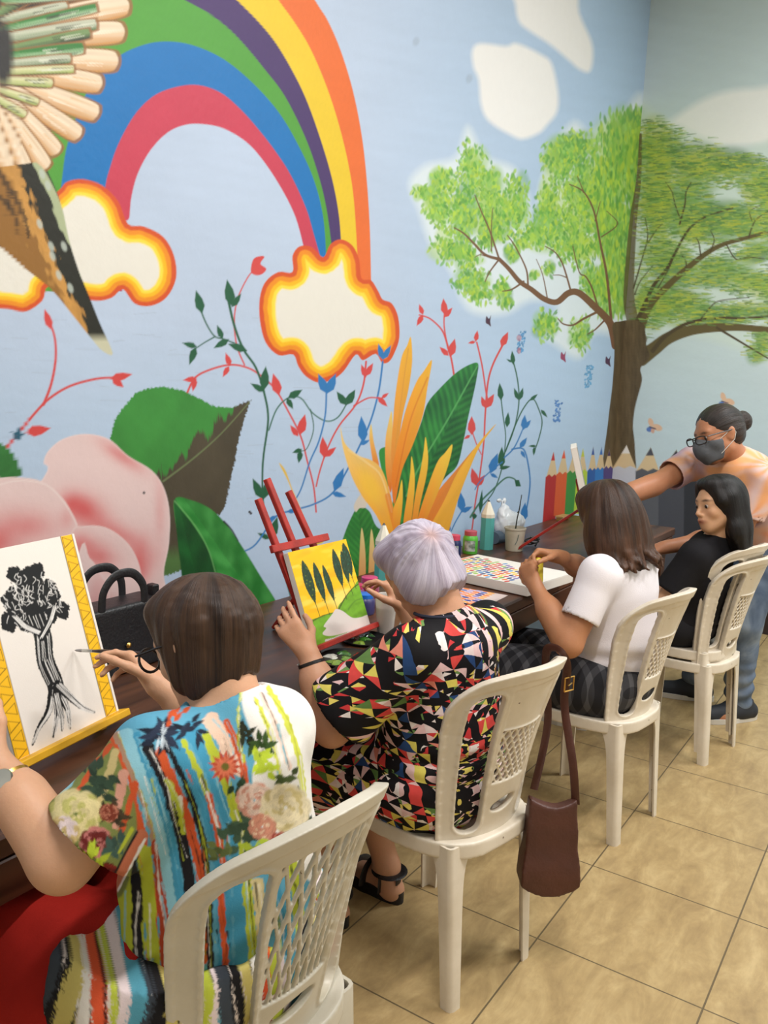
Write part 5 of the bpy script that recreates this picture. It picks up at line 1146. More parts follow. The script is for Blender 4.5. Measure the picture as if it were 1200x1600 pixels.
# the brush she holds
# ---- woman 2: lavender hair, geometric print dress, painting poplars on the red easel
t2 = person_root('person with short lavender hair in a black and pink shard-print dress', (.25, .22, 0))
hd = V(.155, .2, 1.06); H2 = head_prims(hd, nrm(V(-.80, .04, -.60)), nrm(V(-.60, .02, .80)), .96); T = H2[4]
neck = V(.24, .205, .945); shL = V(.235, .045, .895); shR = V(.275, .365, .895); elL = V(.075, -.045, .69); wrL = V(-.015, -.030, .855); elR = V(.12, .43, .745); wrR = V(.005, .375, .895)
ch = V(.235, .205, .80); pv = V(.235, .235, .52); MT = frame((-.975, .2, 0), (-.1, 0, 1))
torso2 = [ell(ch, (.165, .115, .15), MT, .05), ell(V(.235, .215, .66), (.170, .135, .14), MT, .06), ell(pv, (.185, .15, .105), MT, .05), cap(shL, shR, .055, None, .05), ell(V(.14, .21, .78), (.13, .07, .08), MT, .05)]
arm2 = limb(shL, elL, .052, .042, .03)+limb(elL, wrL, .043, .026, .02, .005)+limb(shR, elR, .052, .042, .03)+limb(elR, wrR, .042, .025, .02, .004)
neck2 = [cap(neck+V(.012, 0, -.03), T(0, -.028, -.05), .058, .050, .035)]
hipL, hipR = pv+V(-.02, -.09, -.02), pv+V(.01, .09, -.02); knL, knR = V(-.17, .10, .50), V(-.17, .36, .50); anL, anR = V(-.07, .17, .10), V(-.005, .36, .10)
leg2 = limb(hipL, knL, .09, .058, .05)+limb(knL, anL, .055, .036, .03)+limb(hipR, knR, .09, .058, .05)+limb(knR, anR, .055, .038, .03)+foot_prims(anL, anL+V(-.2, .02, 0), .95)+foot_prims(anR, anR+V(-.2, .03, 0), .95)
hl, hlf = hand_prims(wrL, (-.60, -.18, .72), (-.50, .80, -.25), -1, curl=(.30, .42, .50, .50), s=.95, thumb=(.5, .35, .75), spread=.08)
hr, hrf = hand_prims(wrR, (-.55, -.25, .80), (-.6, -.4, -.6), 1, curl=(.50, .62, .7, .75), s=.93, hook=(1, 1., .6), thumb=(.75, .5, .4))
att(link('body', skin_mesh('person_body', torso2+arm2+neck2+leg2+hl+hr, hlf+hrf, H2, h=.0048, col=srgb(196, 146, 116)), M_SKIN), t2)
hairp = [ell(T(0, -.020, .028), (.086, .098, .092), H2[3], .03), ell(T(0, -.045, -.042), (.080, .066, .085), H2[3], .03), ell(T(.060, -.015, -.03), (.034, .052, .066), H2[3], .02), ell(T(-.060, -.015, -.03), (.034, .052, .066), H2[3], .02), ell(T(0, .035, .08), (.068, .062, .04), H2[3], .03)]
M_H2 = hair_mat('lavender_hair', srgb(150, 138, 158), srgb(212, 204, 220), .42)
def tint2(v, c, th, l):
    q = (v-T(-.034, -.108, .052)); r_ = np.linalg.norm(q, axis=1); k = np.exp(-(r_/.024)**2)[:, None]*.8; c = c*(1-k)+V(1.25, .86, .62)*k
    n_ = np.clip(rnd_noise(np.stack([np.cos(th)*5, np.sin(th)*5, l*3], 1), 77, 2, 1.)*.8, 0, 1)[:, None]*.35
    return c*(1-n_)+V(1.05, .86, .78)*n_
att(link('hair', hair_mesh('hair', hairp, T(-.032, -.104, .050), H2[3]@V(-.28, -.86, .40), subs=[ell(T(0, .088, -.028), (.060, .060, .085), H2[3], .02)], locks=layered_locks(T, (0, -.020, .024), (.087, .098, .097), (-.28, -.86, .40), 110, 15, t0=(.3, 1.3), tmax=2.3), ridge=.0015, seed=13, tint=tint2, rag=lambda P_: (-(P_-T(0, -.02, -.108))@(H2[3]@V(0, .25, .96)))), M_H2), t2)
def shard_mat(name, scale=30.):
    """tumbling triangles: two skewed lattices of cells with random flat colours"""
    m_, nt, N, L, B = mat_new(name); a = N.new('ShaderNodeAttribute'); a.attribute_name = 'pc'
    nz = N.new('ShaderNodeTexNoise'); nz.inputs['Scale'].default_value = 9; nz.inputs['Detail'].default_value = 1; L.new(a.outputs['Vector'], nz.inputs['Vector'])
    sb = N.new('ShaderNodeVectorMath'); sb.operation = 'MULTIPLY_ADD'; L.new(nz.outputs['Color'], sb.inputs[0]); sb.inputs[1].default_value = (.035, .035, 0); L.new(a.outputs['Vector'], sb.inputs[2])
    s = N.new('ShaderNodeSeparateXYZ'); L.new(sb.outputs[0], s.inputs[0])
    def M_(op, x, y=None, z=None):
        n = N.new('ShaderNodeMath'); n.operation = op
        for i, q in enumerate((x, y, z)):
            if q is None: continue
            if isinstance(q, (int, float)): n.inputs[i].default_value = q
            else: L.new(q, n.inputs[i])
        return n.outputs[0]
    def lattice(sc, ang):
        ca, sa = math.cos(ang)*sc, math.sin(ang)*sc
        u = M_('ADD', M_('MULTIPLY', s.outputs[0], ca), M_('MULTIPLY', s.outputs[1], sa)); v = M_('ADD', M_('MULTIPLY', s.outputs[0], -sa*.95+ca*.35), M_('MULTIPLY', s.outputs[1], ca*.9+sa*.3))
        fu, fv = M_('FLOOR', u), M_('FLOOR', v); ru, rv = M_('FRACT', u), M_('FRACT', v)
        par = M_('MODULO', M_('ABSOLUTE', M_('ADD', fu, fv)), 2.0)
        d1 = M_('GREATER_THAN', ru, rv); d2 = M_('GREATER_THAN', M_('ADD', ru, rv), 1.0)
        tri = M_('ADD', M_('MULTIPLY', d1, M_('SUBTRACT', 1.0, par)), M_('MULTIPLY', d2, par))
        tri2 = M_('ADD', tri, 0.0)
        c = N.new('ShaderNodeCombineXYZ'); L.new(fu, c.inputs[0]); L.new(fv, c.inputs[1]); L.new(tri2, c.inputs[2])
        w = N.new('ShaderNodeTexWhiteNoise'); w.noise_dimensions = '3D'; L.new(c.outputs[0], w.inputs['Vector']); return w.outputs['Value'], ru, rv
    v1, ru, rv = lattice(scale, .25); v2, _, _ = lattice(scale*1.55, 1.1)
    def ramp(fac, stops):
        cr = N.new('ShaderNodeValToRGB'); cr.color_ramp.interpolation = 'CONSTANT'; e = cr.color_ramp.elements
        e[0].position = stops[0][0]; e[0].color = S4(*stops[0][1]); e[1].position = stops[1][0]; e[1].color = S4(*stops[1][1])
        for p_, c_ in stops[2:]: k = e.new(p_); k.color = S4(*c_)
        L.new(fac, cr.inputs['Fac']); return cr.outputs['Color']
    cA = ramp(v1, [(0, (18, 16, 20)), (.49, (232, 196, 196)), (.61, (236, 216, 214)), (.68, (216, 74, 70)), (.76, (18, 16, 20)), (.80, (222, 208, 100)), (.88, (96, 130, 70)), (.93, (226, 140, 120)), (.97, (40, 70, 120))])
    cB = ramp(v2, [(0, (20, 18, 22)), (.42, (228, 190, 190)), (.5, (206, 60, 62)), (.6, (224, 206, 104)), (.7, (236, 226, 222)), (.82, (110, 146, 80)), (.9, (20, 18, 22))])
    pick = M_('GREATER_THAN', M_('FRACT', M_('MULTIPLY', v1, 7.31)), .62)
    mx = N.new('ShaderNodeMix'); mx.data_type = 'RGBA'; L.new(pick, mx.inputs['Factor']); L.new(cA, mx.inputs['A']); L.new(cB, mx.inputs['B'])
    # watery shading inside the shards
    n3 = N.new('ShaderNodeTexNoise'); n3.inputs['Scale'].default_value = 60; L.new(a.outputs['Vector'], n3.inputs['Vector'])
    mr = N.new('ShaderNodeMapRange'); mr.inputs['To Min'].default_value = .72; mr.inputs['To Max'].default_value = 1.18; L.new(n3.outputs['Fac'], mr.inputs['Value'])
    sc = N.new('ShaderNodeVectorMath'); sc.operation = 'SCALE'; L.new(mx.outputs['Result'], sc.inputs[0]); L.new(mr.outputs['Result'], sc.inputs['Scale'])
    L.new(sc.outputs['Vector'], B.inputs['Base Color']); B.inputs['Roughness'].default_value = .75; B.inputs['Specular IOR Level'].default_value = .2
    return m_
M_SH = shard_mat('shard_print', 44)
def pc_dress(me_, c0):
    v = coords(me_); n = np.empty(len(v)*3, np.float32); me_.vertices.foreach_get('normal', n); n = n.reshape(-1, 3)
    th = np.arctan2(v[:, 1]-c0[1], v[:, 0]-c0[0]); s = th*.19; set_vec(me_, np.stack([s+.10*n[:, 1]*0, v[:, 2]+.35*(c0[0]-v[:, 0])*np.clip(n[:, 2], 0, 1), np.zeros(len(v))], 1))
sl_ = shL+(elL-shL)*.72+V(-.02, -.015, 0); sr_ = shR+(elR-shR)*.72; uL = nrm(sl_-shL); uR = nrm(sr_-shR)
gown = torso2+[cap(shL, sl_, .058, .088, .035), cap(shR, sr_, .058, .085, .035), cap(neck+V(.02, 0, -.03), neck+V(.03, 0, -.06), .066, .08, .05), cap(pv+V(0, -.08, 0), knL+V(.03, 0, 0), .115, .085, .05), cap(pv+V(0, .08, 0), knR+V(.03, 0, 0), .115, .085, .05), cap(knL+V(.05, 0, 0), V(-.13, .12, .36), .085, .10, .05), cap(knR+V(.05, 0, 0), V(-.12, .34, .36), .085, .10, .05)]
def folds2(P_):
    n = rnd_noise(P_*np.array([6, 16, 4], np.float32), 19, 2, 1.0); w = np.exp(-((P_[:, 2]-.60)/.07)**2)*np.sin(P_[:, 2]*110+3*np.sin(P_[:, 1]*12))*.0035
    low = np.clip((.50-P_[:, 2])/.1, 0, 1)*np.sin(P_[:, 1]*90+P_[:, 0]*25)*.005
    return .0045*n+w+low
dm = cloth_mesh('dress', gown, .009, hems=[(sl_+uL*.02, uL, .086, .115), (sr_+uR*.02, uR, .08, .11)], cuts=[(V(0, 0, .335), V(.0, 0, -1))], h=.0055, folds=folds2, subs_late=[ell(neck+V(-.02, 0, .050), (.068, .085, .050), np.eye(3), .004)])
pc_dress(dm, V(.12, .22)); att(link('dress', dm, M_SH), t2)
# navy neck band
nb = MB().tube([neck+V(-.012+.072*math.cos(a), .084*math.sin(a), .022+.005*math.cos(a)) for a in np.linspace(-2.2, 2.2, 30)], .0045, 8)
att(nb.build('neckline_band', mat('navy_cloth', srgb(30, 34, 54), .8), None, smooth=True), t2)
M_BLACKL = mat('black_leather', srgb(22, 20, 22), .45, bump=.3, bscale=200)
wc = wrL+(elL-wrL)*.12; wa = nrm(elL-wrL)
att(band('b', wc, wa, .031, .008, M_BLACKL, th=.0035).build('bracelet', M_BLACKL, None, smooth=True), t2)
ch_ = MB()
for k, a in enumerate(np.linspace(1.5, 3.6, 9)):
    e = nrm(np.cross(wa, V(.2, .3, .9))); b = np.cross(wa, e); ch_.lathe([(0, -.004), (.0045, 0), (0, .004)], wc-wa*.008+(e*math.cos(a)+b*math.sin(a))*.0335, 8)
att(ch_.build('bracelet_beads', M_STEEL, None, smooth=True), t2)
def sandal(ank, d, s=.95):
    """chunky black strap sandal around the foot"""
    a = V(ank); u = nrm(V(d[0], d[1], 0)); v = np.cross(V(0, 0, 1), u); f0 = V(a[0], a[1], 0); q = MB(); out = []
    for k in range(28):
        th = 2*math.pi*k/28; x = .128*math.cos(th); w = (.043 if x > 0 else .037)*math.copysign(abs(math.sin(th))**.8, math.sin(th)); out.append((x+.062, w))
    q.prism(out, (u, v, V(0, 0, 1)), .034, f0+V(0, 0, .001))
    for x0, hh, ww in ((.115, .030, .024), (.055, .062, .022)):
        pts = [f0+u*(x0)+v*.044*math.cos(t)+V(0, 0, .028+hh*math.sin(t)) for t in np.linspace(0, math.pi, 14)]
        q.tube(pts, ww*.85, 8, flat=.22, up=u)
    pts = [f0+u*(-.012+.0*math.cos(t))+v*.040*math.cos(t)-u*.040*math.sin(t)+V(0, 0, .085) for t in np.linspace(0, 2*math.pi, 24)]
    q.tube(pts, .015, 8, flat=.25, up=V(0, 0, 1)); 
    for sx in (-1, 1): q.tube([f0+v*sx*.042-u*.01+V(0, 0, .03), f0+v*sx*.040-u*.01+V(0, 0, .086)], .009, 8, flat=.3)
    q.tube([f0-u*.045+V(0, 0, .03), f0-u*.05+V(0, 0, .085)], .014, 8, flat=.3); return q
att(sandal(anR, (-.2, .03)).build('sandal', M_BLACKL, None, smooth=35), t2); att(sandal(anL, (-.2, .02)).build('sandal', M_BLACKL, None, smooth=35), t2)

# ---- woman 3: white t-shirt, shoulder-length wavy brown hair, dark plaid shorts
t3 = person_root('person in a white t-shirt and dark plaid shorts with wavy brown hair', (.31, 1.24, 0))
hd = V(.285, 1.255, 1.095); H3 = head_prims(hd, nrm(V(-.90, .28, -.35)), nrm(V(-.34, .10, .94)), .98); T = H3[4]
neck = V(.355, 1.25, .985); shL = V(.335, 1.085, .925); shR = V(.375, 1.40, .925); elL = V(.285, .975, .700); wrL = V(.125, 1.055, .845); elR = V(.20, 1.42, .84); wrR = V(.155, 1.175, .945)
ch = V(.355, 1.25, .83); pv = V(.33, 1.25, .525); MT = frame((-.98, .15, 0), (-.05, 0, 1))
torso3 = [ell(ch, (.168, .11, .16), MT, .05), ell(V(.35, 1.255, .67), (.165, .13, .15), MT, .06), ell(pv, (.185, .155, .105), MT, .05), cap(shL, shR, .055, None, .05), ell(V(.28, 1.26, .80), (.13, .08, .08), MT, .05)]
arm3 = limb(shL, elL, .055, .045, .03)+limb(elL, wrL, .045, .026, .02, .005)+limb(shR, elR, .05, .040, .03)+limb(elR, wrR, .040, .024, .02, .004)
neck3 = [cap(neck+V(.0, 0, -.03), T(0, -.028, -.05), .055, .048, .035)]
hipL, hipR = pv+V(-.02, -.09, -.02), pv+V(.01, .09, -.02); knL, knR = V(-.14, 1.08, .51), V(-.12, 1.36, .51); anL, anR = V(-.16, 1.10, .10), V(-.14, 1.36, .10)
leg3 = limb(hipL, knL, .095, .060, .05)+limb(knL, anL, .057, .036, .03)+limb(hipR, knR, .095, .060, .05)+limb(knR, anR, .057, .036, .03)+foot_prims(anL, anL+V(-.2, 0, 0))+foot_prims(anR, anR+V(-.2, 0, 0))
BOT = V(.098, 1.11, .915)    # the yellow bottle she holds
hl, hlf = hand_prims(wrL, (-.55, .20, .80), (.15, .95, -.10), 1, curl=(.75, .8, .85, .9), s=.98, hook=(1, 1.2, .8), thumb=(.6, .65, .5), spread=.02)
hr, hrf = hand_prims(wrR, (-.75, -.62, .10), (.35, -.5, -.8), 1, curl=(.8, .85, .9, .95), s=.98, hook=(.9, 1.3, .9), thumb=(.6, .5, .5), spread=.0)
att(link('body', skin_mesh('person_body', torso3+arm3+neck3+leg3+hl+hr, hlf+hrf, H3, h=.005, col=srgb(184, 128, 92)), M_SKIN), t3)
hairp = [ell(T(0, -.018, .032), (.098, .110, .100), H3[3], .03), ell(T(0, -.055, -.03), (.112, .085, .10), H3[3], .03), ell(T(0, -.058, -.115), (.130, .072, .085), H3[3], .04), ell(T(.085, -.01, -.08), (.042, .058, .10), H3[3], .03), ell(T(-.085, -.01, -.08), (.042, .058, .10), H3[3], .03), ell(T(0, .03, .085), (.072, .06, .04), H3[3], .03)]
rs = random.Random(4); locks = []
for k in range(46):
    a = -math.pi*.98*rs.random()*1.0+.0; x = .118*math.cos(a); y = -.02+.105*math.sin(a)*.95; p0 = T(x*.92, y*.9, -.06-.03*rs.random()); p1 = T(x*1.06+rs.uniform(-.012, .012), y*1.02, -.135-.02*rs.random()); p2 = T(x*1.08+rs.uniform(-.02, .02), y*1.08-.008+rs.uniform(-.01, .01), -.175-.028*rs.random()); p3 = p2+H3[3]@V(rs.uniform(-.016, .016), rs.uniform(-.014, .006), -.014)
    locks += [cap(p0, p1, .012, .011, .006), cap(p1, p2, .011, .008, .005), cap(p2, p3, .008, .0025, .004)]
M_H3 = hair_mat('wavy_brown_hair', srgb(32, 21, 16), srgb(78, 53, 38), .42)
def tint3(v, c, th, l):
    k = np.clip((l-.16)/.12, 0, 1)[:, None]*.6; return c*(1-k)+V(1.55, 1.35, 1.15)*k
att(link('hair', hair_mesh('hair', hairp, T(0, -.03, .12), H3[3]@V(0, -.15, .98), subs=[ell(T(0, .090, -.035), (.060, .062, .095), H3[3], .02)], ridge=.0022, nridge=30, seed=23, tint=tint3, locks=locks, h=.0042, wave=1.0), M_H3), t3)
M_WT = mat('white_cotton', srgb(232, 226, 230), .85, bump=.2, bscale=350, spec=.15)
sl_ = shL+(elL-shL)*.62; sr_ = shR+(elR-shR)*.62; uL = nrm(elL-shL); uR = nrm(elR-shR)
tee = torso3+[cap(shL, sl_, .052, .058, .03), cap(shR, sr_, .050, .056, .03), cap(neck+V(0, 0, -.03), neck+V(.01, 0, -.06), .062, .075, .045)]
def folds3(P_):
    q = P_-V(.40, 1.15, .82); r_ = np.sqrt((q[:, 1])**2+q[:, 2]**2)
    w = np.exp(-((P_[:, 2]-.62)/.06)**2)*np.sin(P_[:, 2]*95+3*np.sin(P_[:, 1]*10))*.0035
    return .004*rnd_noise(P_*np.array([7, 12, 6], np.float32), 29, 2, 1.0)+w
tm = cloth_mesh('tshirt', tee, .009, hems=[(sl_+uL*.01, uL, .061, .09), (sr_+uR*.01, uR, .059, .09)], cuts=[(V(.33, 1.25, .575), V(0, 0, -1))], h=.0058, folds=folds3, subs_late=[ell(neck+V(-.015, 0, .045), (.062, .078, .045), np.eye(3), .004)])
att(link('tshirt', tm, M_WT), t3)
def plaid(name, c0, c1, c2, sc=1.0):
    m_, nt, N, L, B = mat_new(name); tc = N.new('ShaderNodeTexCoord'); s = N.new('ShaderNodeSeparateXYZ'); mp = N.new('ShaderNodeMapping'); mp.inputs['Rotation'].default_value = (0, 0, .6); L.new(tc.outputs['Object'], mp.inputs['Vector']); L.new(mp.outputs[0], s.inputs[0])
    def stripes(o, f, th):
        a = N.new('ShaderNodeMath'); a.operation = 'MULTIPLY'; a.inputs[1].default_value = f*sc; L.new(o, a.inputs[0]); b = N.new('ShaderNodeMath'); b.operation = 'FRACT'; L.new(a.outputs[0], b.inputs[0]); c = N.new('ShaderNodeMath'); c.operation = 'LESS_THAN'; c.inputs[1].default_value = th; L.new(b.outputs[0], c.inputs[0]); return c.outputs[0]
    a = stripes(s.outputs[0], 22, .4); b = stripes(s.outputs[1], 22, .4); d = N.new('ShaderNodeMath'); d.operation = 'ADD'; L.new(a, d.inputs[0]); L.new(b, d.inputs[1]); e = N.new('ShaderNodeMath'); e.operation = 'MULTIPLY'; e.inputs[1].default_value = .5; L.new(d.outputs[0], e.inputs[0])
    cr = N.new('ShaderNodeValToRGB'); q = cr.color_ramp.elements; q[0].color = (*c0, 1); q[1].color = (*c2, 1); k = q.new(.5); k.color = (*c1, 1); L.new(e.outputs[0], cr.inputs['Fac']); L.new(cr.outputs['Color'], B.inputs['Base Color']); B.inputs['Roughness'].default_value = .85; B.inputs['Specular IOR Level'].default_value = .15; return m_
M_PLAID = plaid('dark_plaid', srgb(42, 42, 46), srgb(62, 62, 66), srgb(88, 88, 92))
sm = cloth_mesh('shorts', [torso3[2]]+leg3[:1]+leg3[2:3], .016, h=.007, cuts=[(V(0, 0, .62), V(0, 0, 1)), (V(-.14, 0, 0), V(-1, 0, 0))], extra=[cap(pv+V(0, -.08, 0), V(-.1, 1.09, .50), .115, .082, .05), cap(pv+V(0, .08, 0), V(-.1, 1.35, .50), .11, .08, .05)], folds=lambda P_: .005*rnd_noise(P_*np.array([14, 8, 8], np.float32), 7, 2, 1))
att(link('shorts', sm, M_PLAID), t3)
# ---- girl in black on the stacked chairs
t4 = person_root('girl in a black t-shirt with dark shoulder-length hair, seated on the stacked chairs', (.42, 2.05, 0)); t4['label'] = 'person in a black t-shirt with long dark hair, seated on the two stacked chairs'
hd = V(.505, 1.98, 1.090); H4 = head_prims(hd, -RT*.96-FW*.26-UP*.08, UP*1.0-RT*.02, .95); T = H4[4]
neck = V(.505, 2.00, .955); shL = V(.46, 1.885, .885); shR = V(.50, 2.17, .895); elL = V(.36, 1.83, .68); wrL = V(.22, 1.96, .60); elR = V(.36, 2.23, .72); wrR = V(.20, 2.12, .62)
ch = V(.47, 2.02, .80); pv = V(.40, 2.06, .575); MT = frame((-.98, .12, 0), (-.2, 0, 1))
torso4 = [ell(ch, (.145, .095, .15), MT, .05), ell(V(.44, 2.04, .68), (.135, .105, .14), MT, .06), ell(pv, (.165, .14, .10), MT, .05), cap(shL, shR, .048, None, .05)]
arm4 = limb(shL, elL, .043, .036, .03)+limb(elL, wrL, .036, .023, .02)+limb(shR, elR, .043, .036, .03)+limb(elR, wrR, .036, .023, .02)
neck4 = [cap(neck+V(.0, 0, -.03), T(0, -.028, -.05), .050, .045, .03)]
hipL, hipR = pv+V(-.02, -.08, -.02), pv+V(.01, .08, -.02); knL, knR = V(-.02, 1.93, .56), V(-.02, 2.16, .56); anL, anR = V(-.02, 1.95, .10), V(-.04, 2.18, .10)
leg4 = limb(hipL, knL, .08, .055, .05)+limb(knL, anL, .05, .034, .03)+limb(hipR, knR, .08, .055, .05)+limb(knR, anR, .05, .034, .03)+foot_prims(anL, anL+V(-.2, 0, 0), .95)+foot_prims(anR, anR+V(-.2, 0, 0), .95)
hl, hlf = hand_prims(wrL, (-.85, .3, -.25), (0, 0, -1), -1, s=.92); hr, hrf = hand_prims(wrR, (-.9, -.2, -.2), (0, 0, -1), 1, s=.92)
def face_paint(H, lips, brow, Tf):
    M = H[3]; c0 = Tf(0, 0, 0)
    def f(v, c):
        q = (v-c0)@M
        for sx in (-1, 1):
            x, y, z = q[:, 0]-sx*.031, q[:, 1], q[:, 2]
            b = np.clip(1.6-np.sqrt((x/.016)**2+((z-.0245+abs(0)*.0+.12*np.abs(x))/.0042)**2), 0, 1)*(y > .05); c = c*(1-b[:, None]*.85)+brow*b[:, None]*.85
            e = np.clip(1.5-np.sqrt((x/.0155)**2+((z-.0005)/.0075)**2), 0, 1)*(y > .05); c = c*(1-e[:, None]*.35)+srgb(70, 44, 34)*e[:, None]*.35
        l = np.clip(1.5-np.sqrt((q[:, 0]/.021)**2+((q[:, 2]+.062)/.0095)**2), 0, 1)*(q[:, 1] > .06); c = c*(1-l[:, None]*.7)+lips*l[:, None]*.7
        ml = np.clip(1.4-np.sqrt((q[:, 0]/.020)**2+((q[:, 2]+.0620)/.0022)**2), 0, 1)*(q[:, 1] > .06); c = c*(1-ml[:, None]*.8)+srgb(80, 36, 32)*ml[:, None]*.8
        ck = np.exp(-(((np.abs(q[:, 0])-.042)/.02)**2+((q[:, 2]+.03)/.02)**2))*(q[:, 1] > .02)*.25; return c*(1-ck[:, None])+c*V(1.12, .82, .78)*ck[:, None]
    return f
att(link('body', skin_mesh('person_body', torso4+arm4+neck4+leg4+hl+hr, hlf+hrf, H4, h=.0042, col=srgb(204, 158, 124), paintfn=face_paint(H4, srgb(172, 96, 84), srgb(48, 34, 28), T)), M_SKIN), t4)
M_EYEW = mat('eye_white', srgb(170, 156, 146), .4); M_EYED = mat('eye_iris', srgb(34, 22, 16), .15)
def eyes(T_, M, look, root, s=1.0):
    for sx in (-1, 1):
        c = T_(sx*.0305, .0728, .0005); q = MB().lathe([(.0118*math.sin(a)*s, .0118*math.cos(a)*s) for a in np.linspace(0, math.pi, 13)], c, 18); e = att(q.build('eye', M_EYEW, None, smooth=80), root)
        L_ = nrm(M@V(*look)); q = MB(); a_ = nrm(np.cross(L_, V(0, 0, 1))); F3 = np.stack([a_, np.cross(L_, a_), L_], 1)
        q.lathe([(0, .0006*s), (.0035*s, .0004), (.0074*s, -.0020*s), (.0078*s, -.0042*s)], c+L_*.0121*s, 16, F3)
        i = q.build('iris', M_EYED, None, smooth=80); i.parent = e
eyes(T, H4[3], (.0, 1, -.25), t4)
hairp = [ell(T(0, -.026, .032), (.092, .100, .096), H4[3], .03), ell(T(0, -.060, -.04), (.092, .062, .10), H4[3], .03), ell(T(0, -.068, -.12), (.100, .052, .085), H4[3], .04), cap(T(.080, -.010, .03), T(.088, -.015, -.12), .022, .026, .03), cap(T(-.080, -.010, .03), T(-.088, -.015, -.12), .022, .026, .03), ell(T(0, .018, .092), (.066, .060, .030), H4[3], .03), cap(T(.035, .055, .095), T(.075, .030, .02), .014, .016, .02), cap(T(-.035, .055, .095), T(-.075, .030, .02), .014, .016, .02), cap(T(.085, -.02, -.1), T(.088, -.04, -.19), .028, .018, .03), cap(T(-.085, -.02, -.1), T(-.088, -.04, -.19), .028, .018, .03), ell(T(0, -.07, -.18), (.085, .04, .04), H4[3], .03)]
M_H4 = hair_mat('black_hair', srgb(14, 12, 12), srgb(34, 28, 27), .46)
att(link('hair', hair_mesh('hair', hairp, T(0, .02, .125), H4[3]@V(0, .1, .99), subs=[ell(T(0, .092, -.025), (.058, .060, .098), H4[3], .015)], ridge=.0012, nridge=26, seed=33, h=.004), M_H4), t4)
M_BT = mat('black_cotton', srgb(30, 29, 32), .9, bump=.2, bscale=350, spec=.15); M_BP = mat('dark_trousers_cloth', srgb(38, 38, 42), .9, spec=.12)
uL = nrm(elL-shL); uR = nrm(elR-shR); sl_ = shL+uL*.17; sr_ = shR+uR*.17
tm = cloth_mesh('tshirt', torso4+[cap(shL, sl_, .052, .058, .03), cap(shR, sr_, .052, .058, .03), cap(neck+V(0, 0, -.03), neck+V(.0, 0, -.06), .055, .07, .045)], .009, hems=[(sl_+uL*.01, uL, .060, .085), (sr_+uR*.01, uR, .06, .085)], cuts=[(V(.4, 2, .585), V(0, 0, -1))], h=.006, folds=lambda P_: .005*rnd_noise(P_*np.array([8, 12, 8], np.float32), 39, 2, 1.0), subs_late=[ell(neck+V(-.015, 0, .045), (.058, .070, .045), np.eye(3), .004)])
att(link('tshirt', tm, M_BT), t4)
att(link('trousers', cloth_mesh('trousers', [torso4[2]]+leg4[:4], .012, h=.007, cuts=[(V(0, 0, .13), V(0, 0, -1)), (V(0, 0, .64), V(0, 0, 1))], folds=lambda P_: .004*rnd_noise(P_*10, 7, 2, 1)), M_BP), t4)
M_SHOE = mat('dark_shoe', srgb(34, 38, 46), .7); M_SOLE = mat('white_rubber', srgb(206, 202, 194), .6)
def shoe(ank, d, root, s=1.0, m_=None, sole=None):
    a = V(ank); u = nrm(V(d[0], d[1], 0)); v = np.cross(V(0, 0, 1), u); f0 = V(a[0], a[1], 0)
    P_ = [cap(f0-u*.03*s+V(0, 0, .045), f0+u*.05*s+V(0, 0, .055), .040*s, .040*s, .03), cap(f0+u*.03*s+V(0, 0, .045), f0+u*.17*s+V(0, 0, .036), .042*s, .034*s, .03), cap(f0+V(0, 0, .05), f0+V(0, 0, .095), .040*s, .041*s, .02)]
    f = Field(np.min([bounds(p, .02)[0] for p in P_], 0), np.max([bounds(p, .02)[1] for p in P_], 0), .004); f.add(P_); f.cut(V(0, 0, .016), V(0, 0, -1)); f.cut(V(0, 0, .105), V(0, 0, 1)); me_, _ = f.mesh('shoe', 1)
    o = att(link('shoe', me_, m_ or M_SHOE), root)
    out = []
    for k in range(32):
        th = 2*math.pi*k/32; x = .142*math.cos(th)*s; w = (.046 if x > 0 else .040)*math.copysign(abs(math.sin(th))**.75, math.sin(th))*s; out.append((x+.068*s, w))
    q = MB().prism(out, (u, v, V(0, 0, 1)), .024, f0+V(0, 0, .001)).build('sole', sole or M_SOLE, None); q.parent = o
    l = MB()
    for k in range(4):
        x = .045+.028*k; z = (.092-.012*k)*s; l.tube([f0+u*x*s+v*.022*s+V(0, 0, z-.008), f0+u*x*s+V(0, 0, z), f0+u*x*s-v*.022*s+V(0, 0, z-.008)], .0028, 6)
    q = l.build('laces', M_SOLE, None); q.parent = o
shoe(anL, (-1, 0), t4, .92); shoe(anR, (-1, 0), t4, .92)

# ---- bearded man bending over, tie-dye shirt, jeans, grey mask, bun
t5 = person_root('person bending over in an orange tie-dye t-shirt, blue jeans, grey face mask and hair bun', (.52, 2.50, 0))
hd = V(.405, 2.33, 1.36); H5 = head_prims(hd, -RT*.94-FW*.24-UP*.24, UP*.97-RT*.22, 1.08, female=False); T = H5[4]; MH = H5[3]
shR = V(.27, 2.50, 1.215); shL = V(.60, 2.36, 1.18); neck = V(.475, 2.42, 1.255); elR = V(.165, 2.27, 1.118); wrR = V(.055, 2.07, 1.06); elL = V(.535, 2.335, .925); wrL = V(.28, 2.085, .865)
pv = V(.645, 2.66, .86); ch = V(.50, 2.50, 1.12); MT = frame(nrm(V(-.43, -.86, -.25)), nrm(V(-.25, -.35, .9)))
torso5 = [ell(ch, (.185, .125, .17), MT, .06), ell(V(.57, 2.58, .99), (.17, .13, .15), MT, .06), ell(pv, (.175, .135, .12), MT, .06), cap(shL, shR, .062, .062, .05)]
arm5 = limb(shR, elR, .058, .046, .03)+limb(elR, wrR, .047, .029, .02, .006)+limb(shL, elL, .058, .046, .03)+limb(elL, wrL, .047, .029, .02, .006)
neck5 = [cap(neck+V(0, .01, -.03), T(0, -.030, -.05), .066, .058, .035)]
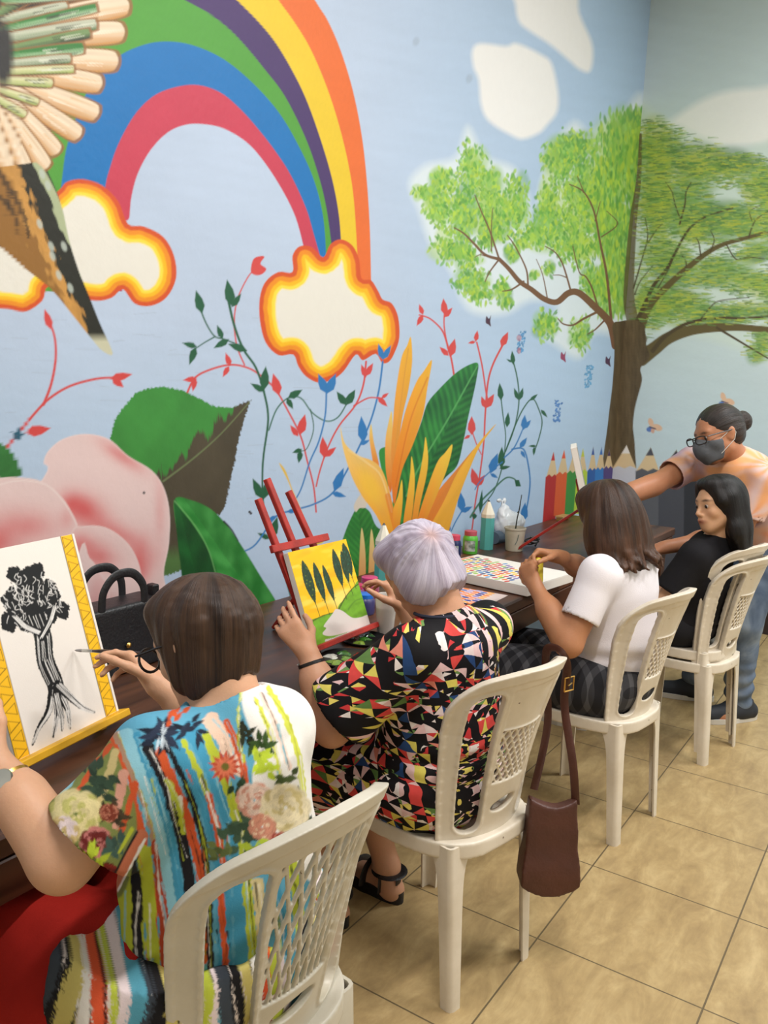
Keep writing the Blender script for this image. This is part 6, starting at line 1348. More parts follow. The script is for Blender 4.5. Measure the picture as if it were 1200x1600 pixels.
hipN, hipF = V(.60, 2.60, .83), V(.62, 2.76, .83); knN, knF = V(.56, 2.50, .48), V(.45, 2.68, .47); anN, anF = V(.575, 2.535, .11), V(.335, 2.69, .11)
leg5 = limb(hipN, knN, .098, .066, .05)+limb(knN, anN, .062, .042, .03)+limb(hipF, knF, .098, .066, .05)+limb(knF, anF, .062, .042, .03)+foot_prims(anN, anN+V(-.12, -.16, 0))+foot_prims(anF, anF+V(-.17, -.05, 0))
hr, hrf = hand_prims(wrR, (-.55, -.8, -.1), (-.7, .5, -.4), 1, curl=(.5, .55, .6, .6), s=1.08); hl, hlf = hand_prims(wrL, (-.7, -.6, -.25), (-.2, .1, -1), -1, curl=(.4, .45, .5, .55), s=1.08)
def skin5(v, c):
    q = (v-T(0, 0, 0))@MH
    # dark goatee under the mask, stubble
    b = np.exp(-((q[:, 0]/.03)**2+((q[:, 1]-.055)/.045)**2+((q[:, 2]+.11)/.03)**2))[:, None]*1.2; b = np.clip(b, 0, .9); c = c*(1-b)+srgb(36, 26, 22)*b
    # tattoo on the right forearm
    m_ = elR*.45+wrR*.55; r_ = np.linalg.norm((v-m_), axis=1); n_ = rnd_noise(v, 91, 3, 60); k = (np.clip(1-r_/.055, 0, 1)*np.clip(n_*2+.6, 0, 1))[:, None]*.75; return c*(1-k)+srgb(44, 48, 50)*k
fp = face_paint(H5, srgb(150, 90, 76), srgb(30, 22, 20), T)
att(link('body', skin_mesh('person_body', torso5+arm5+neck5+leg5+hl+hr, hlf+hrf, H5, h=.0046, col=srgb(178, 122, 90), paintfn=lambda v, c: skin5(v, fp(v, c))), M_SKIN), t5)
eyes(T, MH, (.0, 1, -.3), t5, 1.08)
s = 1.08
hairp = [ell(T(0, -.022, .040), V(.083, .098, .086)*s, MH, .03), ell(T(0, -.045, -.01), V(.078, .066, .06)*s, MH, .03), ell(T(0, -.132, .030), V(.038, .036, .042)*s, MH, .012), ell(T(.012, -.130, .010), V(.024, .024, .026)*s, MH, .008), ell(T(-.01, -.128, .046), V(.022, .022, .024)*s, MH, .008)]
M_H5 = hair_mat('dark_hair', srgb(18, 16, 16), srgb(62, 52, 48), .38)
att(link('hair', hair_mesh('hair', hairp, T(0, -.135, .02), MH@V(0, -1, .1), subs=[ell(T(0, .110, .00), V(.078, .075, .085)*s, MH, .01), ell(T(.085, .03, -.03), V(.03, .04, .05)*s, MH, .01), ell(T(-.085, .03, -.03), V(.03, .04, .05)*s, MH, .01)], ridge=.0014, seed=43, h=.004), M_H5), t5)
# mask and glasses
f = Field(T(0, .02, -.04)-.14, T(0, .02, -.04)+.14, .0035); f.add(H5[0]+H5[2], .0065)
X, Y, Z = f.full(); Q = [(X-T(0, 0, 0)[0])*MH[0, i]+(Y-T(0, 0, 0)[1])*MH[1, i]+(Z-T(0, 0, 0)[2])*MH[2, i] for i in range(3)]
f.add([ell(T(0, .080, -.045), V(.034, .042, .044)*s, MH, .03)])
top = Q[2]-(-.010+.012*np.exp(-(Q[0]/.03)**2)-.10*np.abs(Q[0]))*s; bot = (-.112*s+.35*np.abs(Q[0]))-Q[2]; bk = (.030*s+np.abs(Q[2]+.05*s)*.05)-Q[1]
f.d = np.maximum(f.d, np.maximum(top, np.maximum(bot, bk))).astype(np.float32)
mm, _ = f.mesh('face_mask', 2); M_MASK = mat('grey_mask_cloth', srgb(92, 94, 98), .85, bump=.2, bscale=300, spec=.15); mk = att(link('face_mask', mm, M_MASK), t5)
for sx in (-1, 1): st = MB().tube([T(sx*.058, .048, -.022), T(sx*.074, .02, -.004), T(sx*.083, -.012, .018), T(sx*.085, -.022, -.005), T(sx*.080, -.012, -.032), T(sx*.070, .02, -.055), T(sx*.055, .045, -.075)], .0016, 6); att(st.build('ear_loop', M_SOLE, None, smooth=True), t5)
gl = MB()
for sx in (-1, 1):
    gl.tube([T(sx*.083, -.012, .008), T(sx*.080, .04, .008), T(sx*.073, .100, .006)], .0028, 6)
    gl.tube([T(sx*.037+.030*math.cos(a), .117-abs(sx*.037+.030*math.cos(a))*.18, -.004+.019*math.sin(a)*(1+.15*math.cos(2*a))) for a in np.linspace(0, 2*math.pi, 24)], .0026, 6, caps=False)
gl.tube([T(-.010, .116, .0), T(0, .119, .003), T(.010, .116, .0)], .0024, 6)
att(gl.build('eyeglasses', M_BLACKP, None, smooth=True), t5)
def paint_tie(v):
    c = np.empty((len(v), 3)); A, Bc, C_, D_ = srgb(238, 172, 120), srgb(226, 196, 192), srgb(176, 150, 164), srgb(236, 138, 84)
    cen = [(shL+V(.02, -.02, .06), 16), (V(.52, 2.36, 1.0), 14), (shR+V(0, -.04, 0), 12)]
    w = np.zeros(len(v)); 
    for p, n in cen:
        q = v-p; r_ = np.linalg.norm(q, axis=1); th = np.arctan2(q@UP, q@RT); w += np.sin(th*n*.6+rnd_noise(v, 8, 2, 12)*2)*np.exp(-r_/.16)
    n1 = rnd_noise(v, 81, 3, 9); n2 = rnd_noise(v, 82, 3, 14); t = np.clip(.40+.7*n1+.6*w, 0, 1)[:, None]; c = Bc*(1-t)+A*t
    front = np.clip((-(v-ch)@nrm(V(.43, .9, .3)))*0+(.44-v[:, 0])/.12, 0, 1)[:, None]*np.clip((1.17-v[:, 2:3])/.06, 0, 1); c = c*(1-front*.8)+C_*.85*front*.8
    t = np.clip(n2*1.3-.15+.4*w, 0, 1)[:, None]; c = c*(1-t)+D_*t; t = np.clip(-n2*1.3-.35, 0, 1)[:, None]; c = c*(1-t)+C_*t; return c
uL = nrm(elL-shL); uR = nrm(elR-shR); sl_ = shL+uL*.17; sr_ = shR+uR*.15
tm = cloth_mesh('tshirt', torso5+[cap(shL, sl_, .070, .070, .03), cap(shR, sr_, .066, .066, .03), cap(neck+V(0, 0, -.03), neck+V(.02, .02, -.06), .072, .09, .045)], .010, hems=[(sl_+uL*.01, uL, .073, .10), (sr_+uR*.01, uR, .069, .10)], cuts=[(V(.64, 2.66, .80), V(.1, .15, -1))], h=.0055, folds=lambda P_: .007*rnd_noise(P_*np.array([7, 7, 10], np.float32), 49, 3, 1.0), subs_late=[ell(neck+V(-.03, -.045, .05), (.07, .075, .045), np.eye(3), .004)], paintfn=paint_tie)
att(link('tshirt', tm, mat_paint('tie_dye_cotton', rough=.85, bump=.2, bscale=350, var=.04, spec=.15, bdist=.001)), t5)
def denim():
    m_, nt, N, L, B = mat_new('washed_denim'); tc = N.new('ShaderNodeTexCoord'); n = N.new('ShaderNodeTexNoise'); n.inputs['Scale'].default_value = 7; n.inputs['Detail'].default_value = 6; n.inputs['Distortion'].default_value = .8; L.new(tc.outputs['Object'], n.inputs['Vector'])
    cr = N.new('ShaderNodeValToRGB'); e = cr.color_ramp.elements; e[0].position = .3; e[1].position = .7; e[0].color = S4(76, 90, 112); e[1].color = S4(140, 152, 166); k = e.new(.5); k.color = S4(104, 118, 138); L.new(n.outputs['Fac'], cr.inputs['Fac']); L.new(cr.outputs['Color'], B.inputs['Base Color']); B.inputs['Roughness'].default_value = .85; B.inputs['Specular IOR Level'].default_value = .15; return m_
jm = cloth_mesh('jeans', [torso5[2]]+leg5[:4], .019, h=.0065, cuts=[(V(0, 0, .055), V(0, 0, -1)), (pv+V(0, 0, .04), nrm(V(-.1, -.2, 1)))], folds=lambda P_: .006*rnd_noise(P_*np.array([9, 9, 14], np.float32), 59, 3, 1)+.006*np.sin(P_[:, 2]*85+4*rnd_noise(P_, 60, 2, 9))*np.clip((.34-P_[:, 2])/.15, 0, 1))
att(link('jeans', jm, denim()), t5)
shoe(anN+V(.02, .02, 0), (-.66, -.75), t5, 1.1); shoe(anF+V(.02, 0, 0), (-.94, -.3), t5, 1.1)
# ------------------------------------------------------------------ canvases, easels and painting things
M_CANV = mat('raw_canvas_cloth', srgb(226, 220, 212), .85, bump=.2, bscale=500, spec=.1)
M_ART = mat_paint('acrylic_on_canvas', rough=.5, bump=.25, bscale=380, var=.02, spec=.3, bdist=.0008)
def canvas_thing(label, origin, ex, ey, w, h, th, painter, base, step=.0016, name='canvas_painting'):
    """origin = lower left front corner, ex to the right, ey up, painted face normal = ex x ey"""
    o, ex, ey = V(origin), nrm(ex), nrm(ey); en = np.cross(ex, ey); t_ = thing(name, label, 'painting', tuple(o))
    c = o+ex*w/2+ey*h/2-en*th/2; q = MB().box(c, (w, h, th-.001), np.stack([ex, ey, en], 1), bev=.002); att(q.build('stretched_canvas', M_CANV), t_)
    us = np.append(np.arange(0, w, step), w); vs = np.append(np.arange(0, h, step), h); P_, Q_ = grid_wall('c', o+en*.0004, ex, ey, us, vs, 1)
    U, V_ = np.meshgrid(us/w, 1-vs/h, indexing='ij'); cv = Canvas(np.stack([U.ravel()*w*1000, V_.ravel()*h*1000], 1), base, step*1000); painter(cv, w*1000, h*1000)
    me_ = mesh_np('painted_face', P_, quads=Q_, smooth=False); set_col(me_, np.clip(cv.C, 0, 1)); att(link('painted_face', me_, M_ART), t_); return t_
def plane_frame(bl, br, tilt):
    bl, br = V(bl), V(br); ex = nrm(br-bl); n = V(-ex[1], ex[0], 0); n = n if n[0] < 0 else -n; ey = nrm(n*math.sin(tilt)+V(0, 0, 1)*math.cos(tilt)); return bl, ex, ey, float(np.linalg.norm(br-bl))
Ye, Yn = srgb(240, 190, 36), srgb(196, 150, 40)
# canvas 1: white sheet with yellow triangle borders, black and white line drawing (a gnarled tree)
bl, ex, ey, w1 = plane_frame((-.167, -.729, .79), (-.218, -.448, .79), .30)
def art1(cv, w, h):
    yb = srgb(242, 186, 30); blk = srgb(20, 20, 22); wht = srgb(236, 232, 228); rs = random.Random(11)
    for x0, x1 in ((w*.86, w*.975), (w*.0, w*.115)):
        cv.fill([(x0, 0), (x1, 0), (x1, h), (x0, h)], yb, False)
        cv.stroke([(x0, 0), (x0, h)], 2, blk, curved=False); cv.stroke([(x1, 0), (x1, h)], 1.2, blk, curved=False)
        m_ = 4; n = 15; hh = h/n
        for k in range(n):
            y = k*hh; a = [(x0+m_, y+3), (x1-m_, y+hh*.5+1), (x0+m_, y+hh-1)] if k % 2 == 0 else [(x1-m_, y+2), (x0+m_, y+hh*.5), (x1-m_, y+hh-2)]
            for p, q in zip(a, a[1:]+a[:1]): cv.stroke([p, q], 1.1, srgb(110, 74, 16), curved=False)
            if k % 2 == 0: cv.stroke([(x0+2, y+hh+1), (x1-2, y+hh*.45+1)], 1.0, srgb(110, 74, 16), curved=False)
    # gnarled tree in ink: round crown, thick trunk, spreading roots, all veined with white
    S = lambda p: [(w*x, h*y) for x, y in p]
    def bough(p, a, b):
        cv.stroke(S(p), a, blk, b, jag=1.0)
        for k in range(int(len(p)*4)):
            off = rs.uniform(-.34, .34)*a; i = rs.randint(0, len(p)-2); seg = [(w*x+off+rs.uniform(-2, 2), h*y+rs.uniform(-3, 3)) for x, y in p[i:i+3]]; cv.stroke(seg, 1.5, wht*.95, .7)
    for x, y, r_ in ((.30, .27, .10), (.46, .20, .12), (.62, .28, .10), (.22, .36, .07), (.70, .38, .07), (.46, .31, .12), (.36, .14, .06), (.57, .15, .06), (.34, .38, .07), (.58, .38, .07)):
        cv.fill([(w*(x+r_*(1+.13*math.sin(5*t+x*30))*math.cos(t)), h*(y+r_*.72*(1+.13*math.cos(4*t+y*20))*math.sin(t))) for t in np.linspace(0, 2*math.pi, 15)[:-1]], blk, jag=2, jf=.4)
    for k in range(120):
        t = rs.uniform(0, 6.28); r_ = math.sqrt(rs.random()); x, y = w*(.46+.27*r_*math.cos(t)), h*(.28+.15*r_*math.sin(t)); cv.stroke([(x, y), (x+rs.uniform(-7, 7), y+rs.uniform(3, 9)), (x+rs.uniform(-9, 9), y+rs.uniform(8, 16))], 1.6, wht, .8)
    bough([(.45, .36), (.47, .48), (.44, .60), (.47, .72), (.46, .80)], 46, 42); bough([(.46, .46), (.34, .40), (.28, .34)], 18, 9); bough([(.46, .48), (.58, .41), (.64, .35)], 18, 9)
    for p in ([(.44, .74), (.36, .84), (.24, .90), (.16, .96)], [(.45, .76), (.42, .88), (.34, .97)], [(.48, .76), (.52, .88), (.50, .97)], [(.49, .74), (.58, .83), (.66, .90), (.76, .95)], [(.46, .78), (.45, .9), (.43, .96)]): bough(p, 22, 5)
can1 = canvas_thing('tall white canvas with yellow triangle borders and a black ink drawing of a tree', bl, ex, ey, w1, .405, .016, art1, srgb(232, 224, 216))
EX1, EY1, EN1, BL1, W1m = ex, ey, np.cross(ex, ey), bl, w1
def easel(name_label, bl, ex, ey, w, posts, m_, ledge_ext=(.01, .01), depth=.16, crossz=None, foot=.0, pr=.009, cross_at=None):
    """table easel: ledge, front legs (posts), cross bar and a rear prop; posts = list of (x offset at base, x offset at top, length)"""
    en = np.cross(ex, ey); t_ = thing('table_easel', name_label, 'easel', tuple(bl)); Mx = np.stack([ex, ey, en], 1)
    g = MB().box(bl+ex*(w/2)+ex*(ledge_ext[1]-ledge_ext[0])/2-ey*.008+en*.004, (w+ledge_ext[0]+ledge_ext[1], .016, .036), Mx, bev=.002); att(g.build('ledge', m_), t_)
    b = .0125; back = -en*(.018+b)
    for x0, x1, y0, y1 in posts:
        p0 = bl+ex*x0+ey*y0+back; p1 = bl+ex*x1+ey*y1+back; u = nrm(p1-p0); v = nrm(np.cross(en, u)); att(MB().box((p0+p1)/2, (pr*2, float(np.linalg.norm(p1-p0)), .016), np.stack([v, u, en], 1), bev=.002).build('post', m_), t_)
    if cross_at is not None:
        att(MB().box(bl+ex*(cross_at[0]+cross_at[1])/2+ey*cross_at[2]+back+en*.016*.9, (cross_at[1]-cross_at[0], .022, .014), Mx, bev=.002).build('crossbar', m_), t_)
    p0 = bl+ex*w/2+ey*.20+back-en*.016; tgt = V(*(p0[:2]-en[:2]*depth), TZ+.004); u = nrm(tgt-p0); v = nrm(np.cross(en, u)); att(MB().box((p0+tgt)/2, (pr*1.8, float(np.linalg.norm(tgt-p0)), .012), np.stack([v, u, np.cross(v, u)], 1), bev=.002).build('rear_leg', m_), t_)
    return t_
M_YEL = mat('yellow_painted_wood', srgb(226, 172, 34), .5, noise=.15, nscale=20)
M_REDW = mat('red_painted_wood', srgb(176, 44, 34), .45, noise=.3, nscale=18, bump=.2, bscale=120)
easel('yellow table easel holding the tall white canvas', bl, ex, ey, w1, [(.03, .06, -.045, .30), (w1-.03, w1-.06, -.045, .30)], M_YEL, (.01, .012))
# canvas 2: poplars in front of a yellow sky
bl2, ex2, ey2, w2 = plane_frame((-.170, .187, .79), (-.175, .473, .79), .38)
def art2(cv, w, h):
    rs = random.Random(2); S = lambda p: [(w*x, h*y) for x, y in p]
    cv.C[:] = srgb(244, 190, 24)*(1+.05*rnd_noise(cv.P, 3, 3, .03)[:, None])
    for k in range(60):
        y = rs.uniform(0, .68); x = rs.uniform(0, 1); cv.blob((w*x, h*y), rs.uniform(15, 50), rs.uniform(3, 9), rs.choice([srgb(250, 214, 70), srgb(240, 170, 20), srgb(252, 226, 110)]), rs.uniform(-.2, .2), 1.0, .45)
    cv.blob((w*.62, h*.62), 55, 24, srgb(250, 224, 120), 0, 1.2, .8)
    gr = lambda Pp, d: srgb(112, 164, 44)*(1+.22*rnd_noise(Pp*np.array([.6, 1.4], np.float32), 7, 3, .07)[:, None])
    cv.fill(S([(-.1, .78), (.25, .735), (.48, .745), (.52, .80), (.50, 1.15), (-.1, 1.15)]), gr); cv.fill(S([(.52, .74), (.68, .64), (.86, .56), (1.1, .52), (1.1, 1.2), (.6, 1.1)]), gr)
    cv.stroke(S([(0, .765), (.25, .735), (.48, .745)]), 4, srgb(74, 70, 30), 2, alpha=.8, jag=1); cv.stroke(S([(.52, .74), (.68, .64), (.86, .56), (1, .53)]), 5, srgb(60, 56, 26), 3, alpha=.85, jag=1)
    cv.stroke(S([(.70, .76), (.85, .70), (1, .70)]), 6, srgb(80, 120, 40), 3, alpha=.5)
    for x0, y0, x1, y1, ww_ in ((.20, .12, .22, .60, 24), (.375, .17, .39, .62, 20), (.52, .22, .55, .64, 17), (.78, .08, .765, .52, 22), (.92, .12, .90, .50, 18), (1.0-.0, .04, .99, .44, 24)):
        ww = ww_*1.8; x0 = x0*.93; x1 = x1*.93; pts = []; n = 12
        for k in range(n+1):
            t = k/n; pts.append((w*(x0+(x1-x0)*t)+ww*.5*math.sin(math.pi*min(1, t*1.02+.02))**.75*(1-.1*t), h*(y0+(y1-y0)*t)))
        for k in range(n, -1, -1):
            t = k/n; pts.append((w*(x0+(x1-x0)*t)-ww*.5*math.sin(math.pi*min(1, t*1.02+.02))**.75, h*(y0+(y1-y0)*t)))
        cv.fill(pts, lambda Pp, d: srgb(44, 66, 48)*(1+.35*rnd_noise(Pp, 8, 3, .25)[:, None]), jag=1.2, jf=.6); cv.stroke([(w*x1, h*y1-4), (w*(x1+.01), h*(y1+.13))], 2.6, srgb(50, 50, 34), 2.2)
        for k in range(14): t = rs.random(); cv.blob((w*(x0+(x1-x0)*t)+rs.uniform(-ww*.3, ww*.3), h*(y0+(y1-y0)*t)), 3, 2, srgb(120, 140, 40) if y0 < .15 and x0 < .3 else srgb(40, 100, 80), 0, .6, .6)
    wt = srgb(216, 206, 200); cv.fill(S([(.50, .715), (.60, .76), (.72, .86), (.86, .89), (1.02, .90), (1.02, 1.0), (.80, 1.0), (.60, .99), (.42, .98), (.26, .955), (.18, .91), (.26, .87), (.23, .84), (.33, .79), (.42, .75)]), wt)
    cv.stroke(S([(.2, .99), (.4, 1.0), (1, 1.0)]), 6, srgb(200, 198, 196), 4, jag=2)
can2 = canvas_thing('square canvas of dark poplars against a yellow sky, unfinished white patch below', bl2, ex2, ey2, w2, .275, .020, art2, srgb(240, 190, 30), name='canvas_painting')
easel('tall red table easel holding the poplar painting', bl2, ex2, ey2, w2, [(.045, -.025, -.04, .445), (.115, .035, .05, .50), (w2-.045, .115, -.04, .455)], M_REDW, (.012, .03), cross_at=(-.045, .22, .295), pr=.0105)
# canvas 3: seen edge-on, on a red easel in front of the girl
ex3 = nrm(V(-.36, .93, 0)); n3 = V(.93, .36, 0); ey3 = nrm(V(0, 0, 1)*math.cos(.27)-n3*math.sin(.27)); o3 = V(.01, 2.03, .80)
def art3(cv, w, h):
    cv.C[:] = srgb(150, 160, 166)*(1+.12*rnd_noise(cv.P, 4, 3, .02)[:, None]); rs = random.Random(9)
    for k in range(40): cv.blob((rs.uniform(0, w), rs.uniform(0, h)), rs.uniform(10, 50), rs.uniform(8, 40), rs.choice([srgb(206, 206, 204), srgb(110, 124, 136), srgb(170, 180, 182)]), rs.uniform(0, 3), 1.0, .6)
o3 = V(*(o3-ey3*0)); can3 = canvas_thing('canvas seen edge-on, its pale side band turned to the viewer', o3, ex3, ey3, .30, .50, .030, art3, srgb(150, 160, 166))
easel('red table easel seen from the side behind the edge-on canvas', o3, ex3, ey3, .30, [(.06, .10, -.04, .34), (.24, .20, -.04, .34)], M_REDW, (.02, .02), depth=.30)
# canvas 4: lying flat, covered with little coloured ovals
F0, R0 = V(.015, 1.250, 0), V(.058, 1.605, 0); exA = nrm(R0-F0); eyA = V(-exA[1], exA[0], 0)
CLR = [(206, 66, 50), (226, 120, 40), (236, 196, 60), (110, 160, 50), (40, 90, 160), (30, 40, 110), (130, 110, 180), (196, 70, 90), (150, 190, 80), (70, 140, 200)]
def art4(cv, w, h):
    rs = random.Random(6)
    for j in range(17):
        for i in range(9):
            x = 20+i*33+(j % 2)*16; y = 14+j*22
            if x > w-60-(y/h)*10 and not (j < 4): continue
            if (x/w)*1.0+(y/h)*.9 > 1.22: continue
            cv.blob((x+rs.uniform(-2, 2), y+rs.uniform(-2, 2)), 15, 8, srgb(*rs.choice(CLR)), rs.uniform(-.15, .15)+.1, .16)
W4 = float(np.linalg.norm(R0-F0)); O4 = V(.010, 1.247, TZ+.0405)
# written so that x runs along the table and y away from the edge; flat on the table
canvas_thing('large white canvas lying flat on the table, partly covered with coloured ovals', O4, exA, eyA, W4, .47, .038, art4, srgb(232, 228, 220), step=.002)
def art5(cv, w, h):
    rs = random.Random(16); cv.C[:] = srgb(222, 204, 200)
    for j in range(12):
        for i in range(14):
            cv.blob((8+i*24+(j % 2)*12, 10+j*26), 10, 15, srgb(*rs.choice([(234, 130, 60), (60, 70, 150), (150, 140, 200), (238, 170, 90), (90, 120, 190), (236, 150, 120), (190, 170, 210)])), .2, .12)
t_ = thing('paper_sheet', 'paper sheet printed with orange, blue and lilac ovals beside the flat canvas', 'sheet', (-.2, 1.08, TZ))
us = np.append(np.arange(0, .27, .002), .27); vs = np.append(np.arange(0, .36, .002), .36); exS = nrm(V(-.05, 1, 0)); eyS = V(-exS[1], exS[0], 0)
P_, Q_ = grid_wall('c', V(-.045, .955, TZ+.0012), exS, eyS, us, vs, 1); U, V_ = np.meshgrid(us*1000, 360-vs*1000, indexing='ij'); cv = Canvas(np.stack([U.ravel(), V_.ravel()], 1), srgb(222, 204, 200), 2); art5(cv, 270, 360)
me_ = mesh_np('sheet', P_, quads=Q_, smooth=False); set_col(me_, cv.C); o = att(link('printed_face', me_, M_ART), t_)
att(MB().box(V(-.045, .955, TZ+.0007)+exS*.135+eyS*.18, (.27, .36, .0008), np.stack([exS, eyS, V(0, 0, 1)], 1)).build('paper', M_CANV), t_)

# palette, cups, jars, cases, pot, bags on the table
M_BLK = mat('black_plastic', srgb(26, 26, 28), .35)
def lathe_obj(name, prof, c, m_, label=None, cat=None, group=None, parent=None, n=32, sm=40):
    o = MB().lathe(prof, (0, 0, 0), n).build(name, m_, None, smooth=sm); o.location = c
    if parent is not None: o.parent = parent; o.location = c
    if label: tag(o, label, cat, group)
    return o
def palette(x, y, r_, label, cols, seed):
    t_ = thing('paint_palette', label, 'palette', (x, y, TZ)); lathe_obj('tray', [(0, .001), (r_*.9, .001), (r_, .009), (r_*.97, .010), (r_*.86, .004), (0, .004)], (0, 0, 0), M_BLK, parent=t_)
    rs = random.Random(seed)
    for k, c in enumerate(cols):
        a = 2*math.pi*k/len(cols)+.3; rr = r_*.58 if k else 0; q = MB(); p = []
        n_ = 14; vs = [(0, 0, .005)]; 
        for ring, (f, z) in enumerate(((.55, .0055), (1, .0005))):
            for j in range(n_): b = 2*math.pi*j/n_; w_ = r_*.26*f*(1+.25*math.sin(3*b+k)+.15*math.sin(5*b+k*2)); vs.append((w_*math.cos(b), w_*math.sin(b)*.8, z))
        fs = [(0, 1+j, 1+(j+1) % n_) for j in range(n_)]+[(1+j, 1+n_+j, 1+n_+(j+1) % n_, 1+(j+1) % n_) for j in range(n_)]
        q.add([(x_+rr*math.cos(a), y_+rr*math.sin(a), z_+.004) for x_, y_, z_ in vs], fs); o = q.build('paint_dab', mat('wet_paint', srgb(*c), .25, coat=.4), None, smooth=True); o.parent = t_
palette(-.085, .235, .085, 'black palette with red, green and white paint dabs next to the table edge', [(96, 140, 60), (200, 50, 40), (60, 110, 50), (206, 206, 196), (120, 150, 60), (40, 70, 40)], 1)
palette(-.155, .415, .075, 'black palette with green paint under the poplar painting', [(60, 120, 40), (40, 80, 40), (90, 70, 50), (130, 160, 60)], 2)
def glass(name, c, rough=.1, a=.35):
    m_, nt, N, L, B = mat_new(name); B.inputs['Base Color'].default_value = (*c, 1); B.inputs['Roughness'].default_value = rough; B.inputs['Alpha'].default_value = a; return m_
M_CUP = glass('clear_plastic_cup', srgb(224, 220, 216), .15, .55)
t_ = thing('plastic_cup', 'clear plastic cup with cloudy rinse water beside the poplar painting', 'cup', (-.145, .515, TZ+.001))
lathe_obj('cup_wall', [(0, 0), (.024, 0), (.0255, .003), (.036, .118), (.0385, .121), (.0375, .124), (.035, .122), (.0240, .004), (0, .003)], (0, 0, 0), M_CUP, parent=t_)
lathe_obj('rinse_water', [(0, .004), (.0235, .004), (.0315, .085), (0, .085)], (0, 0, 0), glass('cloudy_water', srgb(180, 160, 160), .1, .75), parent=t_)
def jar(x, y, label, body, lid, r_=.034, h=.10, group=None, lab=None, lidr=.82):
    t_ = thing('paint_jar', label, 'jar', (x, y, TZ+.001), 0, group)
    lathe_obj('jar_body', [(0, 0), (r_*.92, 0), (r_, .006), (r_, h*.62), (r_*.96, h*.72), (r_*.78, h*.80), (r_*.74, h*.84), (0, h*.84)], (0, 0, 0), mat('jar_paint', srgb(*body), .3, coat=.3), parent=t_)
    lathe_obj('lid', [(0, h*.80), (r_*lidr, h*.80), (r_*lidr, h*.985), (r_*lidr*.93, h), (0, h)], (0, 0, 0), mat('jar_lid', srgb(*lid), .4), parent=t_)
    if lab:
        q = MB(); n_ = 14; vs = []
        for k in range(n_+1):
            a = -1.9+1.5*k/n_
            for z in (h*.14, h*.60): vs.append((r_*1.012*math.cos(a), r_*1.012*math.sin(a), z))
        q.add(vs, [(2*k, 2*k+2, 2*k+3, 2*k+1) for k in range(n_)]); o = q.build('label_sticker', mat('jar_sticker', srgb(*lab), .6, col2=srgb(90, 110, 90), nscale=40), None, smooth=True); o.parent = t_
    return t_
jar(-.545, 1.835, 'green paint jar with pink lid and grey sticker', (92, 186, 66), (186, 84, 96), .036, .108, lab=(196, 200, 196))
jar(-.535, 1.66, 'dark blue paint jar with pink lid, half hidden by lavender hair', (28, 44, 92), (206, 70, 96), .032, .112, lab=(180, 190, 190))
jar(-.405, .80, 'paint jar with magenta lid behind the poplar painting', (150, 60, 90), (196, 60, 116), .036, .09)
jar(-.40, .705, 'paint jar with crimson lid in front of the magenta-lidded jar', (120, 60, 120), (184, 50, 96), .034, .082)
jar(-.36, .79-.045+.02, 'paint jar with violet lid between the crimson and magenta lids', (170, 120, 190), (140, 90, 190), .0, .0) if False else None
jar(-.325, .66, 'paint jar with bright blue lid behind the clear cup', (60, 60, 110), (30, 110, 206), .034, .070)
def case(x, y, label):
    t_ = thing('pencil_case', label, 'pencil case', (x, y, TZ+.001), 0, 'pencil-shaped cases'); r_ = .0335
    del t_['group']
    hexp = lambda rr, z: [(rr*math.cos(math.pi/4*k+.2), rr*math.sin(math.pi/4*k+.2), z) for k in range(8)]
    def pr(a, b, z0, z1, nm, m_, b2=None):
        vs = hexp(a, z0)+hexp(b, z1); q = MB().add(vs, [(k, (k+1) % 8, 8+(k+1) % 8, 8+k) for k in range(8)]+[tuple(range(8))[::-1], tuple(range(8, 16))]); o = q.build(nm, m_, None, smooth=30); o.parent = t_
    pr(r_, r_, 0, .155, 'barrel', mat('teal_plastic', srgb(84, 168, 164), .45)); pr(r_*1.01, r_*1.01, .155, .172, 'collar', mat('cream_plastic', srgb(222, 214, 196), .5)); pr(r_*1.0, .007, .172, .232, 'cone', mat('cream_plastic2', srgb(228, 222, 204), .5)); pr(.0075, .002, .231, .240, 'lead_tip', M_BLK)
case(-.535, 1.985, 'teal case shaped like a giant pencil, between green jar and white plant pot'); case(-.52, 1.055, 'teal case shaped like a giant pencil, behind the lavender-haired head')
t_ = thing('plant_pot', 'off-white pot with a bare dark twig', 'plant pot', (-.42, 2.055, TZ+.001))
lathe_obj('pot', [(0, 0), (.040, 0), (.042, .004), (.050, .102), (.053, .104), (.053, .112), (.050, .113), (.047, .100), (.040, .01), (0, .008)], (0, 0, 0), mat('off_white_pot', srgb(206, 198, 180), .55, noise=.15, nscale=12), parent=t_)
lathe_obj('soil', [(0, .098), (.047, .098), (0, .1)], (0, 0, 0), mat('dark_soil', srgb(60, 54, 40), .95), parent=t_)
o = MB().tube([(0, 0, .09), (.004, .006, .16), (.01, .01, .20), (.012, .022, .27)], [.0035, .003, .003, .002], 8).lathe([(0, -.006), (.006, 0), (0, .006)], (.006, .008, .185), 8).build('twig', mat('dark_stem', srgb(40, 44, 34), .7), None, smooth=True); o.parent = t_
for p in ([(.018, -.046, .10), (.012, -.048, .06), (-.002, -.046, .04)],): o = MB().tube([(.036, -.036, .085), (.030, -.036, .055), (.022, -.040, .035)], .0018, 6).build('paint_drip', mat('grey_paint', srgb(110, 124, 120), .5), None); o.parent = t_
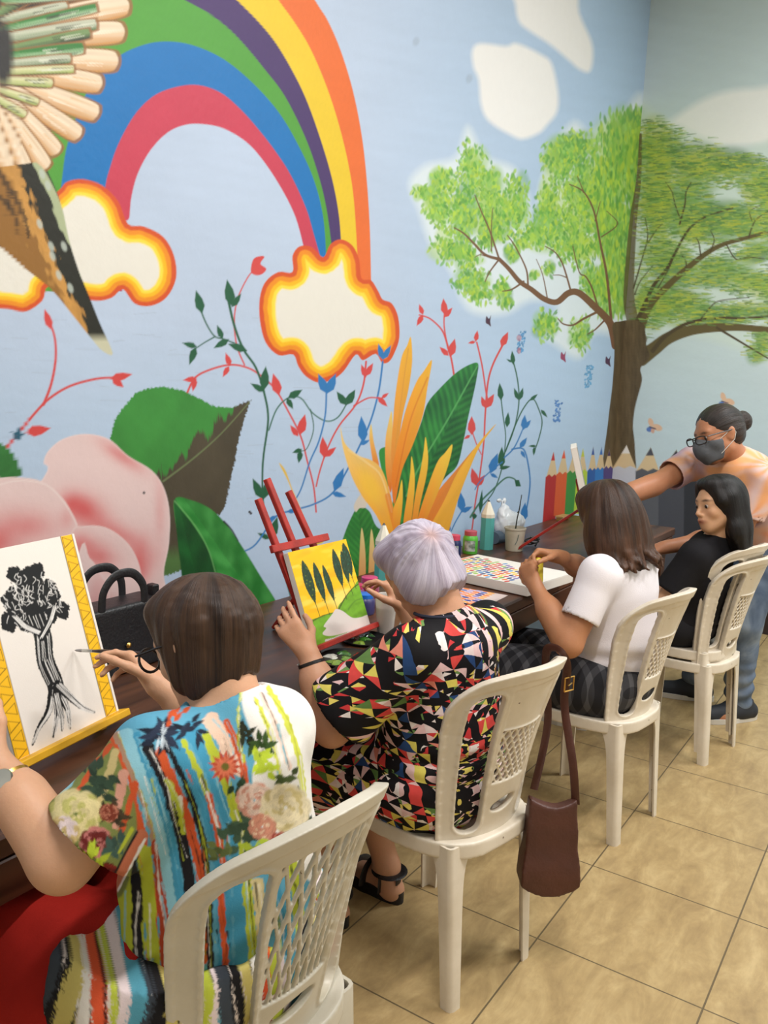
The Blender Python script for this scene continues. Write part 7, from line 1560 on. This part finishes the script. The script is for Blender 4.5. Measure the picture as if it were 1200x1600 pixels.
# white plastic bag with a knot, on a rolled blue cloth
f = Field((-.67, 2.03, .74), (-.40, 2.48, 1.0), .005)
f.add([ell((-.56, 2.29, .845), (.075, .105, .060), None, .03), ell((-.55, 2.22, .83), (.06, .06, .05), None, .03), ell((-.575, 2.24, .905), (.03, .045, .04), None, .03), cap((-.58, 2.235, .90), (-.585, 2.235, .96), .016, .010, .012), ell((-.585, 2.205, .968), (.012, .026, .016), None, .008), ell((-.585, 2.262, .962), (.012, .022, .020), None, .008)])
f.displace(lambda P_: .010*np.abs(rnd_noise(P_*np.array([18, 18, 10], np.float32), 5, 3, 1.2))+.004*rnd_noise(P_, 6, 3, 60)); me_, _ = f.mesh('plastic_bag', 1)
M_BAGW = mat('white_film', srgb(222, 226, 230), .25, trans=.15, bump=.5, bscale=40); o = link('plastic_bag', me_, M_BAGW); tag(o, 'knotted white plastic bag against the wall behind the plant pot', 'bag')
o = MB().tube([(-.56, 2.12, .788), (-.555, 2.2, .789), (-.55, 2.31, .788), (-.56, 2.42, .788)], [.030, .032, .032, .028], 16).build('rolled_cloth', mat('grey_blue_cloth', srgb(92, 110, 128), .9, bump=.3, bscale=200), None, smooth=60); tag(o, 'grey-blue rolled cloth under the white plastic bag', 'cloth')
rs = random.Random(3); pts = [V(-.40+.025*math.cos(k*1.1)+.01*rs.random(), 2.20+.035*math.sin(k*1.35)+k*.002, TZ+.008+.003*k+.006*math.sin(k*2.1)) for k in range(14)]
o = MB().tube([tuple(p) for p in spline([tuple(p) for p in pts], False, 5)], .004, 8).build('cable', M_BLK, None, smooth=True); tag(o, 'small tangle of black cable behind the plant pot', 'cable')
# brass hinge-like block near the painted pencils
t_ = thing('wooden_block', 'small light wooden block on the table under the orange painted pencil', 'block', (-.60, 3.13, TZ)); M_BR = mat('light_wood', srgb(170, 140, 84), .5)
for nm, c, s in (('slab', (0, 0, .026), (.05, .12, .010)), ('foot', (0, -.045, .011), (.04, .02, .020)), ('foot', (0, .045, .011), (.04, .02, .020))):
    o = MB().box(c, s, bev=.001).build(nm, M_BR if nm == 'slab' else M_GOLD); o.parent = t_
# crumpled foil
f = Field((-.16, .50, .74), (.01, .68, .82), .0035); f.add([rbox((-.075, .59, .768), (.048, .050, .006), None, .006)]); f.displace(lambda P_: .010*rnd_noise(P_, 15, 3, 45)); me_, _ = f.mesh('foil', 0); me_.polygons.foreach_set('use_smooth', np.full(len(me_.polygons), False)); o = link('foil_wrapper', me_, mat('crumpled_foil', srgb(190, 184, 172), .28, metal=.85)); tag(o, 'crumpled silver foil wrapper by the rinse cup', 'foil')
# black handbag with two handles
t_ = thing('handbag', 'black handbag with tall handles and gold studs on the table behind the bordered canvas', 'handbag', (-.52, -.17, TZ)); t_['label'] = 'black handbag with two tall handles and gold studs'
f = Field((-.66, -.40, .745), (-.40, -.05, 1.00), .005); f.add([rbox((-.53, -.225, TZ+.088), (.042, .135, .084), None, .006, .01)]); X, Y, Z = f.full()
f.displace(lambda P_: -.018*np.clip(1-(P_[:, 2]-TZ)/.17, 0, 1)*np.cos(np.clip((P_[:, 1]+.225)/.15, -1, 1)*1.5)+.003*rnd_noise(P_*np.array([6, 4, 22], np.float32), 5, 3, 1)); f.cut(V(0, 0, TZ+.001), V(0, 0, -1))
me_, _ = f.mesh('bag_body', 1); M_BAG = mat('black_bag_leather', srgb(24, 24, 28), .42, bump=.4, bscale=160); att(link('bag_body', me_, M_BAG), t_)
for xo in (-.485, -.575):
    pts = [(xo, -.215+.062*s_, TZ+.145+h_) for s_, h_ in ((-1.05, 0), (-1.1, .04), (-1.0, .08), (-.55, .112), (0, .120), (.55, .112), (1.0, .08), (1.1, .04), (1.05, 0))]
    att(MB().tube([tuple(p) for p in spline(pts, False, 6)], .012, 10, flat=.28, up=V(1, 0, 0)).build('handle', M_BAG, None, smooth=60), t_)
att(MB().box((-.52, -.088, TZ+.190), (.03, .022, .035), bev=.003).build('zip_tab', M_BAG), t_)
for y_, z_ in ((-.215, .075), (-.200, .028)): att(MB().lathe([(0, .005), (.006, .003), (.008, 0)], (-.466, y_, TZ+z_), 14, np.array([[0, 0, 1], [0, 1, 0], [-1, 0, 0]], float)).build('stud', M_GOLD, None, smooth=60), t_)
# brush in the hand of woman 1
on = EN1; B0 = V(-.085, -.555, .985)
def ray_plane(px_, py_, p0, n_):
    d = FW+(px_-600)/F_PX*RT-(py_-800)/F_PX*UP; return CAM+d*((p0-CAM)@n_)/(d@n_)
tip = V(*ray_plane(116, 1016, BL1+EN1*.003, EN1)); hand_pt = V(-.075, -.520, .968); end = tip+(hand_pt-tip)*1.0
BR_TIP, BR_HAND = tip, None
def paintbrush(tip, end, label, L_=.19):
    u = nrm(end-tip); t_ = thing('paintbrush', label, 'brush', tuple(tip))
    a_ = nrm(np.cross(u, V(0, 0, 1))); F3 = np.stack([a_, np.cross(u, a_), u], 1)
    for nm, prof, m_ in (('bristles', [(0, 0), (.0022, .006), (.0034, .018), (.0030, .026)], mat('bristle', srgb(150, 146, 146), .7)), ('ferrule', [(.0031, .024), (.0036, .026), (.0034, .052), (.0028, .054)], M_STEEL), ('handle', [(.0029, .052), (.0045, .075), (.0042, .11), (.0026, L_-.01), (.0012, L_)], mat('dark_lacquer', srgb(44, 28, 26), .25, coat=.5))):
        o = MB().lathe(prof, tip, 14, F3).build(nm, m_, None, smooth=50); att(o, t_)
    return t_
paintbrush(tip, V(.02, -.50, .985), 'slim dark paintbrush touching the ink drawing, held by the woman in stripes')
# yellow bottle and pen of woman 3
bu = nrm(V(-.15, .25, 1)); a_ = nrm(np.cross(bu, V(1, 0, 0))); F3 = np.stack([a_, np.cross(bu, a_), bu], 1)
t_ = thing('paint_bottle', 'small yellow paint bottle with a pink cap held in both hands', 'bottle', tuple(BOT-bu*.06))
att(MB().lathe([(0, 0), (.020, 0), (.022, .004), (.022, .072), (.018, .084), (.012, .090), (0, .090)], BOT-bu*.06, 24, F3).build('bottle_body', mat('yellow_plastic', srgb(226, 206, 60), .35), None, smooth=50), t_)
att(MB().lathe([(.0125, .088), (.0125, .108), (.010, .112), (0, .112)], BOT-bu*.06, 24, F3).build('cap', mat('pink_plastic', srgb(214, 84, 130), .4), None, smooth=50), t_)
# brown shoulder bag hanging from chair 2
t_ = thing('shoulder_bag', 'brown leather shoulder bag hanging by its long strap from the chair back', 'bag', (.47, .37, .21)); M_BRN = mat('brown_leather', srgb(82, 44, 34), .45, noise=.25, nscale=9, bump=.25, bscale=120); M_TAN = mat('tan_leather', srgb(124, 66, 36), .4, noise=.2, nscale=12)
cB = V(.505, .345, 0); bu_ = nrm(V(.80, .60, 0))  # bag plane
bv = np.cross(V(0, 0, 1), bu_)
f = Field(cB+V(-.14, -.20, .17), cB+V(.14, .20, .56), .0045)
X, Y, Z = f.full(); q1 = (X-cB[0])*bu_[0]+(Y-cB[1])*bu_[1]; q2 = (X-cB[0])*bv[0]+(Y-cB[1])*bv[1]
top = .520-.055*np.cos(np.clip(q1/.10, -1, 1)*1.57)+.0*q2; wid = .060+.018*np.clip((.5-Z)/.25, 0, 1); bott = .232+.045*(np.abs(q1)/.1)**2.2-.16*q1*0
thk = .012+.030*np.clip((.50-Z)/.22, 0, 1)
sd = np.maximum(np.maximum(np.abs(q1)-wid, np.abs(q2)-thk), np.maximum(Z-top, bott-Z)); f.d = (np.minimum(sd, 9)+0).astype(np.float32)
f.displace(lambda P_: .004*rnd_noise(P_, 5, 3, 18)); me_, v_ = f.mesh('bag_body', 4); att(link('bag_body', me_, M_BRN), t_)
stp = [cB+bu_*.060+V(0, 0, .47), cB+bu_*.045+V(0, 0, .58), V(.496, .400, .72), V(.505, .375, .83), V(.500, .352, .872), V(.478, .350, .884), V(.455, .356, .870), V(.440, .395, .80), V(.450, .41, .65), cB-bu_*.060+V(0, .02, .50)]
att(MB().tube([tuple(p) for p in spline([tuple(p) for p in stp], False, 6)], .0115, 10, flat=.22, up=V(0, 1, 0)).build('strap', M_BRN, None, smooth=60), t_)
bk = V(.510, .385, .785); q = MB().tube([bk+V(.004, .016*math.cos(a)*1.0-.005*0, .018*math.sin(a)) for a in np.linspace(0, 2*math.pi, 5)[:-1]]+[bk+V(.004, .016, 0)], .0022, 6, caps=False)
q = MB(); cc = [bk+V(.006*s1, .015*s1, .018*s2) for s1, s2 in ((-1, -1), (1, -1), (1, 1), (-1, 1), (-1, -1))]; q.tube(cc, .0024, 6); q.tube([bk+V(.003, -.012, 0), bk+V(.003, .012, 0)], .0018, 6); att(q.build('buckle', M_GOLD, None, smooth=True), t_)
# small blue thing under the table
